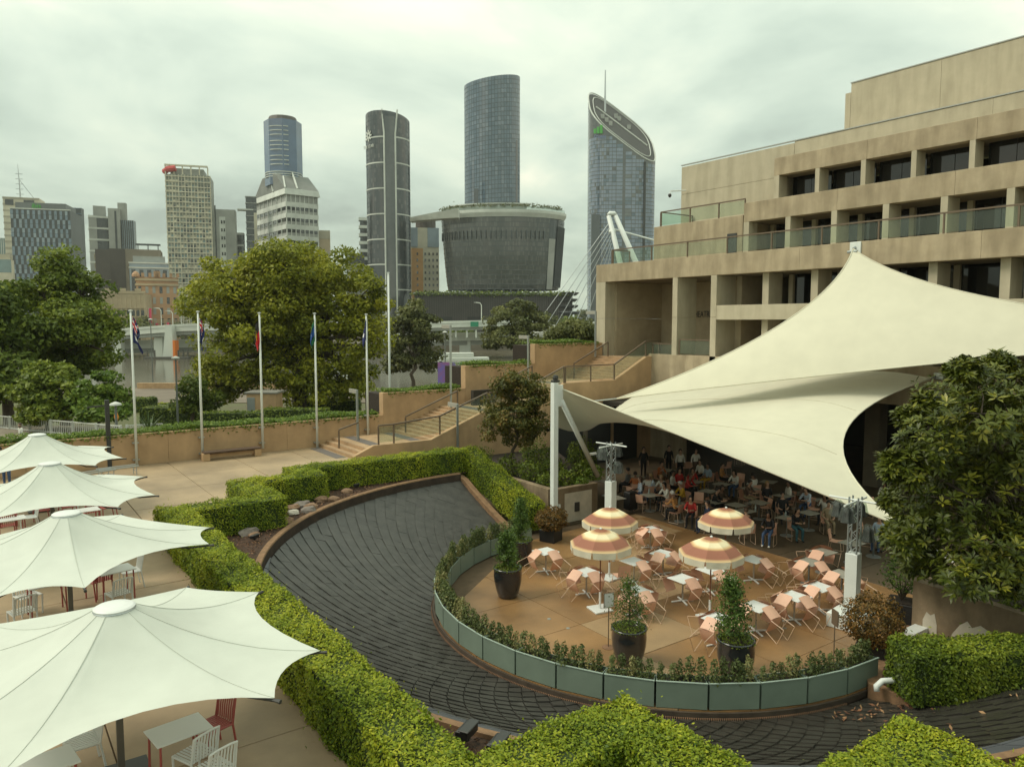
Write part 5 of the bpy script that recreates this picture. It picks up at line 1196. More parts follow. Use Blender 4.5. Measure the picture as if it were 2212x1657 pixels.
# ================================================================== flagpoles and flags
FLAGW = mat('flag_white',(0.75,0.75,0.75),0.8); FN = mat('flag_navy',(0.018,0.025,0.11),0.85); FR = mat('flag_red',(0.55,0.02,0.03),0.85); FK = mat('flag_black',(0.012,0.012,0.012),0.85); FG = mat('flag_green',(0.01,0.14,0.06),0.85); FB = mat('flag_blue',(0.02,0.09,0.33),0.85); FY = mat('flag_yellow',(0.75,0.55,0.03),0.85)
FM = [FN,FR,FLAGW,FK,FG,FB,FY]
def flagpole(x,z0,h,label,y=38.55):
    t = thing('flagpole',(x,y,z0),label,'flagpole','white flagpoles against the tan wall'); b = MB(); b.tube([(0,0,0.0),(0,0,h*0.5),(0,0,h)],[0.065,0.055,0.04],10); b.build('pole',WHITE,t,local=True,smooth=True)
    b = MB(); b.lathe([(0.09,h),(0.09,h+0.03),(0.0,h+0.05)],12); b.build('truck_cap',WHITE,t,local=True)
    for z in (0.25,1.05): b = MB(); b.box(-0.14,0.14,0.05,0.24,z,z+0.05); b.build('bracket',STEEL,t,local=True)
    return t
def flag(x,y,ztop,L_,W_,colfn,label,seed,turn=0.0,full=0.16):
    """limp flag: cloth hangs in folds from the pole, hoist along the pole, colours by cloth position"""
    q = np.random.default_rng(seed); nu,nv = 22,26; ph = q.uniform(0,6.28,3); v = []; f = []; mi = []
    for j in range(nv+1):
        w_ = j/nv
        for i in range(nu+1):
            s_ = i/nu                                    # 0 at hoist, 1 at fly
            wid = 0.05+full*math.sin(PI*0.62*s_); fold = 0.07*math.sin(s_*12+ph[1]+w_*1.5)+0.03*math.sin(s_*21+ph[2])
            z = -w_*W_*(1-0.22*s_)-s_*L_*0.42*(1-0.1*w_)-0.05*math.sin(s_*9+ph[0]); sg = -1 if turn > 2 else 1
            xx = sg*wid*(0.75+0.25*math.sin(w_*4+ph[0])); yy = fold*(0.3+s_)-0.04
            v.append((xx,yy,z))
    for j in range(nv):
        for i in range(nu):
            f.append((j*(nu+1)+i,j*(nu+1)+i+1,(j+1)*(nu+1)+i+1,(j+1)*(nu+1)+i)); mi.append(FM.index(colfn((i+0.5)/nu,(j+0.5)/nv)))
    t = thing('flag',(x,y,ztop),label,'flag','limp flags on the white poles'); b = MB(); b.add(v,f); b.m = mi; b.build('cloth',FM,t,local=True,smooth=True)
    b = MB(); b.tube([(0.0,0,0.05),(0.03,-0.05,0),(0.03,-0.05,-W_)],0.012,4); b.build('halyard',WHITE,t,local=True); return t
def jack(s,w):
    x = s/0.5*2-1; y = w/0.5*2-1
    if abs(y) < 0.2 or abs(x) < 0.1: return FR
    if abs(y) < 0.34 or abs(x) < 0.17: return FLAGW
    if abs(abs(x)-abs(y)) < 0.07: return FR
    if abs(abs(x)-abs(y)) < 0.22: return FLAGW
    return FN
def aus(s,w):
    if s < 0.5 and w < 0.5: return jack(s,w)
    for (a,b_,r_) in ((0.25,0.75,0.09),(0.75,0.2,0.05),(0.75,0.85,0.05),(0.62,0.45,0.05),(0.87,0.4,0.05)):
        if (s-a)**2*3+(w-b_)**2 < r_**2*1.6: return FLAGW
    return FN
def qld(s,w): return jack(s,w) if (s < 0.5 and w < 0.5) else (FLAGW if (s-0.75)**2*3+(w-0.5)**2 < 0.03 else FN)
def abor(s,w): return FY if (s-0.5)**2*2.2+(w-0.5)**2 < 0.05 else (FK if w < 0.5 else FR)
def torr(s,w): return FG if (w < 0.25 or w > 0.75) else (FK if (abs(w-0.25) < 0.04 or abs(w-0.75) < 0.04) else (FLAGW if (s-0.5)**2*2+(w-0.5)**2 < 0.012 else FB))
def navyf(s,w): return FLAGW if (s-0.5)**2*2+(w-0.5)**2 < 0.015 else FN
FP = [(5.86,PZ0,672,aus,'limp navy flag with union jack and white stars, the fullest one',2.3,1.25,1,'white flagpole farthest from the stairs'),(8.8,PZ0,674,qld,'limp navy flag with a sliver of union jack above the bench end',2.2,1.2,2,'white flagpole at the end of the bench'),(11.75,PZ0+0.25,677,abor,'limp black and red flag',2.1,1.2,3,'white flagpole carrying the black and red flag'),(14.65,PZ0,678,torr,'limp green and blue flag',2.0,1.2,4,'white flagpole carrying the green and blue flag'),(17.6,2.4,680,navyf,'limp dark navy flag nearest the stairs',2.0,1.2,5,'white flagpole standing on the first stair landing')]
for (x,z0,vt,fn_,lab,L_,W_,sd__,pl) in FP:
    u = 1106+FOC*(CY*x-SY*38.55)/(SY*x+CY*38.55); top = PY(u,vt,38.55).z
    flagpole(x,z0,top-z0,pl); flag(x,38.55,top-0.22,L_,W_,fn_,lab,sd__, PI if x in (11.75,14.65,17.6) else 0.3, 0.42 if x < 6 else 0.21)
pb = PD(842,838,60); t = thing('flagpole',(pb.x,pb.y,0.8),'taller white flagpole standing beyond the stairs in front of the dark twin tower','flagpole','white flagpoles against the tan wall'); hh = PD(842,590,60).z-0.8
b = MB(); b.tube([(0,0,-3),(0,0,hh)],[0.1,0.07],10); b.build('pole',WHITE,t,local=True,smooth=True); b = MB(); b.lathe([(0.12,hh),(0.12,hh+0.04),(0,hh+0.07)],10); b.build('truck_cap',WHITE,t,local=True)
# dark lamp post by the umbrellas
c = PZ(237,1010,PZ0); h_ = 6.9*(1010-866)/(1010-695)
t = thing('lamp_post',c,'dark square lamp post with a short arm beside the farthest umbrella','lamp post'); b = MB(); b.bev(-0.09,0.09,-0.09,0.09,0,h_,0.01); b.build('post',DARK,t,local=True); b = MB(); b.bar((0,0,h_-0.25),(-0.9*CY,0.9*SY,h_-0.35),0.07,0.07); b.build('arm',DARK,t,local=True)
# folded metal trestles by the umbrellas
for k,(u,v,rz,lab) in enumerate([(205,1040,20,'folded aluminium trestle under the farthest umbrella'),(255,1030,8,'flat aluminium trestle on the paving by the tan wall')]):
    c = PZ(u,v,PZ0); t = thing('folded_trestle',c,lab,'trestle','folded trestles',R(rz))
    for y in (-0.22,0.22): b = MB(); b.bev(-0.8,0.8,y-0.03,y+0.03,0.38,0.44,0.008); b.build('rail',STEEL,t,local=True)
    for x in (-0.7,0.7):
        b = MB(); b.tube([(x,-0.22,0),(x,-0.22,0.4)],0.02,6); b.tube([(x,0.22,0),(x,0.22,0.4)],0.02,6); b.tube([(x,-0.22,0.2),(x,0.22,0.2)],0.015,6); b.build('leg_frame',STEEL,t,local=True)
# white railing along the footpath, on the left beyond the umbrellas
PICK = mat('railing_white',(0.55,0.56,0.52),0.6,0.1,2)
def railing(u0,v0,u1,v1,d0,d1,n,label):
    A = PD(u0,v0,d0); B = PD(u1,v1,d1); t = thing('railing',A,label,'railing','white railings beyond the umbrellas'); hgt = 1.05
    for z in (hgt,0.12): b = MB(); b.bar(A+Vector((0,0,z)),B+Vector((0,0,z)),0.06,0.07); b.build('rail',PICK,t)
    for i in range(n+1):
        p_ = A.lerp(B,i/n); w2 = 0.07 if i % 12 == 0 else 0.022; b = MB(); b.box(p_.x-w2,p_.x+w2,p_.y-w2,p_.y+w2,p_.z,p_.z+hgt-0.03+(0.1 if i%12 == 0 else 0)); b.build('post' if i%12 == 0 else 'picket',PICK,t)
railing(-20,924,262,952,62,53,72,'long white picket railing below the left trees'); railing(275,950,352,945,54,56,18,'short white picket railing beside the spiky plant')
for (u,v,d,h_,lab) in [(253,952,54,2.6,'short grey lamp post behind the white railing'),(384,905,80,6.5,'grey park lamp post in front of the river'),(331,842,150,14,'slim dark mast lamp at the river edge'),(1108/1.0*0+962,835,125,9,'dark park lamp post beside the grey-green trees')]:
    c = PD(u,v,d); t = thing('park_lamp',c,lab,'lamp post','park lamp posts'); b = MB(); b.tube([(0,0,-1.5),(0,0,h_)],[0.12,0.08],8); b.build('post',mat('lamp_grey',(0.14,0.15,0.14),0.6),t,local=True); b = MB(); b.lathe([(0.05,h_+0.25),(0.38,h_+0.12),(0.42,h_),(0.1,h_-0.05)],10); b.build('lamp_head',PICK,t,local=True)
c = PD(252,900,55); t = thing('warning_sign',c-Vector((0,0,2)),'orange diamond warning sign on a pole by the railing','sign'); b = MB(); b.tube([c-Vector((0,0,2)),c+Vector((0,0,0.4))],0.04,6); b.build('pole',STEEL,t); b = MB()
for k in (0,): r_ = Vector((CY,-SY,0)); fw = Vector((SY,CY,0)); q = [c+r_*0.18*a+Vector((0,0,0.55*bb)) for a,bb in ((1,0),(0,1),(-1,0),(0,-1))]; b.add([p-fw*0.06 for p in q]+[p-fw*0.03 for p in q],[(0,1,2,3),(7,6,5,4),(0,4,5,1),(1,5,6,2),(2,6,7,3),(3,7,4,0)]); b.build('panel',mat('sign_orange',(0.75,0.27,0.02),0.6),t)
# ================================================================== trees
def limb(b, a, c, r0, r1, q, n=4):
    pts = []; rr_ = []
    for i in range(n+1):
        s_ = i/n; p = a.lerp(c,s_)+Vector((0,0,(c-a).length*0.10*math.sin(PI*s_))); j = (c-a).length*0.05*math.sin(PI*s_)
        pts.append(p+Vector((q.normal(0,j),q.normal(0,j),q.normal(0,j*0.5)))); rr_.append(r0+(r1-r0)*s_)
    b.tube(pts, rr_, 7, cap=False); return pts
def lobe_tree(name, base, lobes, trunk_r, fork, clumps, per, leaf, lm, seed, label, group=None, cr=1.3, flat=0.7, tmean=0.5, jit=0.7, aspect=0.55, bare=0.0):
    """base, fork: Vectors; lobes: (Vector centre, rx, rz) ellipsoids that fill the crown; clumps: leafy balls per tree"""
    q = np.random.default_rng(seed); t = thing(name, base, label, 'tree', group); b = MB()
    limb(b, base-Vector((0,0,0.3)), fork, trunk_r*1.15, trunk_r*0.75, q, 5)
    vol = np.array([l[1]**2*l[2] for l in lobes]); pr = vol/vol.sum(); cen = []
    for (c,rx,rz_) in lobes: 
        pts = limb(b, fork, c, trunk_r*0.55, trunk_r*0.16, q, 5)
    allC = []; allN = []; allT = []
    for k in range(clumps):
        i = q.choice(len(lobes),p=pr); c,rx,rz_ = lobes[i]; d = q.normal(0,1,3); d /= np.linalg.norm(d); d[2] = d[2] if d[2] > -0.5 else d[2]*0.5
        rad = q.uniform(0.45,1.0)**0.6; cc = np.array(c)+d*np.array([rx,rx,rz_])*rad
        if k < clumps*0.35: limb(b, Vector(c), Vector(cc), trunk_r*0.13, trunk_r*0.04, q, 3)
        n = int(per*q.uniform(0.5,1.4)); r_ = cr*q.uniform(0.6,1.35); o_ = q.normal(0,1,(n,3)); o_ /= np.linalg.norm(o_,axis=1)[:,None]; o_ *= (q.uniform(0.25,1,n)**0.5)[:,None]*r_; o_[:,2] *= flat
        allC.append(cc+o_); allN.append(o_/r_*0.8+np.array([0,0,0.6])+d*0.3); allT.append(np.clip(q.normal(tmean,0.13)+q.normal(0,0.15,n),0,1))
    b.build('trunk', BARK, t, smooth=True); C = np.concatenate(allC); V,F = leaf_quads(C, np.concatenate(allN), leaf, aspect, jit)
    stuff(npmesh('crown', V, F, lm, t, tint=np.concatenate(allT))); return t
def lobes_px(lst, d, dj=0.0, seed=0):
    q = np.random.default_rng(seed); r_ = []
    for (u,v,ru,rv) in lst: dd = d+q.uniform(-1,1)*dj; r_.append((PD(u,v,dd), ru/FOC*dd, rv/FOC*dd))
    return r_
d = 92
lobe_tree('shade_tree', PD(652,905,d), lobes_px([(612,575,95,60),(520,612,95,62),(705,600,90,62),(455,668,52,50),(780,640,52,62),(620,655,120,70),(700,690,95,60),(545,705,100,55),(465,740,55,45),(790,735,45,55),(540,775,95,45),(720,775,85,55),(470,800,50,40),(630,735,60,45),(770,800,45,40),(425,640,32,34),(815,690,26,40),(470,835,62,38),(735,825,80,38),(560,815,55,30),(815,770,26,45),(800,840,35,28),(640,815,70,32),(680,850,70,24),(520,850,60,25),(600,610,120,60)],d,4,3), 0.75, PD(655,760,d), 520, 210, 0.46, LF_BIG, 31, 'huge spreading shade tree with olive-gold foliage behind the flagpoles', 'trees in the park', cr=1.75, flat=0.62, tmean=0.56)
d = 74
lobe_tree('park_tree', PD(140,930,d), lobes_px([(135,578,45,36),(95,640,50,45),(175,640,52,50),(120,710,75,55),(205,700,40,50),(70,760,60,50),(170,780,65,55),(225,760,28,40)],d,3,4), 0.5, PD(140,760,d), 200, 170, 0.42, LF_DARK, 32, 'tall dark green tree standing left of the heritage buildings', 'trees in the park', cr=1.35, flat=0.6, tmean=0.56)
lobe_tree('park_tree', PD(20,940,66), lobes_px([(15,640,45,40),(25,720,55,60),(-20,700,60,80),(20,810,60,50),(-30,830,60,60)],66,3,5), 0.45, PD(15,800,66), 130, 130, 0.5, LF_DARK, 33, 'dense dark tree at the edge of the park nearest the railing', 'trees in the park', cr=1.3, flat=0.65, tmean=0.42)
d = 60
lobe_tree('young_tree', PD(100,930,d), lobes_px([(110,815,45,30),(70,850,45,32),(140,860,45,35),(105,890,60,28),(130,800,20,18)],d,2,6), 0.14, PD(103,890,d), 120, 110, 0.36, LF_DARK, 34, 'bright young tree leaning over the picket railing', 'trees in the park', cr=0.8, flat=0.55, tmean=0.62)
lobe_tree('young_tree', PD(210,940,58), lobes_px([(215,830,38,28),(185,860,35,26),(250,850,28,30),(220,890,48,26)],58,2,7), 0.12, PD(212,900,58), 100, 100, 0.36, LF_CREEP, 35, 'light green young tree beside the orange warning sign', 'trees in the park', cr=0.75, flat=0.55, tmean=0.45)
lobe_tree('park_tree', PD(415,905,84), lobes_px([(418,845,34,26),(440,870,36,26),(400,880,24,20)],84,2,8), 0.2, PD(418,880,84), 60, 90, 0.42, LF_DARK, 36, 'small dark tree beside the riverside walkers', 'trees in the park', cr=0.9, tmean=0.4)
d = 132
lobe_tree('airy_tree', PD(893,838,d), lobes_px([(895,680,36,30),(870,720,34,34),(925,715,32,36),(890,765,48,36),(855,790,28,26),(935,785,26,30)],d,3,9), 0.32, PD(893,775,d), 120, 110, 0.60, LF_GREY, 37, 'airy grey-green tree between the tall flagpole and the lamp', 'trees by the river', cr=1.5, flat=0.5, tmean=0.5)
lobe_tree('airy_tree', PD(1118,785,d+30), lobes_px([(1120,672,44,24),(1085,700,38,26),(1150,700,38,26),(1110,735,60,26),(1060,740,26,20)],d+30,3,10), 0.35, PD(1118,740,d+30), 120, 100, 0.68, LF_GREY, 38, 'airy grey-green tree in front of the dark podium', 'trees by the river', cr=1.7, flat=0.5, tmean=0.55)
lobe_tree('park_tree', PD(1235,735,90), lobes_px([(1240,712,48,16),(1205,725,35,14),(1275,725,30,14)],90,2,11), 0.2, PD(1240,730,90), 90, 110, 0.34, LF_GREY, 39, 'low rounded tree beside the theatre corner', 'trees by the river', cr=0.85, tmean=0.55)
d = 36.0; tb_ = Vector((20.95,29.6,1.35))
lobe_tree('small_tree', tb_, lobes_px([(1115,835,50,30),(1080,870,42,34),(1150,860,42,36),(1110,900,60,34),(1070,930,34,28),(1150,920,42,32),(1120,945,40,22),(1100,822,30,22),(1145,822,26,20)],d,0.9,12), 0.085, PD(1118,945,d), 190, 75, 0.15, LF_RED2, 40, 'small round-headed tree growing between the stairs and the mast', 'trees of the court', cr=0.36, flat=0.7, tmean=0.42)
# understorey shrubs in the raised planter
for k,(x,y,r_) in enumerate([(20.3,25.8,0.42),(21.2,25.6,0.45),(20.6,27.4,0.6),(21.8,27.2,0.6),(22.9,26.4,0.5),(20.5,29.0,0.6),(22.4,29.2,0.75),(24.2,28.0,0.7),(25.5,29.4,0.8),(19.0,30.4,0.55),(20.2,31.2,0.7),(23.6,31.0,0.8)]):
    bush(Vector((x,y,0)),1.34,r_,'dark leafy shrub in the raised planter behind the mast',LF_DARK,700,0.13,60+k,'shrub','shrubs in the raised planter',0.8)
for k,(u,v,r_) in enumerate([(1282,1020,0.5),(1255,1035,0.35)]): 
    c = PZ(u,v,1.7); bush(c,1.3,r_,'pale variegated creeper hanging over the planter wall corner',LF_CREEP,650,0.11,80+k,'creeper','creepers on the planter wall',0.7)
for k in range(9):
    c = PD(-10+32*k, 948+2*(k%3), 47); c.z = 0.6; bush(c,0.1,0.42+0.12*(k%3),'low strappy shrub in the bed below the picket railing',LF_DARK if k%2 else LF_CREEP,420,0.35,100+k,'shrub','shrubs below the railing',0.6)
# spiky plant
c = PD(322,935,55); t = thing('spiky_plant',c,'spiky fountain-shaped plant by the short picket railing','plant'); 
for k in range(46):
    a = rng.uniform(0,2*PI); el = rng.uniform(0.3,1.35); dr = Vector((math.cos(a)*math.cos(el),math.sin(a)*math.cos(el),math.sin(el))); sd_ = dr.cross(Vector((0,0,1))).normalized()*0.045; L_ = rng.uniform(1.2,1.9)
    b = MB(); b.add([c+sd_,c-sd_,c+dr*L_*0.55-sd_*0.9,c+dr*L_*0.55+sd_*0.9,c+dr*L_-Vector((0,0,0.25*(1.4-el)))],[(0,1,2,3),(3,2,4)]); b.build('blade',mat('blade_green',(0.07,0.11,0.03),0.6,0.3,2),t)
# park hedges and mound
LFP = LF_DARK
def far_hedge(u0,u1,vt,d,zb,h,wd,label,lm=LF_DARK):
    A = PD(u0,vt,d); B = PD(u1,vt,d); zt = A.z; L_ = (B.xy-A.xy).length; t = hedge('park_hedge',[(0,L_,0,wd,zb-zt,0,zb-zt,0)],label,26,0.30,lm,'clipped park hedges'); 
    for chh in kids(t): chh.location = Vector(chh.location)+Vector(t.location)-Vector((0,0,zb-zt))
    t.location = (A.x,A.y,zb); t.rotation_euler = (0,0,-YAW); return t
far_hedge(425,560,893,74,-2.4,2,2.0,'dark clipped hedge beyond the bench'); far_hedge(560,700,886,78,-2.4,2,2.5,'dark clipped hedge under the huge shade tree'); far_hedge(385,425,868,100,-3.5,2,1.5,'bright clipped hedge beside the riverside walkers',LF_HEDGE); far_hedge(690,770,866,96,-3.5,2,3,'dark clipped hedge right of the shade tree trunk')
far_hedge(268,318,862,100,-3.5,2,3.0,'dark hedge block beside the river lamp'); far_hedge(300,425,882,88,-3.5,2,2.5,'long dark hedge in front of the riverside path'); far_hedge(340,400,872,110,-3.5,2,1.5,'green-topped hedge at the riverside wall',LF_HEDGE)
far_hedge(640,700,855,100,-3.5,2,2.0,'dark hedge behind the shade tree trunk')
c = PD(565,890,82); t = thing('utility_hut',c,'small flat-roofed tan utility hut under the shade tree','hut',rz=-YAW); b = MB(); b.bev(-1.6,1.6,0,2.4,-2,2.0,0.03); b.build('wall',TAN,t,local=True); b = MB(); b.bev(-1.8,1.8,-0.1,2.6,2.005,2.2,0.02); b.build('roof',mat('hut_roof',(0.25,0.24,0.21),0.8),t,local=True); b = MB(); b.bev(-1.55,-0.7,-0.05,-0.005,-1.9,1.6,0.01); b.build('door',STEEL,t,local=True)
# dark fence in front of the hut and mural panels by the river
for (u,v,d,w_,h_,col,lab) in [(965,832,118,2.8,3.6,(0.10,0.10,0.35),'violet and blue mural panel beyond the stairs'),(1000,832,118,1.1,3.6,(0.05,0.30,0.16),'narrow green mural panel beyond the stairs')]:
    c = PD(u,v,d); b = MB(); A = Vector((CY,-SY,0)); fw = Vector((SY,CY,0)); p0,p1 = c-A*w_/2, c+A*w_/2; b.add([p0,p1,p1+Vector((0,0,h_)),p0+Vector((0,0,h_)),p0+fw*0.15,p1+fw*0.15,p1+fw*0.15+Vector((0,0,h_)),p0+fw*0.15+Vector((0,0,h_))],[(0,1,2,3),(5,4,7,6),(0,4,5,1),(1,5,6,2),(2,6,7,3),(3,7,4,0)]); tag(b.build('mural_panel',mat('mural_%d'%u,col,0.7,0.8,1.2,col2=(0.30,0.12,0.30))),lab,'mural')
# ------------------------------------------------ large glossy tree at the right
q = np.random.default_rng(77); TC = Vector((22.9,8.0,1.2))
t = thing('glossy_tree', TC, 'large glossy-leaved tree in the stained planter, leaves in rosettes', 'tree'); b = MB()
limb(b,TC,TC+Vector((-0.2,0.1,1.6)),0.16,0.12,q); fk = TC+Vector((-0.2,0.1,1.6)); tipsP = []
CL_ = [(2075,860,95,60),(2150,830,90,50),(2015,950,70,60),(2110,960,110,90),(1960,1010,42,45),(2060,1080,115,85),(2170,1060,90,110),(1990,1130,62,50),(2110,1180,100,60),(2190,930,80,100),(2050,1010,90,80),(2210,1150,60,80),(1960,1170,40,40),(2120,895,100,60),(2230,860,80,80),(2090,1235,95,45),(2185,1225,65,60),(1990,1205,50,40),(1928,1005,26,26),(1935,1150,28,24),(2085,800,36,26),(2160,785,30,22),(1965,905,26,24),(2000,870,24,22),(1925,1080,20,18)]
lob = [(PD(u,v,19.2+q.uniform(-1.3,1.0)),ru/FOC*19.2,rv/FOC*19.2) for u,v,ru,rv in CL_]
for (c,rx,rz_) in lob: limb(b,fk,c,0.07,0.02,q,4)
CC = []; 
for k in range(3600):
    i = q.integers(0,len(lob)); c,rx,rz_ = lob[i]; dd = q.normal(0,1,3); dd /= np.linalg.norm(dd); rad = q.uniform(0.35,1.0)**0.5*(q.uniform(1.0,1.28) if q.uniform() < 0.12 else 1.0); CC.append((np.array(c)+dd*np.array([rx,rx,rz_])*rad, dd, rad))
    if k < 140: limb(b,c,Vector(CC[-1][0]),0.02,0.008,q,2)
b.build('trunk',BARK,t,smooth=True)
def rosette(seed):
    r_ = np.random.default_rng(seed); V = []; F = []; n = 9
    for i in range(n):
        a = 2*PI*i/n*1.0+r_.normal(0,0.2)+ (0.35 if i%2 else 0); el = r_.uniform(0.05,0.75); L_ = r_.uniform(0.16,0.255); w_ = L_*0.145
        dr = np.array([math.cos(a)*math.cos(el),math.sin(a)*math.cos(el),math.sin(el)]); sd = np.array([-math.sin(a),math.cos(a),0]); k0 = len(V)
        V += [dr*0.02, dr*L_*0.55+sd*w_-np.array([0,0,0.004]), dr*L_*0.55-sd*w_-np.array([0,0,0.004]), dr*L_-np.array([0,0,0.03]), dr*L_*0.55+np.array([0,0,-0.012])]
        F += [(k0,k0+4,k0+1,k0+1),(k0,k0+2,k0+4,k0+4),(k0+1,k0+4,k0+3,k0+3),(k0+2,k0+3,k0+4,k0+4)]
    return np.array(V), [f[:3] for f in F]
ROS = [rosette(500+i) for i in range(8)]
def rot_to(dv, spin):
    z = Vector(dv).normalized(); return (z.to_track_quat('Z','Y').to_matrix() @ Matrix.Rotation(spin,3,'Z'))
dist = [float(np.dot(c[0][:2],[SY,CY]))-0.6*c[2] for c in CC]; order = sorted(range(len(CC)), key=lambda i: dist[i]); nearset = set(order[:290])
RM = []
for i,(V,F) in enumerate(ROS):
    for tv in range(3):
        o = npmesh('tmp',V,np.array(F),LF_MAG,tint=np.clip(q.normal((0.22,0.42,0.66)[tv],0.1,len(F)),0,1),local=True); RM.append(o.data); bpy.data.objects.remove(o)
bigV = []; bigF = []; bigT = []; base_ = 0
for k,(c,dd,rad) in enumerate(CC):
    dv = Vector(dd)*0.7+Vector((0,0,0.75)); rm = rot_to(dv,q.uniform(0,6.28)); s_ = q.uniform(0.85,1.3)
    if k in nearset:
        o = bpy.data.objects.new('leaf_rosette',RM[int(q.integers(0,len(RM)))]); COL.objects.link(o); o.parent = t; o.matrix_local = Matrix.Translation(Vector(c)-TC) @ rm.to_4x4() @ Matrix.Scale(s_,4)
    else:
        V,F = ROS[k%8]; M3 = np.array(rm); bigV.append(V@M3.T*s_+np.array(c)); bigF.append(np.array(F)+base_); base_ += len(V); bigT.append(np.clip(q.normal(q.uniform(0.15,0.58),0.1,len(F)),0,1))
stuff(npmesh('crown',np.concatenate(bigV),np.concatenate(bigF),LF_MAG,t,tint=np.concatenate(bigT)))
for k,(x,y) in enumerate([(21.7,9.2),(21.6,7.6),(22.8,9.3),(21.8,6.0)]): bush(Vector((x,y,0)),1.2,0.55,'dark low shrub at the foot of the glossy tree',LF_DARK,380,0.13,140+k,'shrub','shrubs under the glossy tree',0.6)
# ================================================================== bridges over the river
CONC = mat('bridge_concrete',(0.62,0.64,0.58),0.8,0.12,0.05); CONC2 = mat('bridge_under',(0.32,0.33,0.30),0.85,0.15,0.05); ORANGE = mat('safety_orange',(0.75,0.20,0.03),0.6)
def deck(name,pts,th_,wd,label,rail=True):
    """pts: (u,v,depth) of the deck's top edge"""
    P = [PD(*p) for p in pts]; t = thing(name,P[0],label,'bridge'); fw = Vector((SY,CY,0))*wd
    for i in range(len(P)-1):
        A,B = P[i],P[i+1]; b = MB(); dn = Vector((0,0,-th_)); b.add([A,B,B+fw,A+fw,A+dn,B+dn,B+fw+dn,A+fw+dn],[(0,1,2,3),(7,6,5,4),(0,4,5,1),(1,5,6,2),(2,6,7,3),(3,7,4,0)]); b.build('deck_span',CONC,t)
        b = MB(); q0 = fw*0.02; b.add([A-q0,B-q0,B+fw*0.03,A+fw*0.03,A-q0+Vector((0,0,1.0)),B-q0+Vector((0,0,1.0)),B+fw*0.03+Vector((0,0,1)),A+fw*0.03+Vector((0,0,1))],[(0,1,5,4),(4,5,6,7),(1,2,6,5),(2,3,7,6),(3,0,4,7)]); b.build('parapet',CONC,t)
        b = MB(); b.bar(A+dn*1.3+fw*0.3,B+dn*1.3+fw*0.3,wd*0.45,th_*0.9); b.build('girder',CONC2,t)
    return t
def pier(t,u,vt,d,w_,zb=-6.4,dp=3.0):
    A = PD(u,vt,d); b = MB(); b.M = Matrix.Translation((A.x,A.y,0)) @ Matrix.Rotation(-YAW,4,'Z'); b.bev(-w_/2,w_/2,1,1+dp,zb,A.z,0.1); b.build('pier',CONC,t)
t = deck('expressway_ramp',[(150,722,318),(221,718,315),(300,712,312),(397,705,308),(520,702,305)],2.0,9,'pale raised expressway ramp crossing the river on the left'); pier(t,338,716,312,3.5); pier(t,250,722,314,3)
t = deck('expressway_deck',[(60,744,330),(207,742,325),(300,740,322),(443,737,318),(560,735,316)],2.6,14,'lower pale expressway deck behind the left flagpoles'); pier(t,330,755,322,4); pier(t,236,756,322,4)
A = PD(365,778,305); t = thing('ramp_pylon',Vector((A.x,A.y,-6.4)),'tall slanted pale pier with an orange fender carrying the ramp','pier',rz=-YAW); b = MB(); b.add([(-2.6,0,0),(1.9,0,0),(1.9,4,0),(-2.6,4,0),(-0.9,0,13.8),(1.5,0,13.8),(1.5,4,13.8),(-0.9,4,13.8)],[(0,3,2,1),(4,5,6,7),(0,1,5,4),(1,2,6,5),(2,3,7,6),(3,0,4,7)]); b.build('shaft',CONC,t,local=True)
b = MB(); b.bev(1.95,2.9,-0.5,3,0.5,7.5,0.05); b.build('fender',ORANGE,t,local=True); b = MB(); b.bev(-9,9,-3,-0.2,-0.5,0.9,0.1); b.build('fender_beam',mat('dark_timber',(0.09,0.085,0.075),0.9),t,local=True)
for x in (-8,-5,4.6,6.6,8.4): b = MB(); b.tube([(x,-1.5,-0.5),(x,-1.5,3.6)],0.35,8); b.build('pile',MATS['dark_timber'],t,local=True)
t = deck('expressway_ramp',[(930,700,300),(969,699,300),(1066,697,302),(1180,700,306)],1.6,9,'pale upper expressway ramp behind the airy trees')
for u in (984,1008,1028,1050,1066): pier(t,u,702,301,0.7,2.2,0.7)
t = deck('expressway_deck',[(820,726,312),(956,725,310),(1066,722,312),(1200,722,316)],2.4,14,'lower pale expressway deck below the dark podium'); pier(t,1004,736,311,4.6); pier(t,1150,736,314,4.6)
b = MB(); c = PD(1025,706,299); A_ = Vector((CY,-SY,0)); b.add([c-A_*1.6,c+A_*1.6,c+A_*1.6+Vector((0,0,2)),c-A_*1.6+Vector((0,0,2))],[(0,1,2,3)]); b.add([p-Vector((SY,CY,0))*0.0+Vector((SY,CY,0))*0.2 for p in (c-A_*1.6,c+A_*1.6,c+A_*1.6+Vector((0,0,2)),c-A_*1.6+Vector((0,0,2)))],[(3,2,1,0)]); tag(b.build('road_sign',mat('road_green',(0.02,0.22,0.12),0.6)),'green road sign under the upper ramp','sign')
c = PD(985,757,290); b = MB(); b.M = Matrix.Translation((c.x,c.y,-6.3)) @ Matrix.Rotation(-YAW+R(12),4,'Z'); b.bev(-13,13,0,4,-0.3,1.2,0.2); b.bev(-8,7,0.5,3.5,1.2,3.0,0.2); tag(b.build('river_pontoon',CONC),'white pontoon moored under the expressway','pontoon')
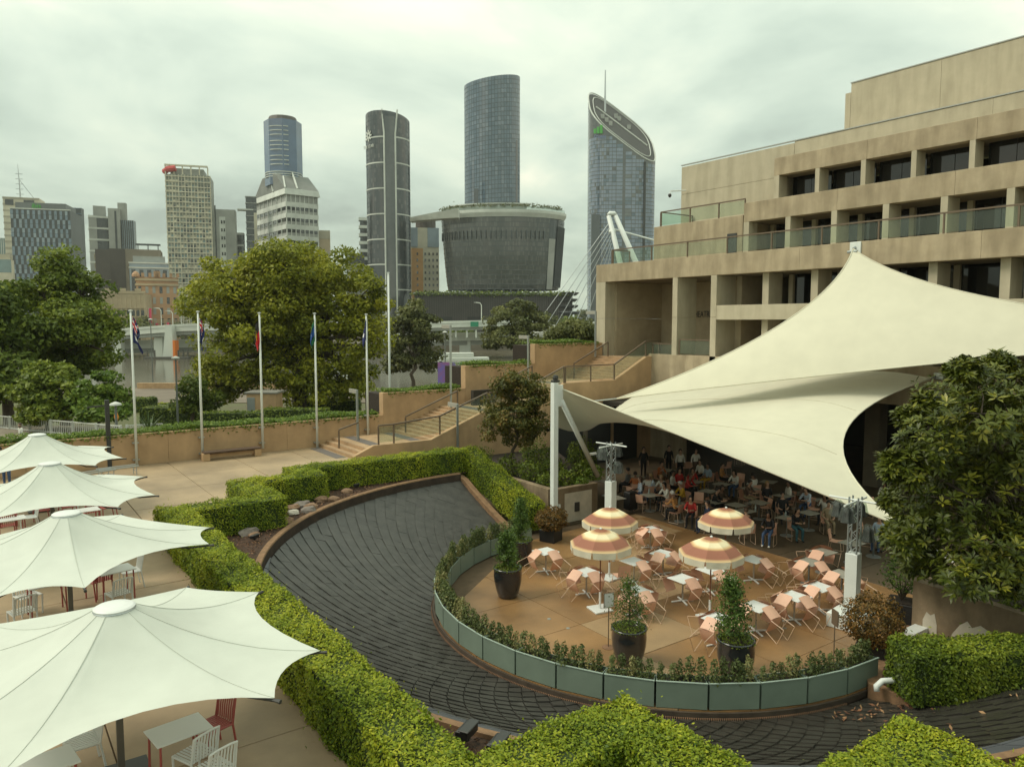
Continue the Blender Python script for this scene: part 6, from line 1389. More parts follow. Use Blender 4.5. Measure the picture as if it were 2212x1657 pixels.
# foot bridge with leaning mast
P0 = PD(1150,716,240); 
t = deck('foot_bridge',[(1150,712,250),(1240,706,240),(1300,700,235)],1.2,6,'slim white foot bridge leading to the leaning mast')
top = PD(1322,466,236); f1 = PD(1352,592,236); f2 = PD(1378,592,236); dn1 = (f1-top).normalized(); dn2 = (f2-top).normalized()
t = thing('bridge_mast',Vector((f1.x,f1.y,0)),'white leaning forked bridge mast rising behind the theatre terrace','mast'); 
for k,(dn_,o_) in enumerate(((dn1,-1.0),(dn2,1.0))):
    a_ = top+A_*o_; b = MB(); b.tube([a_,a_+dn_*20,a_+dn_*40],[0.75,0.9,0.95],10); b.build('leg',WHITE,t,smooth=True)
b = MB(); b.tube([top-A_*1.0,top-A_*0.6+Vector((0,0,0.6)),top+A_*0.6+Vector((0,0,0.6)),top+A_*1.0],0.75,10); b.tube([top-A_*0.9-Vector((0,0,5)),top+A_*1.2-Vector((0,0,5))],0.6,8); b.build('head',WHITE,t,smooth=True)
for k,(u,v) in enumerate([(1160,700),(1180,702),(1200,704),(1220,704),(1240,705),(1262,704),(1285,702)]): b = MB(); b.tube([top-Vector((0,0,1+1.5*k)),PD(u,v,240)],0.10,4); b.build('stay_cable',STEEL,t)
b = MB(); b.tube([top-Vector((0,0,4)),PD(1415,520,236),PD(1500,585,236)],0.28,5); b.build('back_stay',WHITE,t)

# ================================================================== city towers
def facemat(name,col,rough=0.35,var=0.2,vs=0.08,spec=0.5): return mat(name,col,rough*0.6 if rough < 0.3 else rough,var,vs,spec=0.9 if rough < 0.3 else spec)
GLB = facemat('glass_blue',(0.10,0.15,0.21),0.15); GLD = facemat('glass_dark',(0.028,0.03,0.033),0.12,0.4,0.15); GLT = facemat('glass_teal',(0.16,0.24,0.24),0.2); CRM = facemat('cream_render',(0.62,0.57,0.44),0.8); CRM2 = facemat('cream_shade',(0.42,0.38,0.29),0.8); GRYC = facemat('grey_concrete',(0.34,0.345,0.32),0.85); WHT = facemat('white_render',(0.60,0.62,0.57),0.8); BRN = facemat('brown_panel',(0.075,0.06,0.05),0.6); ORB = facemat('orange_brick',(0.44,0.26,0.15),0.85); SAND = facemat('sandstone',(0.48,0.38,0.25),0.85); DKG = facemat('dark_grey_panel',(0.06,0.065,0.07),0.5); BLP = facemat('blue_panel',(0.17,0.23,0.29),0.25); LBLU = facemat('pale_blue_panel',(0.28,0.34,0.39),0.4)
class Bld:
    """box tower: near corner at (uc, depth d), right face to u1, left face to u0; local x along the right face, y along the left one"""
    def __init__(s,name,u0,uc,u1,vt,d,theta,label,zb=-3.0,group='city towers across the river',cat='building',h=None,core=None,build_core=True,inset=0.0):
        th_ = R(theta); lat = (uc-1106)/FOC*d; k1 = (u1-1106)/FOC; k0 = (u0-1106)/FOC
        s.w = (k1*d-lat)/(math.cos(th_)-k1*math.sin(th_)); s.l = (lat-k0*d)/(math.sin(th_)+k0*math.cos(th_)) if theta else 0
        if s.l <= 0.5 or s.l > 120: s.l = min(max(s.w*0.8,8),60)
        s.h = (PD(uc,vt,d).z-zb) if h is None else h; s.t = thing(name,LD(lat,d,zb),label,cat,group,th_-YAW)
        if build_core: s.box('core',core,inset,s.w-inset,inset,s.l-inset,0,s.h)
    def box(s,name,m,x0,x1,y0,y1,z0,z1): b = MB(); b.box(x0,x1,y0,y1,z0,z1); return b.build(name,m,s.t,local=True)
    def bands(s,n,m,z0=None,z1=None,t=0.25,hh=0.22,name='floor_band',gap=1.0):
        z0 = 0 if z0 is None else z0; z1 = s.h if z1 is None else z1
        for i in range(n+1):
            z = z0+(z1-z0)*i/n; b = MB(); b.box(-t,s.w+t,-t,0.0,z-(z1-z0)/n*hh,z); b.box(-t,-0.001,0,s.l,z-(z1-z0)/n*hh,z); b.build(name,m,s.t,local=True)
    def fins(s,nr,nl,m,t=0.3,wd=0.4,z0=0,z1=None,name='fin'):
        z1 = s.h if z1 is None else z1
        for i in range(nr+1): x = s.w*i/nr; s.box(name,m,x-wd/2,x+wd/2,-t-0.02,0.001,z0,z1)
        for i in range(1,nl+1): y = s.l*i/nl; s.box(name,m,-t-0.02,0.001,y-wd/2,y+wd/2,z0,z1)
    def win(s,nr,nl,nz,ms,z0,z1,fx=0.7,fz=0.6,t=0.06,skip=None,name='window',seed=0):
        q = np.random.default_rng(seed); ms = ms if isinstance(ms,list) else [ms]; dz = (z1-z0)/nz
        for face,n,ln in (('r',nr,s.w),('l',nl,s.l)):
            if n == 0: continue
            dx = ln/n; meshes = []
            for m in ms:
                b = MB(); hw,hh = dx*fx/2,dz*fz/2
                if face == 'r': b.box(-hw,hw,-t,t*0.5,-hh,hh)
                else: b.box(-t,t*0.5,-hw,hw,-hh,hh)
                o = b.build(name,m,local=True); meshes.append(o.data); bpy.data.objects.remove(o)
            for i in range(n):
                for j in range(nz):
                    if skip and skip(face,i,j): continue
                    c = (dx*(i+0.5),0,z0+dz*(j+0.5)) if face == 'r' else (0,dx*(i+0.5),z0+dz*(j+0.5)); inst(meshes[int(q.integers(0,len(ms)))],name,c,s.t)
# -- left group
B = Bld('office_tower',22,24,101,425,760,20,'cream tower with a tall lattice mast behind the chequered tower',core=CRM); B.bands(22,CRM2,t=0.3,hh=0.3)
B.box('plant_screen',DKG,2,9,-0.6,0.1,B.h-8,B.h-2.5); B.box('plant_screen',DKG,18,27,-0.6,0.1,B.h-8,B.h-2.5)
hm = PD(52,350,760).z-PD(52,432,760).z; b = MB(); b.tube([(14,6,B.h-4),(13.6,6,B.h-4+hm*0.55),(13,6,B.h-4+hm*1.02)],[0.9,0.55,0.2],6); 
for k in range(5): b.bar((10.5,6,B.h+4+k*5),(17,6,B.h+4+k*5),0.5,0.5)
b.tube([(14,6,B.h+18),(26,6,B.h)],0.3,5); b.build('lattice_mast',STEEL,B.t,local=True)
B = Bld('glass_block',-30,2,29,514,800,25,'pale teal glass block at the edge of the skyline',core=GLT); B.fins(6,3,WHT,0.2,0.5)
B = Bld('dark_tower',-40,-12,5,444,700,25,'dark slab tower cut off at the edge of the view',core=GLD); B.bands(20,DKG)
B = Bld('low_office',-30,-10,34,560,560,22,'low cream office with green bands beside the trees',core=CRM); B.bands(3,GLT,t=0.2,hh=0.5); B.box('roof_storey',CRM2,2,12,2,8,B.h,B.h+4)
B = Bld('chequered_tower',26,38.6,166,451,640,16,'chequered blue and charcoal glass hotel tower with a green roof sign',core=DKG)
nz = 16; B.win(22,4,nz,[BLP,BLP,LBLU],B.h*0.42,B.h-0.6,0.96,0.93,0.25,skip=lambda f,i,j:((i+((j)//2)) % 2 == 0),seed=3)
B.win(11,3,6,[BLP,LBLU],0,B.h*0.415,0.96,0.95,0.25,skip=lambda f,i,j:((i+j)%2 == 0),seed=4); B.box('parapet',WHT,-0.4,B.w+0.3,-0.4,0.2,B.h,B.h+0.9); B.box('roof_plant',facemat('grey_plant',(0.16,0.17,0.17),0.6),3,B.w-4,3,B.l-2,B.h,B.h+6)
inst(text_mesh('ibis',5.5,0.2,mat('sign_green',(0.06,0.45,0.03),0.6)),'roof_sign',(B.w*0.42,2.6,B.h+1.6),B.t,(PI/2,0,0))
B = Bld('narrow_tower',160,166,190,449,690,15,'narrow charcoal tower between the chequered tower and the grey offices',core=DKG); B.bands(24,BLP,t=0.15,hh=0.12)
B = Bld('office_block',179,206,246,466,600,30,'grey office block with white sun-shade bands',core=GLD); B.bands(8,WHT,z0=B.h*0.25,t=0.8,hh=0.16); B.box('core_wall',GRYC,-0.6,5,-0.6,3,0,B.h+0.3); B.box('rear_core',GRYC,3,B.w-1,8,B.l,B.h,B.h+9); B.fins(14,8,DKG,0.15,0.2)
B = Bld('concrete_tower',236,246,271,450,598,20,'tall windowless concrete core tower',core=GRYC); B.box('recess',DKG,B.w*0.55,B.w*0.72,-0.2,0.1,0,B.h-2)
B = Bld('glass_wing',262,271,300,476,604,15,'dark ribbed glass wing beside the concrete core',core=GLD); B.fins(7,0,LBLU,0.2,0.35); B.box('upper_wall',GRYC,-2,B.w-6,3,B.l,B.h,B.h+14)
B = Bld('cinema_block',174,215,246,538,520,28,'dark brown block with white zigzag diamonds on its side',core=BRN)
zig = MB(); 
for col in range(3):
    for r_ in range(7):
        y = 4+col*7.0+(r_%2)*3.5; z = B.h-3-r_*6.0
        B_ = MB(); B_.bar((-0.3,y,z),(-0.3,y+1.8,z-3),0.3,0.9,up=(1,0,0)); B_.bar((-0.3,y+3.6,z),(-0.3,y+1.8,z-3),0.3,0.9,up=(1,0,0)); B_.build('zigzag_strip',CRM,B.t,local=True)
B = Bld('brown_block',215,246,355,537,545,22,'flat brown box building below the grey towers',core=facemat('taupe_panel',(0.24,0.20,0.15),0.8)); B.box('dark_panel',BRN,-0.3,B.w*0.30,-0.3,0.1,0,B.h); B.box('roof_fin',DKG,B.w*0.5,B.w,2,4,B.h+3.2,B.h+4.4)
for x in (0.55,0.75,0.95): B.box('roof_strut',DKG,B.w*x-0.3,B.w*x+0.3,2.5,3.5,B.h,B.h+3.2)
B = Bld('silver_block',254,287,371,566,470,24,'silver-blue block with tall paired windows above the orange hotel',core=LBLU); B.win(5,0,1,GLD,3,B.h-3,0.5,0.92,0.25); B.box('dark_side',GLD,-0.25,0.1,1,B.l-1,2,B.h-2); B.bands(1,WHT,z0=B.h-3,z1=B.h,t=0.4,hh=0.25); B.box('roof_storey',GRYC,2,B.w-2,3,B.l-2,B.h,B.h+4)
B = Bld('brick_hotel',245,300,390,598,455,26,'ornate orange brick heritage hotel with arched windows',core=ORB); B.win(6,4,5,[GLD,GRYC],2,B.h-4.5,0.42,0.62,0.12,seed=9); B.bands(1,SAND,z0=B.h-4,z1=B.h-1,t=0.6,hh=0.4,name='cornice'); B.bands(1,SAND,z0=B.h*0.3,z1=B.h*0.33,t=0.4,hh=0.5,name='string_course')
for k in range(7): x = B.w*k/6; B.box('parapet_pier',ORB,x-0.8,x+0.8,-0.7,0.6,B.h,B.h+2.4)
B.box('gable',ORB,B.w*0.42,B.w*0.58,-0.7,0.5,B.h,B.h+3.6); b = MB(); b.lathe([(2.2,0),(2.2,1.2),(1.4,2.6),(0,3.4)],12,(0,0,B.h)); b.build('corner_turret',ORB,B.t,local=True)
B = Bld('heritage_building',208,225,317,634,435,14,'cream sandstone heritage building with rows of arched windows',core=SAND)
for j,(z0,z1) in enumerate(((3,7),(9,13),(15,18.5))):
    for i in range(9):
        x = B.w*(i+0.5)/9; b = MB(); wv = 0.9; b.prism([(x-wv,z0),(x+wv,z0),(x+wv,z1-0.9),(x+wv*0.7,z1-0.25),(x,z1),(x-wv*0.7,z1-0.25),(x-wv,z1-0.9)],0,0.2); 
        b.v = [Vector((p.x,-p.z-0.02,p.y)) for p in b.v]; b.build('arched_window',GLD,B.t,local=True)
    B.box('cornice',SAND,-0.5,B.w+0.5,-0.7,0.0,z1+0.9,z1+1.4)
for i in range(10): x = B.w*i/9; B.box('pilaster',SAND,x-0.35,x+0.35,-0.45,0.0,0,B.h-1)
B.box('parapet',SAND,-0.4,B.w+0.4,-0.4,0.3,B.h,B.h+1.5)
for x in (0.15,0.5,0.85): B.box('pediment',SAND,B.w*x-1.6,B.w*x+1.6,-0.5,0.2,B.h+1.5,B.h+3)
# -- cream apartment tower
B = Bld('apartment_tower',350,371.6,466,376,560,16,'tall cream apartment tower with a red roof drum and open grid of balconies',core=facemat('cream_glass',(0.22,0.23,0.19),0.4))
B.win(14,5,32,[GLD,GLT,CRM2,CRM,facemat('pale_window',(0.30,0.33,0.29),0.3)],0,B.h-3,0.62,0.55,0.10,seed=12); B.bands(32,CRM,z1=B.h-1,t=0.55,hh=0.2); B.fins(7,3,CRM,0.6,0.55); B.fins(14,0,CRM,0.35,0.3)
for k in range(6): x = B.w*0.95*k/5; B.box('pergola_post',CRM,x-0.4,x+0.4,0.2,1.0,B.h,B.h+6)
B.box('pergola_beam',CRM,-0.5,B.w*0.95,-0.2,1.2,B.h+6,B.h+7.2); B.box('roof_storey',GRYC,3,B.w*0.85,3,B.l-2,B.h,B.h+5); b = MB(); b.tube([(-1,5,B.h+2.6),(1.5,0.5,B.h+3.4),(7,0,B.h+4.4)],2.2,10); b.build('red_drum',mat('faded_red',(0.52,0.07,0.07),0.7),B.t,local=True)
B = Bld('grey_tower',462,469,517,452,620,16,'grey tower with a white strip of windows beside the cream apartments',core=GRYC); B.box('white_strip',WHT,B.w*0.28,B.w*0.55,-0.3,0.05,4,B.h-6); B.win(9,0,14,GLD,6,B.h-7,0.55,0.4,0.5,skip=lambda f,i,j:i not in (3,4)); B.box('dark_edge',DKG,-0.2,B.w*0.14,-0.2,0.05,0,B.h+3)
B = Bld('glass_slab',515,519,533,503,640,12,'small dark glass slab beside the white octagonal tower',core=GLD); B.bands(9,GRYC,t=0.2,hh=0.2)
B = Bld('glass_tower',529,540,563,424,660,18,'dark glass tower with a flared white roof edge',core=GLD); B.bands(22,GRYC,t=0.4,hh=0.12); B.box('roof_wing',WHT,-7,6,-1,8,B.h-12,B.h-11); B.box('side_strip',CRM,B.w*0.72,B.w,-0.5,0.1,0,B.h-14)
# -- white octagonal office with the blue glass tower rising behind its roof
B = Bld('octagonal_tower',562,626,692,420,640,38,'white precast office tower with a hipped roof and blue glass upper tower',core=GRYC)
B.win(7,7,12,GLD,0,B.h-6,0.78,0.42,0.25); B.bands(12,WHT,z1=B.h-6,t=0.7,hh=0.42,name='sill_band'); B.fins(7,7,WHT,0.8,0.6)
w_,l_ = B.w,B.l; b = MB(); hz = B.h; cx2,cy2 = w_*0.5,l_*0.5; r2 = 15
b.add([(-2,-2,hz),(w_+2,-2,hz),(w_+2,l_+2,hz),(-2,l_+2,hz),(-1,-1,hz+5),(w_+1,-1,hz+5),(w_+1,l_+1,hz+5),(-1,l_+1,hz+5)],[(0,1,5,4),(1,2,6,5),(2,3,7,6),(3,0,4,7),(3,2,1,0)]); b.build('eaves',WHT,B.t,local=True)
b = MB(); b.add([(-1,-1,hz+5),(w_+1,-1,hz+5),(w_+1,l_+1,hz+5),(-1,l_+1,hz+5),(cx2-r2,cy2-r2,hz+20),(cx2+r2,cy2-r2,hz+20),(cx2+r2,cy2+r2,hz+20),(cx2-r2,cy2+r2,hz+20)],[(0,1,5,4),(1,2,6,5),(2,3,7,6),(3,0,4,7),(4,5,6,7)]); b.build('roof',facemat('hip_roof_grey',(0.20,0.205,0.19),0.8),B.t,local=True)
for (a,c_) in (((-1,-1,hz+5.2),(cx2-r2*0.3,cy2-r2*0.3,hz+26)),((w_*0.35,-1.2,hz+5.2),(cx2,cy2-r2,hz+24)),((-1.2,l_*0.35,hz+5.2),(cx2-r2,cy2,hz+24))): b = MB(); b.bar(a,c_,1.2,1.2); b.build('roof_rib',WHT,B.t,local=True)
dcc = 640+34; cc = PD(614,405,dcc); zt = PD(614,266,dcc).z-cc.z+20; rt = 38.5/FOC*dcc; t = thing('blue_tower',Vector((cc.x,cc.y,cc.z)),'blue glass tower with rounded corners above the white hipped roof','building','city towers across the river',rz=R(38)-YAW)
q8 = [(rt*math.cos(R(22.5+45*k)),rt*math.sin(R(22.5+45*k))) for k in range(8)]; b = MB(); b.prism(q8,0,zt-20); b.build('glass_shaft',facemat('glass_azure',(0.075,0.125,0.22),0.12),t,local=True); b = MB(); b.lathe([(rt*0.80,zt-20),(rt*0.72,zt-16),(rt*0.5,zt-15.4),(0,zt-15.2)],16); b.build('crown_cap',BRN,t,local=True)
for k in range(9):
    z = (zt-20)*(0.30+0.065*k+0.03*(k//3)); b = MB(); a0_,a1_ = R(-150),R(-105); b.lathe([(rt*0.965,z),(rt*0.99,z),(rt*0.99,z+0.7),(rt*0.965,z+0.7)],6,(0,0,0),a0_-R(10),a1_+R(10)); b.build('light_band',WHT,t,local=True)
for k in range(3): z = (zt-20)*(0.12+0.035*k); b = MB(); b.lathe([(rt*0.97,z),(rt*1.0,z),(rt*1.0,z+0.7),(rt*0.97,z+0.7)],16); b.build('light_band',WHT,t,local=True)
B = Bld('round_corner_block',690,694,717,498,660,10,'small tan block right of the white octagonal tower',core=SAND); B.bands(5,CRM2,t=0.2,hh=0.4)
B = Bld('pitched_block',752,760,790,552,600,14,'low grey pitched block beside the dark cylinder',core=GRYC); B.bands(3,DKG,t=0.2,hh=0.3)
B = Bld('balcony_tower',777,782,806,470,650,12,'slim white tower of stacked balconies',core=GLD); B.bands(15,WHT,t=1.0,hh=0.38,name='balcony'); B.box('side_wall',WHT,B.w-2,B.w,-1,0.1,0,B.h)
B = Bld('orange_apartments',888,891,950,492,600,10,'cream and orange apartment block between the dark cylinder and the drum',core=CRM); B.box('orange_wall',facemat('orange_render',(0.62,0.34,0.13),0.8),-0.15,B.w*0.42,-0.15,0.05,0,B.h-16); B.win(7,0,13,[GLD,BRN],4,B.h-18,0.4,0.42,0.35,skip=lambda f,i,j:i in (0,2),seed=5); B.box('roof_glass',LBLU,-0.5,5,-0.5,5,B.h-15,B.h); B.box('roof_glass',LBLU,B.w-9,B.w,-0.5,5,B.h-15,B.h); b = MB(); b.lathe([(8,B.h),(8,B.h+9),(0,B.h+9.2)],20,(B.w*0.55,9,0)); b.build('roof_drum',BRN,B.t,local=True)
# -- round towers: curtain wall panels over a shaft
def curtain(t,R_,z0,ztop,nf,na,ms,seed,name='curtain_wall',sx=1,sy=1,a0=0,a1=2*PI,lean=None,gap=0.06):
    q = np.random.default_rng(seed); b = MB(); dz_ = None
    for j in range(nf):
        for i in range(na):
            a = a0+(a1-a0)*(i+gap)/na; c_ = a0+(a1-a0)*(i+1-gap)/na; am = (a+c_)/2; zt_ = ztop(am) if callable(ztop) else ztop
            za,zb_ = z0+(zt_-z0)*(j+gap*1.5)/nf, z0+(zt_-z0)*(j+1-gap*0.5)/nf; r1_ = R_*(lean(za) if lean else 1); r2_ = R_*(lean(zb_) if lean else 1)
            b.mi = int(q.choice(len(ms),p=[m[1] for m in ms]))
            b.add([(r1_*sx*math.cos(a),r1_*sy*math.sin(a),za),(r1_*sx*math.cos(c_),r1_*sy*math.sin(c_),za),(r2_*sx*math.cos(c_),r2_*sy*math.sin(c_),zb_),(r2_*sx*math.cos(a),r2_*sy*math.sin(a),zb_)],[(0,1,2,3)])
    return stuff(b.build(name,[m[0] for m in ms],t,local=True))
GP = [facemat('glass_charcoal',(0.045,0.052,0.060),0.1,0.2,0.2),facemat('glass_smoke',(0.085,0.09,0.093),0.12,0.2,0.2),facemat('glass_grey',(0.15,0.16,0.165),0.15,0.2,0.2),facemat('glass_steel',(0.10,0.145,0.195),0.12,0.2,0.2),facemat('glass_steel_pale',(0.14,0.185,0.235),0.12,0.2,0.2),facemat('drum_glass',(0.075,0.078,0.074),0.12,0.2,0.1),facemat('drum_glass_pale',(0.11,0.112,0.105),0.12,0.2,0.1)]
def shaft(t,R_,z0,ztop,m,sx=1,sy=1,n=48,lean=None):
    b = MB(); v = []; rows = 10
    for j in range(rows+1):
        for i in range(n): a = 2*PI*i/n; zt_ = ztop(a) if callable(ztop) else ztop; z = z0+(zt_-z0)*j/rows; r_ = R_*0.985*(lean(z) if lean else 1); v.append((r_*sx*math.cos(a),r_*sy*math.sin(a),z))
    f = [(j*n+i,j*n+(i+1)%n,(j+1)*n+(i+1)%n,(j+1)*n+i) for j in range(rows) for i in range(n)]+[tuple(rows*n+i for i in range(n))]; b.add(v,f); return b.build('shaft',m,t,local=True,smooth=False)
# dark cylinder with white rings and a central slot
d = 560; c = PD(843,690,d+16); R_ = 46/FOC*(d+16); H_ = PD(843,247,d+10).z+3; t = thing('cylinder_tower',Vector((c.x,c.y,-3)),'dark glass cylinder tower with pale rings and a vertical slot','building','city towers across the river',rz=-YAW)
topf = lambda a: H_-3.5*(1-math.cos(a+PI/2))*0.8-1.5*math.cos(a)
shaft(t,R_,0,topf,GP[0]); curtain(t,R_,0,topf,48,60,[(GP[0],0.85),(GP[1],0.15)],1)
for k in range(8):
    z = H_*(0.10+0.112*k); b = MB()
    for (a0_,a1_) in ((R(-180),R(-91)),(R(-62),R(0))): b.lathe([(R_*1.0,z),(R_*1.012,z),(R_*1.012,z+0.9),(R_*1.0,z+0.9)],16,(0,0,0),a0_,a1_)
    b.build('pale_ring',WHT,t,local=True)
for a_ in (R(-90.5),R(-62)):
    x,y = R_*1.01*math.cos(a_),R_*1.01*math.sin(a_); b = MB(); b.tube([(x,y,0),(x,y,H_*0.9),(x-1.5 if a_ < R(-80) else x+1.5,y+1,H_+1.0)],0.65,6); b.build('slot_edge',WHT,t,local=True)
b = MB(); b.lathe([(R_*1.003,0),(R_*1.003,H_-4)],8,(0,0,0),R(-89),R(-63)); b.build('slot_glass',GP[1],t,local=True)
star = MB()
x0_,y0_ = R_*1.02*math.cos(R(-138)),R_*1.02*math.sin(R(-138)); star.M = Matrix.Translation((x0_,y0_,H_-17)) @ Matrix.Rotation(R(-48),4,'Z') @ Matrix.Rotation(PI/2,4,'X')
for k in range(8): a = 2*PI*k/8; star.bar((0.9*math.cos(a),0.9*math.sin(a),0),(4.0*math.cos(a),4.0*math.sin(a),0),1.1,0.3,up=(0,0,1))
star.build('star_emblem',WHT,t,local=True); o = inst(text_mesh('THE STAR',3.2,0.1,WHT),'lettering',(R_*1.03*math.cos(R(-138)),R_*1.03*math.sin(R(-138)),H_-26),t,(PI/2,0,R(-48)))
# tall tower
d = 690; c = PD(1064,690,d+22); R_ = 59/FOC*(d+20); H_ = PD(1064,163,d+10).z+5; t = thing('tall_tower',Vector((c.x,c.y,-3)),'tallest blue-grey glass tower with a sloping rounded top','building','city towers across the river',rz=-YAW)
topf = lambda a: H_-7.5*(1-math.cos(a-R(15)))*0.6; shaft(t,R_,0,topf,GP[0],1,0.8); curtain(t,R_,0,topf,58,56,[(GP[3],0.8),(GP[4],0.2)],2,sx=1,sy=0.8)
q = np.random.default_rng(8)
for k in range(72):
    a = R(q.choice([-150,-140,-131,-118,-112,-80,-72,-55,-48,-20])); z = H_*(0.34+0.006*1.0*int(q.integers(0,34))*1.0)*0.9; b = MB(); b.lathe([(R_*1.004,z),(R_*1.01,z),(R_*1.01,z+1.5),(R_*1.004,z+1.5)],2,(0,0,0),a,a+R(4.5),1,0.8); b.build('balcony_recess',BLACK,t,local=True)
b = MB(); b.lathe([(R_*1.006,0),(R_*1.006,H_*0.56)],4,(0,0,0),R(-128),R(-118),1,0.8); b.build('dark_stripe',GP[0],t,local=True); b = MB(); b.lathe([(R_*1.006,0),(R_*1.006,H_*0.75)],4,(0,0,0),R(-32),R(-24),1,0.8); b.build('dark_stripe',GP[0],t,local=True)
# drum with sky deck
d = 520; c = PD(1087,690,d+44); R_ = 134/FOC*(d+30); zb_ = PD(1087,622,d).z; zt_ = PD(1087,462,d).z; t = thing('drum_building',Vector((c.x,c.y,zb_)),'broad dark glass drum under a long white roof deck','building','city towers across the river',rz=-YAW); hD = zt_-zb_
ln = lambda z: 0.90+0.10*min(1,(z/hD))**0.7
shaft(t,R_,0,hD,GP[0],1,0.62,64,ln); curtain(t,R_,0,hD,15,110,[(GP[5],0.75),(GP[6],0.25)],3,sx=1,sy=0.62,lean=ln,a0=R(-195),a1=R(-42),gap=0.05); curtain(t,R_,0,hD,15,40,[(GP[0],0.6),(GP[1],0.4)],4,sx=1,sy=0.62,lean=ln,a0=R(-28),a1=R(15))
for k in range(16): z = hD*k/15; b = MB(); r_ = R_*ln(z); b.lathe([(r_*1.0,z-0.15),(r_*1.006,z-0.15),(r_*1.006,z+0.25),(r_*1.0,z+0.25)],50,(0,0,0),R(-195),R(-42),1,0.62); b.build('floor_line',GP[0],t,local=True)
for k in range(26): a = R(-165+4.6*k); b = MB(); z = hD*0.70; r_ = R_*1.012; b.bar((r_*math.cos(a),r_*0.62*math.sin(a),z),(r_*math.cos(a),r_*0.62*math.sin(a),z+6),0.7,0.5); b.build('vertical_vane',GP[0],t,local=True)
b = MB(); b.lathe([(R_*0.93,0),(R_*0.985,hD*0.72)],6,(0,0,0),R(-42),R(-32),1,0.62); b.build('garden_recess',GRYC,t,local=True)
for k in range(22): a = R(-28+1.9*k); b = MB(); r_ = R_*1.0; b.bar((r_*0.93*math.cos(a),r_*0.93*0.62*math.sin(a),2),(r_*math.cos(a),r_*0.62*math.sin(a),hD*0.9),0.5,0.6); b.build('vertical_vane',DKG,t,local=True)
for k in range(17): a = R(-170+8*k); b = MB(); b.tube([(R_*0.88*math.cos(a),R_*0.55*math.sin(a),-6),(R_*0.88*math.cos(a),R_*0.55*math.sin(a),0.2)],0.6,6); b.build('stilt',GP[0],t,local=True)
# roof deck ring + arm reaching to the cylinder
b = MB(); b.lathe([(R_*0.6,hD+0.5),(R_*0.99,hD+0.3),(R_*1.03,hD+3.2),(R_*1.03,hD+5.2),(R_*0.98,hD+5.4),(R_*0.6,hD+5.4)],64,(0,0,0),R(-205),R(20),1,0.64); b.build('roof_deck',facemat('deck_white',(0.56,0.58,0.53),0.6),t,local=True,smooth=False)
b = MB(); b.lathe([(R_*0.75,hD+5.5),(R_*0.75,hD+8),(R_*0.90,hD+9.6),(R_*0.9,hD+10.3),(R_*0.3,hD+11)],48,(0,0,0),R(-180),R(-60),1,0.62); b.build('roof_canopy',MATS['deck_white'],t,local=True)
for k in range(18): a = R(-172+6*k); b = MB(); b.tube([(R_*0.88*math.cos(a),R_*0.54*math.sin(a),hD+5),(R_*0.88*math.cos(a),R_*0.54*math.sin(a),hD+9.6)],0.4,5); b.build('canopy_post',WHT,t,local=True)
pA = [PD(u,v,d+dd)-Vector((c.x,c.y,zb_)) for u,v,dd in ((885,470,20),(915,464,12),(945,458,6),(990,452,0))]; RZ = Matrix.Rotation(YAW,3,'Z'); pA = [RZ @ p for p in pA]
b = MB(); 
for i in range(3):
    a_,c_ = pA[i],pA[i+1]; b.add([a_+Vector((0,0,0)),c_+Vector((0,0,0)),c_+Vector((0,14,0)),a_+Vector((0,14,0)),a_+Vector((0,2,-2.5-i)),c_+Vector((0,2,-3.5-i)),c_+Vector((0,12,-3.5-i)),a_+Vector((0,12,-2.5-i))],[(0,1,2,3),(7,6,5,4),(0,4,5,1),(1,5,6,2),(2,6,7,3),(3,7,4,0)])
b.build('deck_arm',MATS['deck_white'],t,local=True)
b = MB(); b.lathe([(R_*1.005,hD+5.3),(R_*1.005,hD+7.6)],64,(0,0,0),R(-195),R(15),1,0.64); b.build('deck_glass',glassmat('deck_glass',(0.4,0.46,0.42),0.5),t,local=True)
for k in range(16):
    a = R(-165+9.5*k); r_ = R_*0.97; q_ = np.random.default_rng(900+k); V,F = leaf_quads(np.c_[r_*math.cos(a)+q_.normal(0,1.6,60),r_*0.63*math.sin(a)+q_.normal(0,1.0,60),hD+7+np.abs(q_.normal(0,1.1,60))],np.tile([0,-1,1.],(60,1)),1.5,0.6,0.8); stuff(npmesh('rooftop_planting',V,F,LF_GREY,t,tint=q_.uniform(0.1,0.6,60),local=True))
# dark podium below the drum
B = Bld('podium',880,897,1235,636,500,4,'long dark ribbed podium under the glass drum',core=facemat('podium_brown',(0.055,0.048,0.045),0.7),h=None); B.fins(70,0,facemat('podium_rib',(0.075,0.065,0.06),0.7),0.5,0.5); B.box('ledge',GRYC,-1,B.w+1,-1.4,2,B.h,B.h+1.2)
for x in (0.15,0.33,0.55,0.66): B.box('dark_opening',BLACK,B.w*x,B.w*x+9,-0.7,0,B.h*0.3,B.h*0.5)
for k in range(40):
    q_ = np.random.default_rng(950+k); x = B.w*k/40; V,F = leaf_quads(np.c_[x+q_.normal(0,1.6,40),-1.2+q_.normal(0,0.5,40),B.h+0.6+q_.normal(0,0.7,40)],np.tile([0,-1,0.6],(40,1)),1.5,0.6,0.8); stuff(npmesh('ledge_planting',V,F,LF_DARK,B.t,tint=q_.uniform(0.2,0.8,40),local=True))
for k in range(7):
    z = 4+4.2*k; b = MB(); b.lathe([(8-k*0.4,z),(9.5-k*0.4,z+1.2),(8,z+2.0)],14,(B.w-2+math.sin(k)*1.5,4,0)); b.build('terrace_lip',DKG,B.t,local=True)
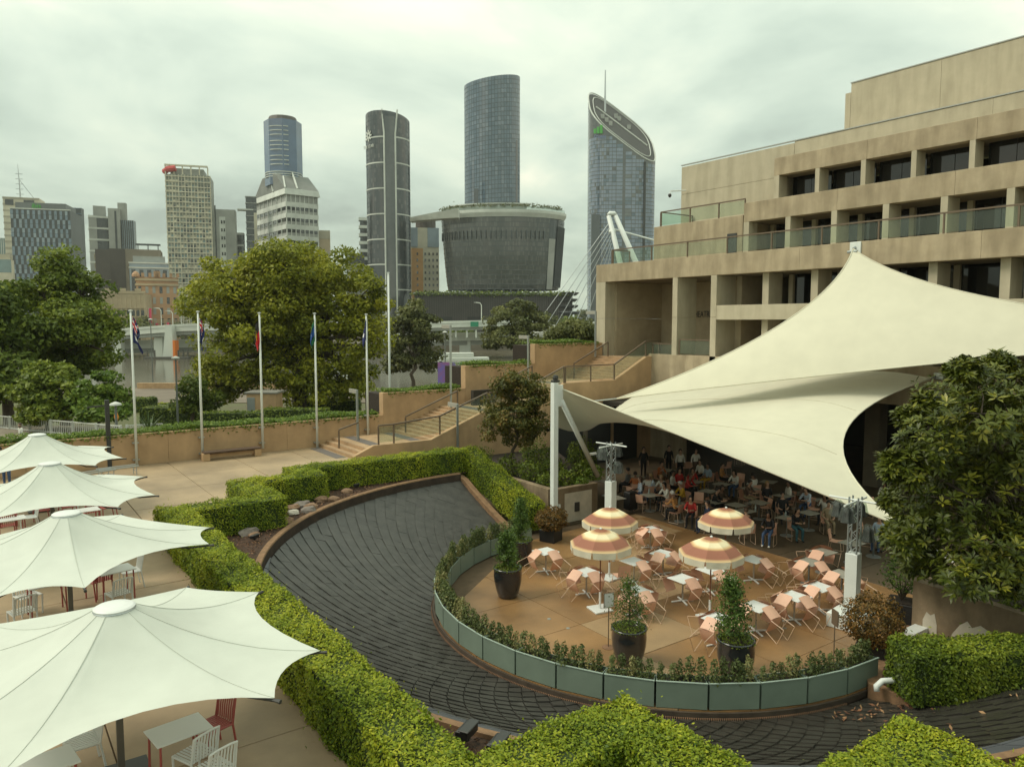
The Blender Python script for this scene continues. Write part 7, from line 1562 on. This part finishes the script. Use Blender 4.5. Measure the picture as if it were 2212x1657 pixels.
# curved slanted-top tower at the right
d = 830; c = PD(1338,690,d+30); wx = 69/FOC*(d+20); t = thing('slant_top_tower',Vector((c.x,c.y,-3)),'grey-blue glass tower with a steep slanted roof and mast beside the theatre','building','city towers across the river',rz=-YAW)
sy_ = 0.62; ZL = PD(1275,205,d).z+3; ZR = PD(1407,314,d).z+3; CYS = 1.05
def sup(a,k=1.0): ca,sa = math.cos(a),math.sin(a); return wx*k*math.copysign(abs(ca)**0.6,ca), wx*sy_*k*math.copysign(abs(sa)**0.6,sa)
def zroof(x,y): return (ZL+ZR)/2-(ZL-ZR)/2*(x/wx)+CYS*y
n = 72; v = []; rows = 8
for j in range(rows+1):
    for i in range(n): x,y = sup(2*PI*i/n); v.append((x*(1+0.02*j/rows),y,zroof(x,y)*j/rows))
f = [(j*n+i,j*n+(i+1)%n,(j+1)*n+(i+1)%n,(j+1)*n+i) for j in range(rows) for i in range(n)]
b = MB(); b.add(v,f); b.build('shaft',GP[1],t,local=True)
b = MB(); q = np.random.default_rng(5); na,nf = 72,52; GQ = [GP[3],facemat('glass_lilac',(0.20,0.245,0.32),0.15,0.2,0.2),GP[2],GP[1]]; fh = 4.1
for j in range(int(ZL/fh)+1):
    for i in range(na):
        a0_,a1_ = 2*PI*(i+0.06)/na,2*PI*(i+0.94)/na; x0,y0 = sup(a0_,1.012); x1,y1 = sup(a1_,1.012); zz0,zz1 = fh*(j+0.1),fh*(j+0.92)
        if zz1 > min(zroof(x0,y0),zroof(x1,y1))-1: continue
        sc0 = 1+0.02*zz0/ZL; up_ = zz0 > ZR+10; b.mi = int(q.choice(4,p=[0.12,0.80,0.06,0.02])) if not up_ else 3; b.add([(x0*sc0,y0,zz0),(x1*sc0,y1,zz0),(x1*sc0,y1,zz1),(x0*sc0,y0,zz1)],[(0,1,2,3)])
stuff(b.build('curtain_wall',GQ,t,local=True))
for k_,rr_ in ((1.02,0.75),(0.88,0.5)):
    rim = [Vector((sup(2*PI*i/n,k_)[0],sup(2*PI*i/n,k_)[1],zroof(*sup(2*PI*i/n,k_))+0.6)) for i in range(n)]; b = MB(); b.tube(rim,rr_,5,closed=True); b.build('roof_rim',WHT,t,local=True)
vs = []; rings = 4
for k in range(rings+1):
    for i in range(n): x,y = sup(2*PI*i/n,1.01*k/rings); vs.append((x,y,zroof(x,y)-0.4))
b = MB(); b.add(vs,[(k*n+i,(k+1)*n+i,(k+1)*n+(i+1)%n,k*n+(i+1)%n) for k in range(rings) for i in range(n)]); b.build('slanted_roof',facemat('roof_plant_dark',(0.05,0.045,0.045),0.7),t,local=True)
b = MB(); b.tube([(x*wx,0.02*wx,zroof(x*wx,0.02*wx)+0.4) for x in (-0.8,-0.4,0,0.4,0.8)],0.9,5); b.build('roof_seam',WHT,t,local=True)
for (x,y) in [(-0.62,-0.2),(-0.5,-0.22),(-0.38,-0.24),(-0.15,0.25),(-0.05,0.25),(0.25,0.2)]: b = MB(); z = zroof(x*wx,y*wx); b.bev(x*wx-2,x*wx+2,y*wx-2,y*wx+2,z-2,z+3,0.1); b.build('roof_unit',GRYC,t,local=True)
b = MB(); mx_ = -0.5*wx; zm = PD(1305,128,d).z+3; b.tube([(mx_,6,zroof(mx_,6)-2),(mx_,6,zm)],[1.3,0.6],8); b.build('mast',STEEL,t,local=True)
b = MB(); b.box(wx*0.60,wx*0.66,-wx*sy_*1.02,-wx*sy_*0.9,0,ZR-16); b.build('dark_slot',BLACK,t,local=True); b = MB(); b.box(-wx*0.98,-wx*0.72,-wx*sy_*1.04,-wx*sy_*0.9,0,ZR*0.64); b.build('dark_stripe',GP[0],t,local=True)
for k in range(3): b = MB(); b.box(-wx*0.93+k*3.4,-wx*0.93+k*3.4+2.8,-wx*sy_*1.03,-wx*sy_*0.98,ZR+14,ZR+19+2*k); b.build('green_emblem',mat('emblem_green',(0.08,0.42,0.06),0.6),t,local=True)
inst(text_mesh('QSuper',4.2,0.2,mat('emblem_blue',(0.14,0.20,0.42),0.6)),'lettering',(-wx*0.74,-wx*sy_*1.05,ZR+9.5),t,(PI/2,0,0))
# -- greenery on the far bank
for k,(u,w2,vt,d) in enumerate([(180,40,716,410),(232,40,706,405),(262,34,700,400),(400,40,700,420),(440,34,692,430),(300,26,690,420),(505,30,704,420),(850,30,690,420),(930,22,692,410),(1085,24,676,430),(1130,22,684,400),(1190,20,690,400),(1225,22,688,430),(1258,22,676,900),(1000,24,712,400),(1060,30,714,396)]):
    c = PD(u,vt,d); r_ = w2/FOC*d; hgt = c.z+3.0; lobe_tree('far_tree',Vector((c.x,c.y,-3)),[(Vector((c.x,c.y,max(1,c.z-r_*0.45))),r_,r_*0.55),(Vector((c.x+r_*0.5*CY,c.y-r_*0.5*SY,max(0,c.z-r_*0.8))),r_*0.7,r_*0.45)],0.6,Vector((c.x,c.y,max(0,c.z-r_))),26,46,1.5*d/420,LF_GREY if k%2 else LF_DARK,300+k,'rounded dark green tree on the far river bank','trees on the far bank',cr=3.2*d/420,tmean=0.45)
# red banners and lamps on the far side
for (u,v,h_) in [(322,683,11),(336,706,5),(360,704,5),(322,672,1)][:3]:
    c = PD(u,v+h_*1.4,425); b = MB(); A2 = Vector((CY,-SY,0)); b.tube([c-Vector((0,0,8)),c+Vector((0,0,h_*0.8))],0.12,5); t = thing('banner_pole',c-Vector((0,0,8)),'pink-red banner on a pole in front of the brick hotel','banner','red banners on the far bank'); b.build('pole',STEEL,t); b = MB(); w_ = A2*1.6; b.add([c,c+w_,c+w_+Vector((0,0,h_*0.75)),c+Vector((0,0,h_*0.75)),c+Vector((SY,CY,0))*0.1,c+w_+Vector((SY,CY,0))*0.1,c+w_+Vector((SY,CY,0))*0.1+Vector((0,0,h_*0.75)),c+Vector((SY,CY,0))*0.1+Vector((0,0,h_*0.75))],[(0,1,2,3),(7,6,5,4),(0,4,5,1),(1,5,6,2),(2,6,7,3),(3,7,4,0)]); b.build('banner',mat('banner_red',(0.60,0.06,0.12),0.7),t)
for (u,v) in [(349,706),(374,712),(392,702),(1040,694)]:
    c = PD(u,v,308); t = thing('road_lamp',c,'white curved road lamp on the expressway','lamp post','road lamps on the expressway'); b = MB(); A2 = Vector((CY,-SY,0)); b.tube([c,c+Vector((0,0,6.5)),c+Vector((0,0,7.4))-A2*0.6,c+Vector((0,0,7.6))-A2*2.2],0.16,5); b.build('post',CONC,t); b = MB(); b.bar(c+Vector((0,0,7.6))-A2*2.1,c+Vector((0,0,7.6))-A2*3.0,0.35,0.2); b.build('lamp_head',WHT,t)
# traffic on the expressway is too far to make out; the haze of a humid day lies over everything

# ================================================================== humid air
hz = MB(); hz.box(-6100,6100,-6100,6100,-10,320)
hm_ = bpy.data.materials.new('humid_air'); hm_.use_nodes = True; t_ = hm_.node_tree
for nd in list(t_.nodes):
    if nd.type != 'OUTPUT_MATERIAL': t_.nodes.remove(nd)
pv = t_.nodes.new('ShaderNodeVolumePrincipled'); pv.inputs['Color'].default_value = (0.86,0.92,0.86,1); pv.inputs['Density'].default_value = HAZE; pv.inputs['Anisotropy'].default_value = 0.2
t_.links.new(pv.outputs[0], t_.nodes['Material Output'].inputs['Volume'])
o = hz.build('haze', hm_); stuff(o)
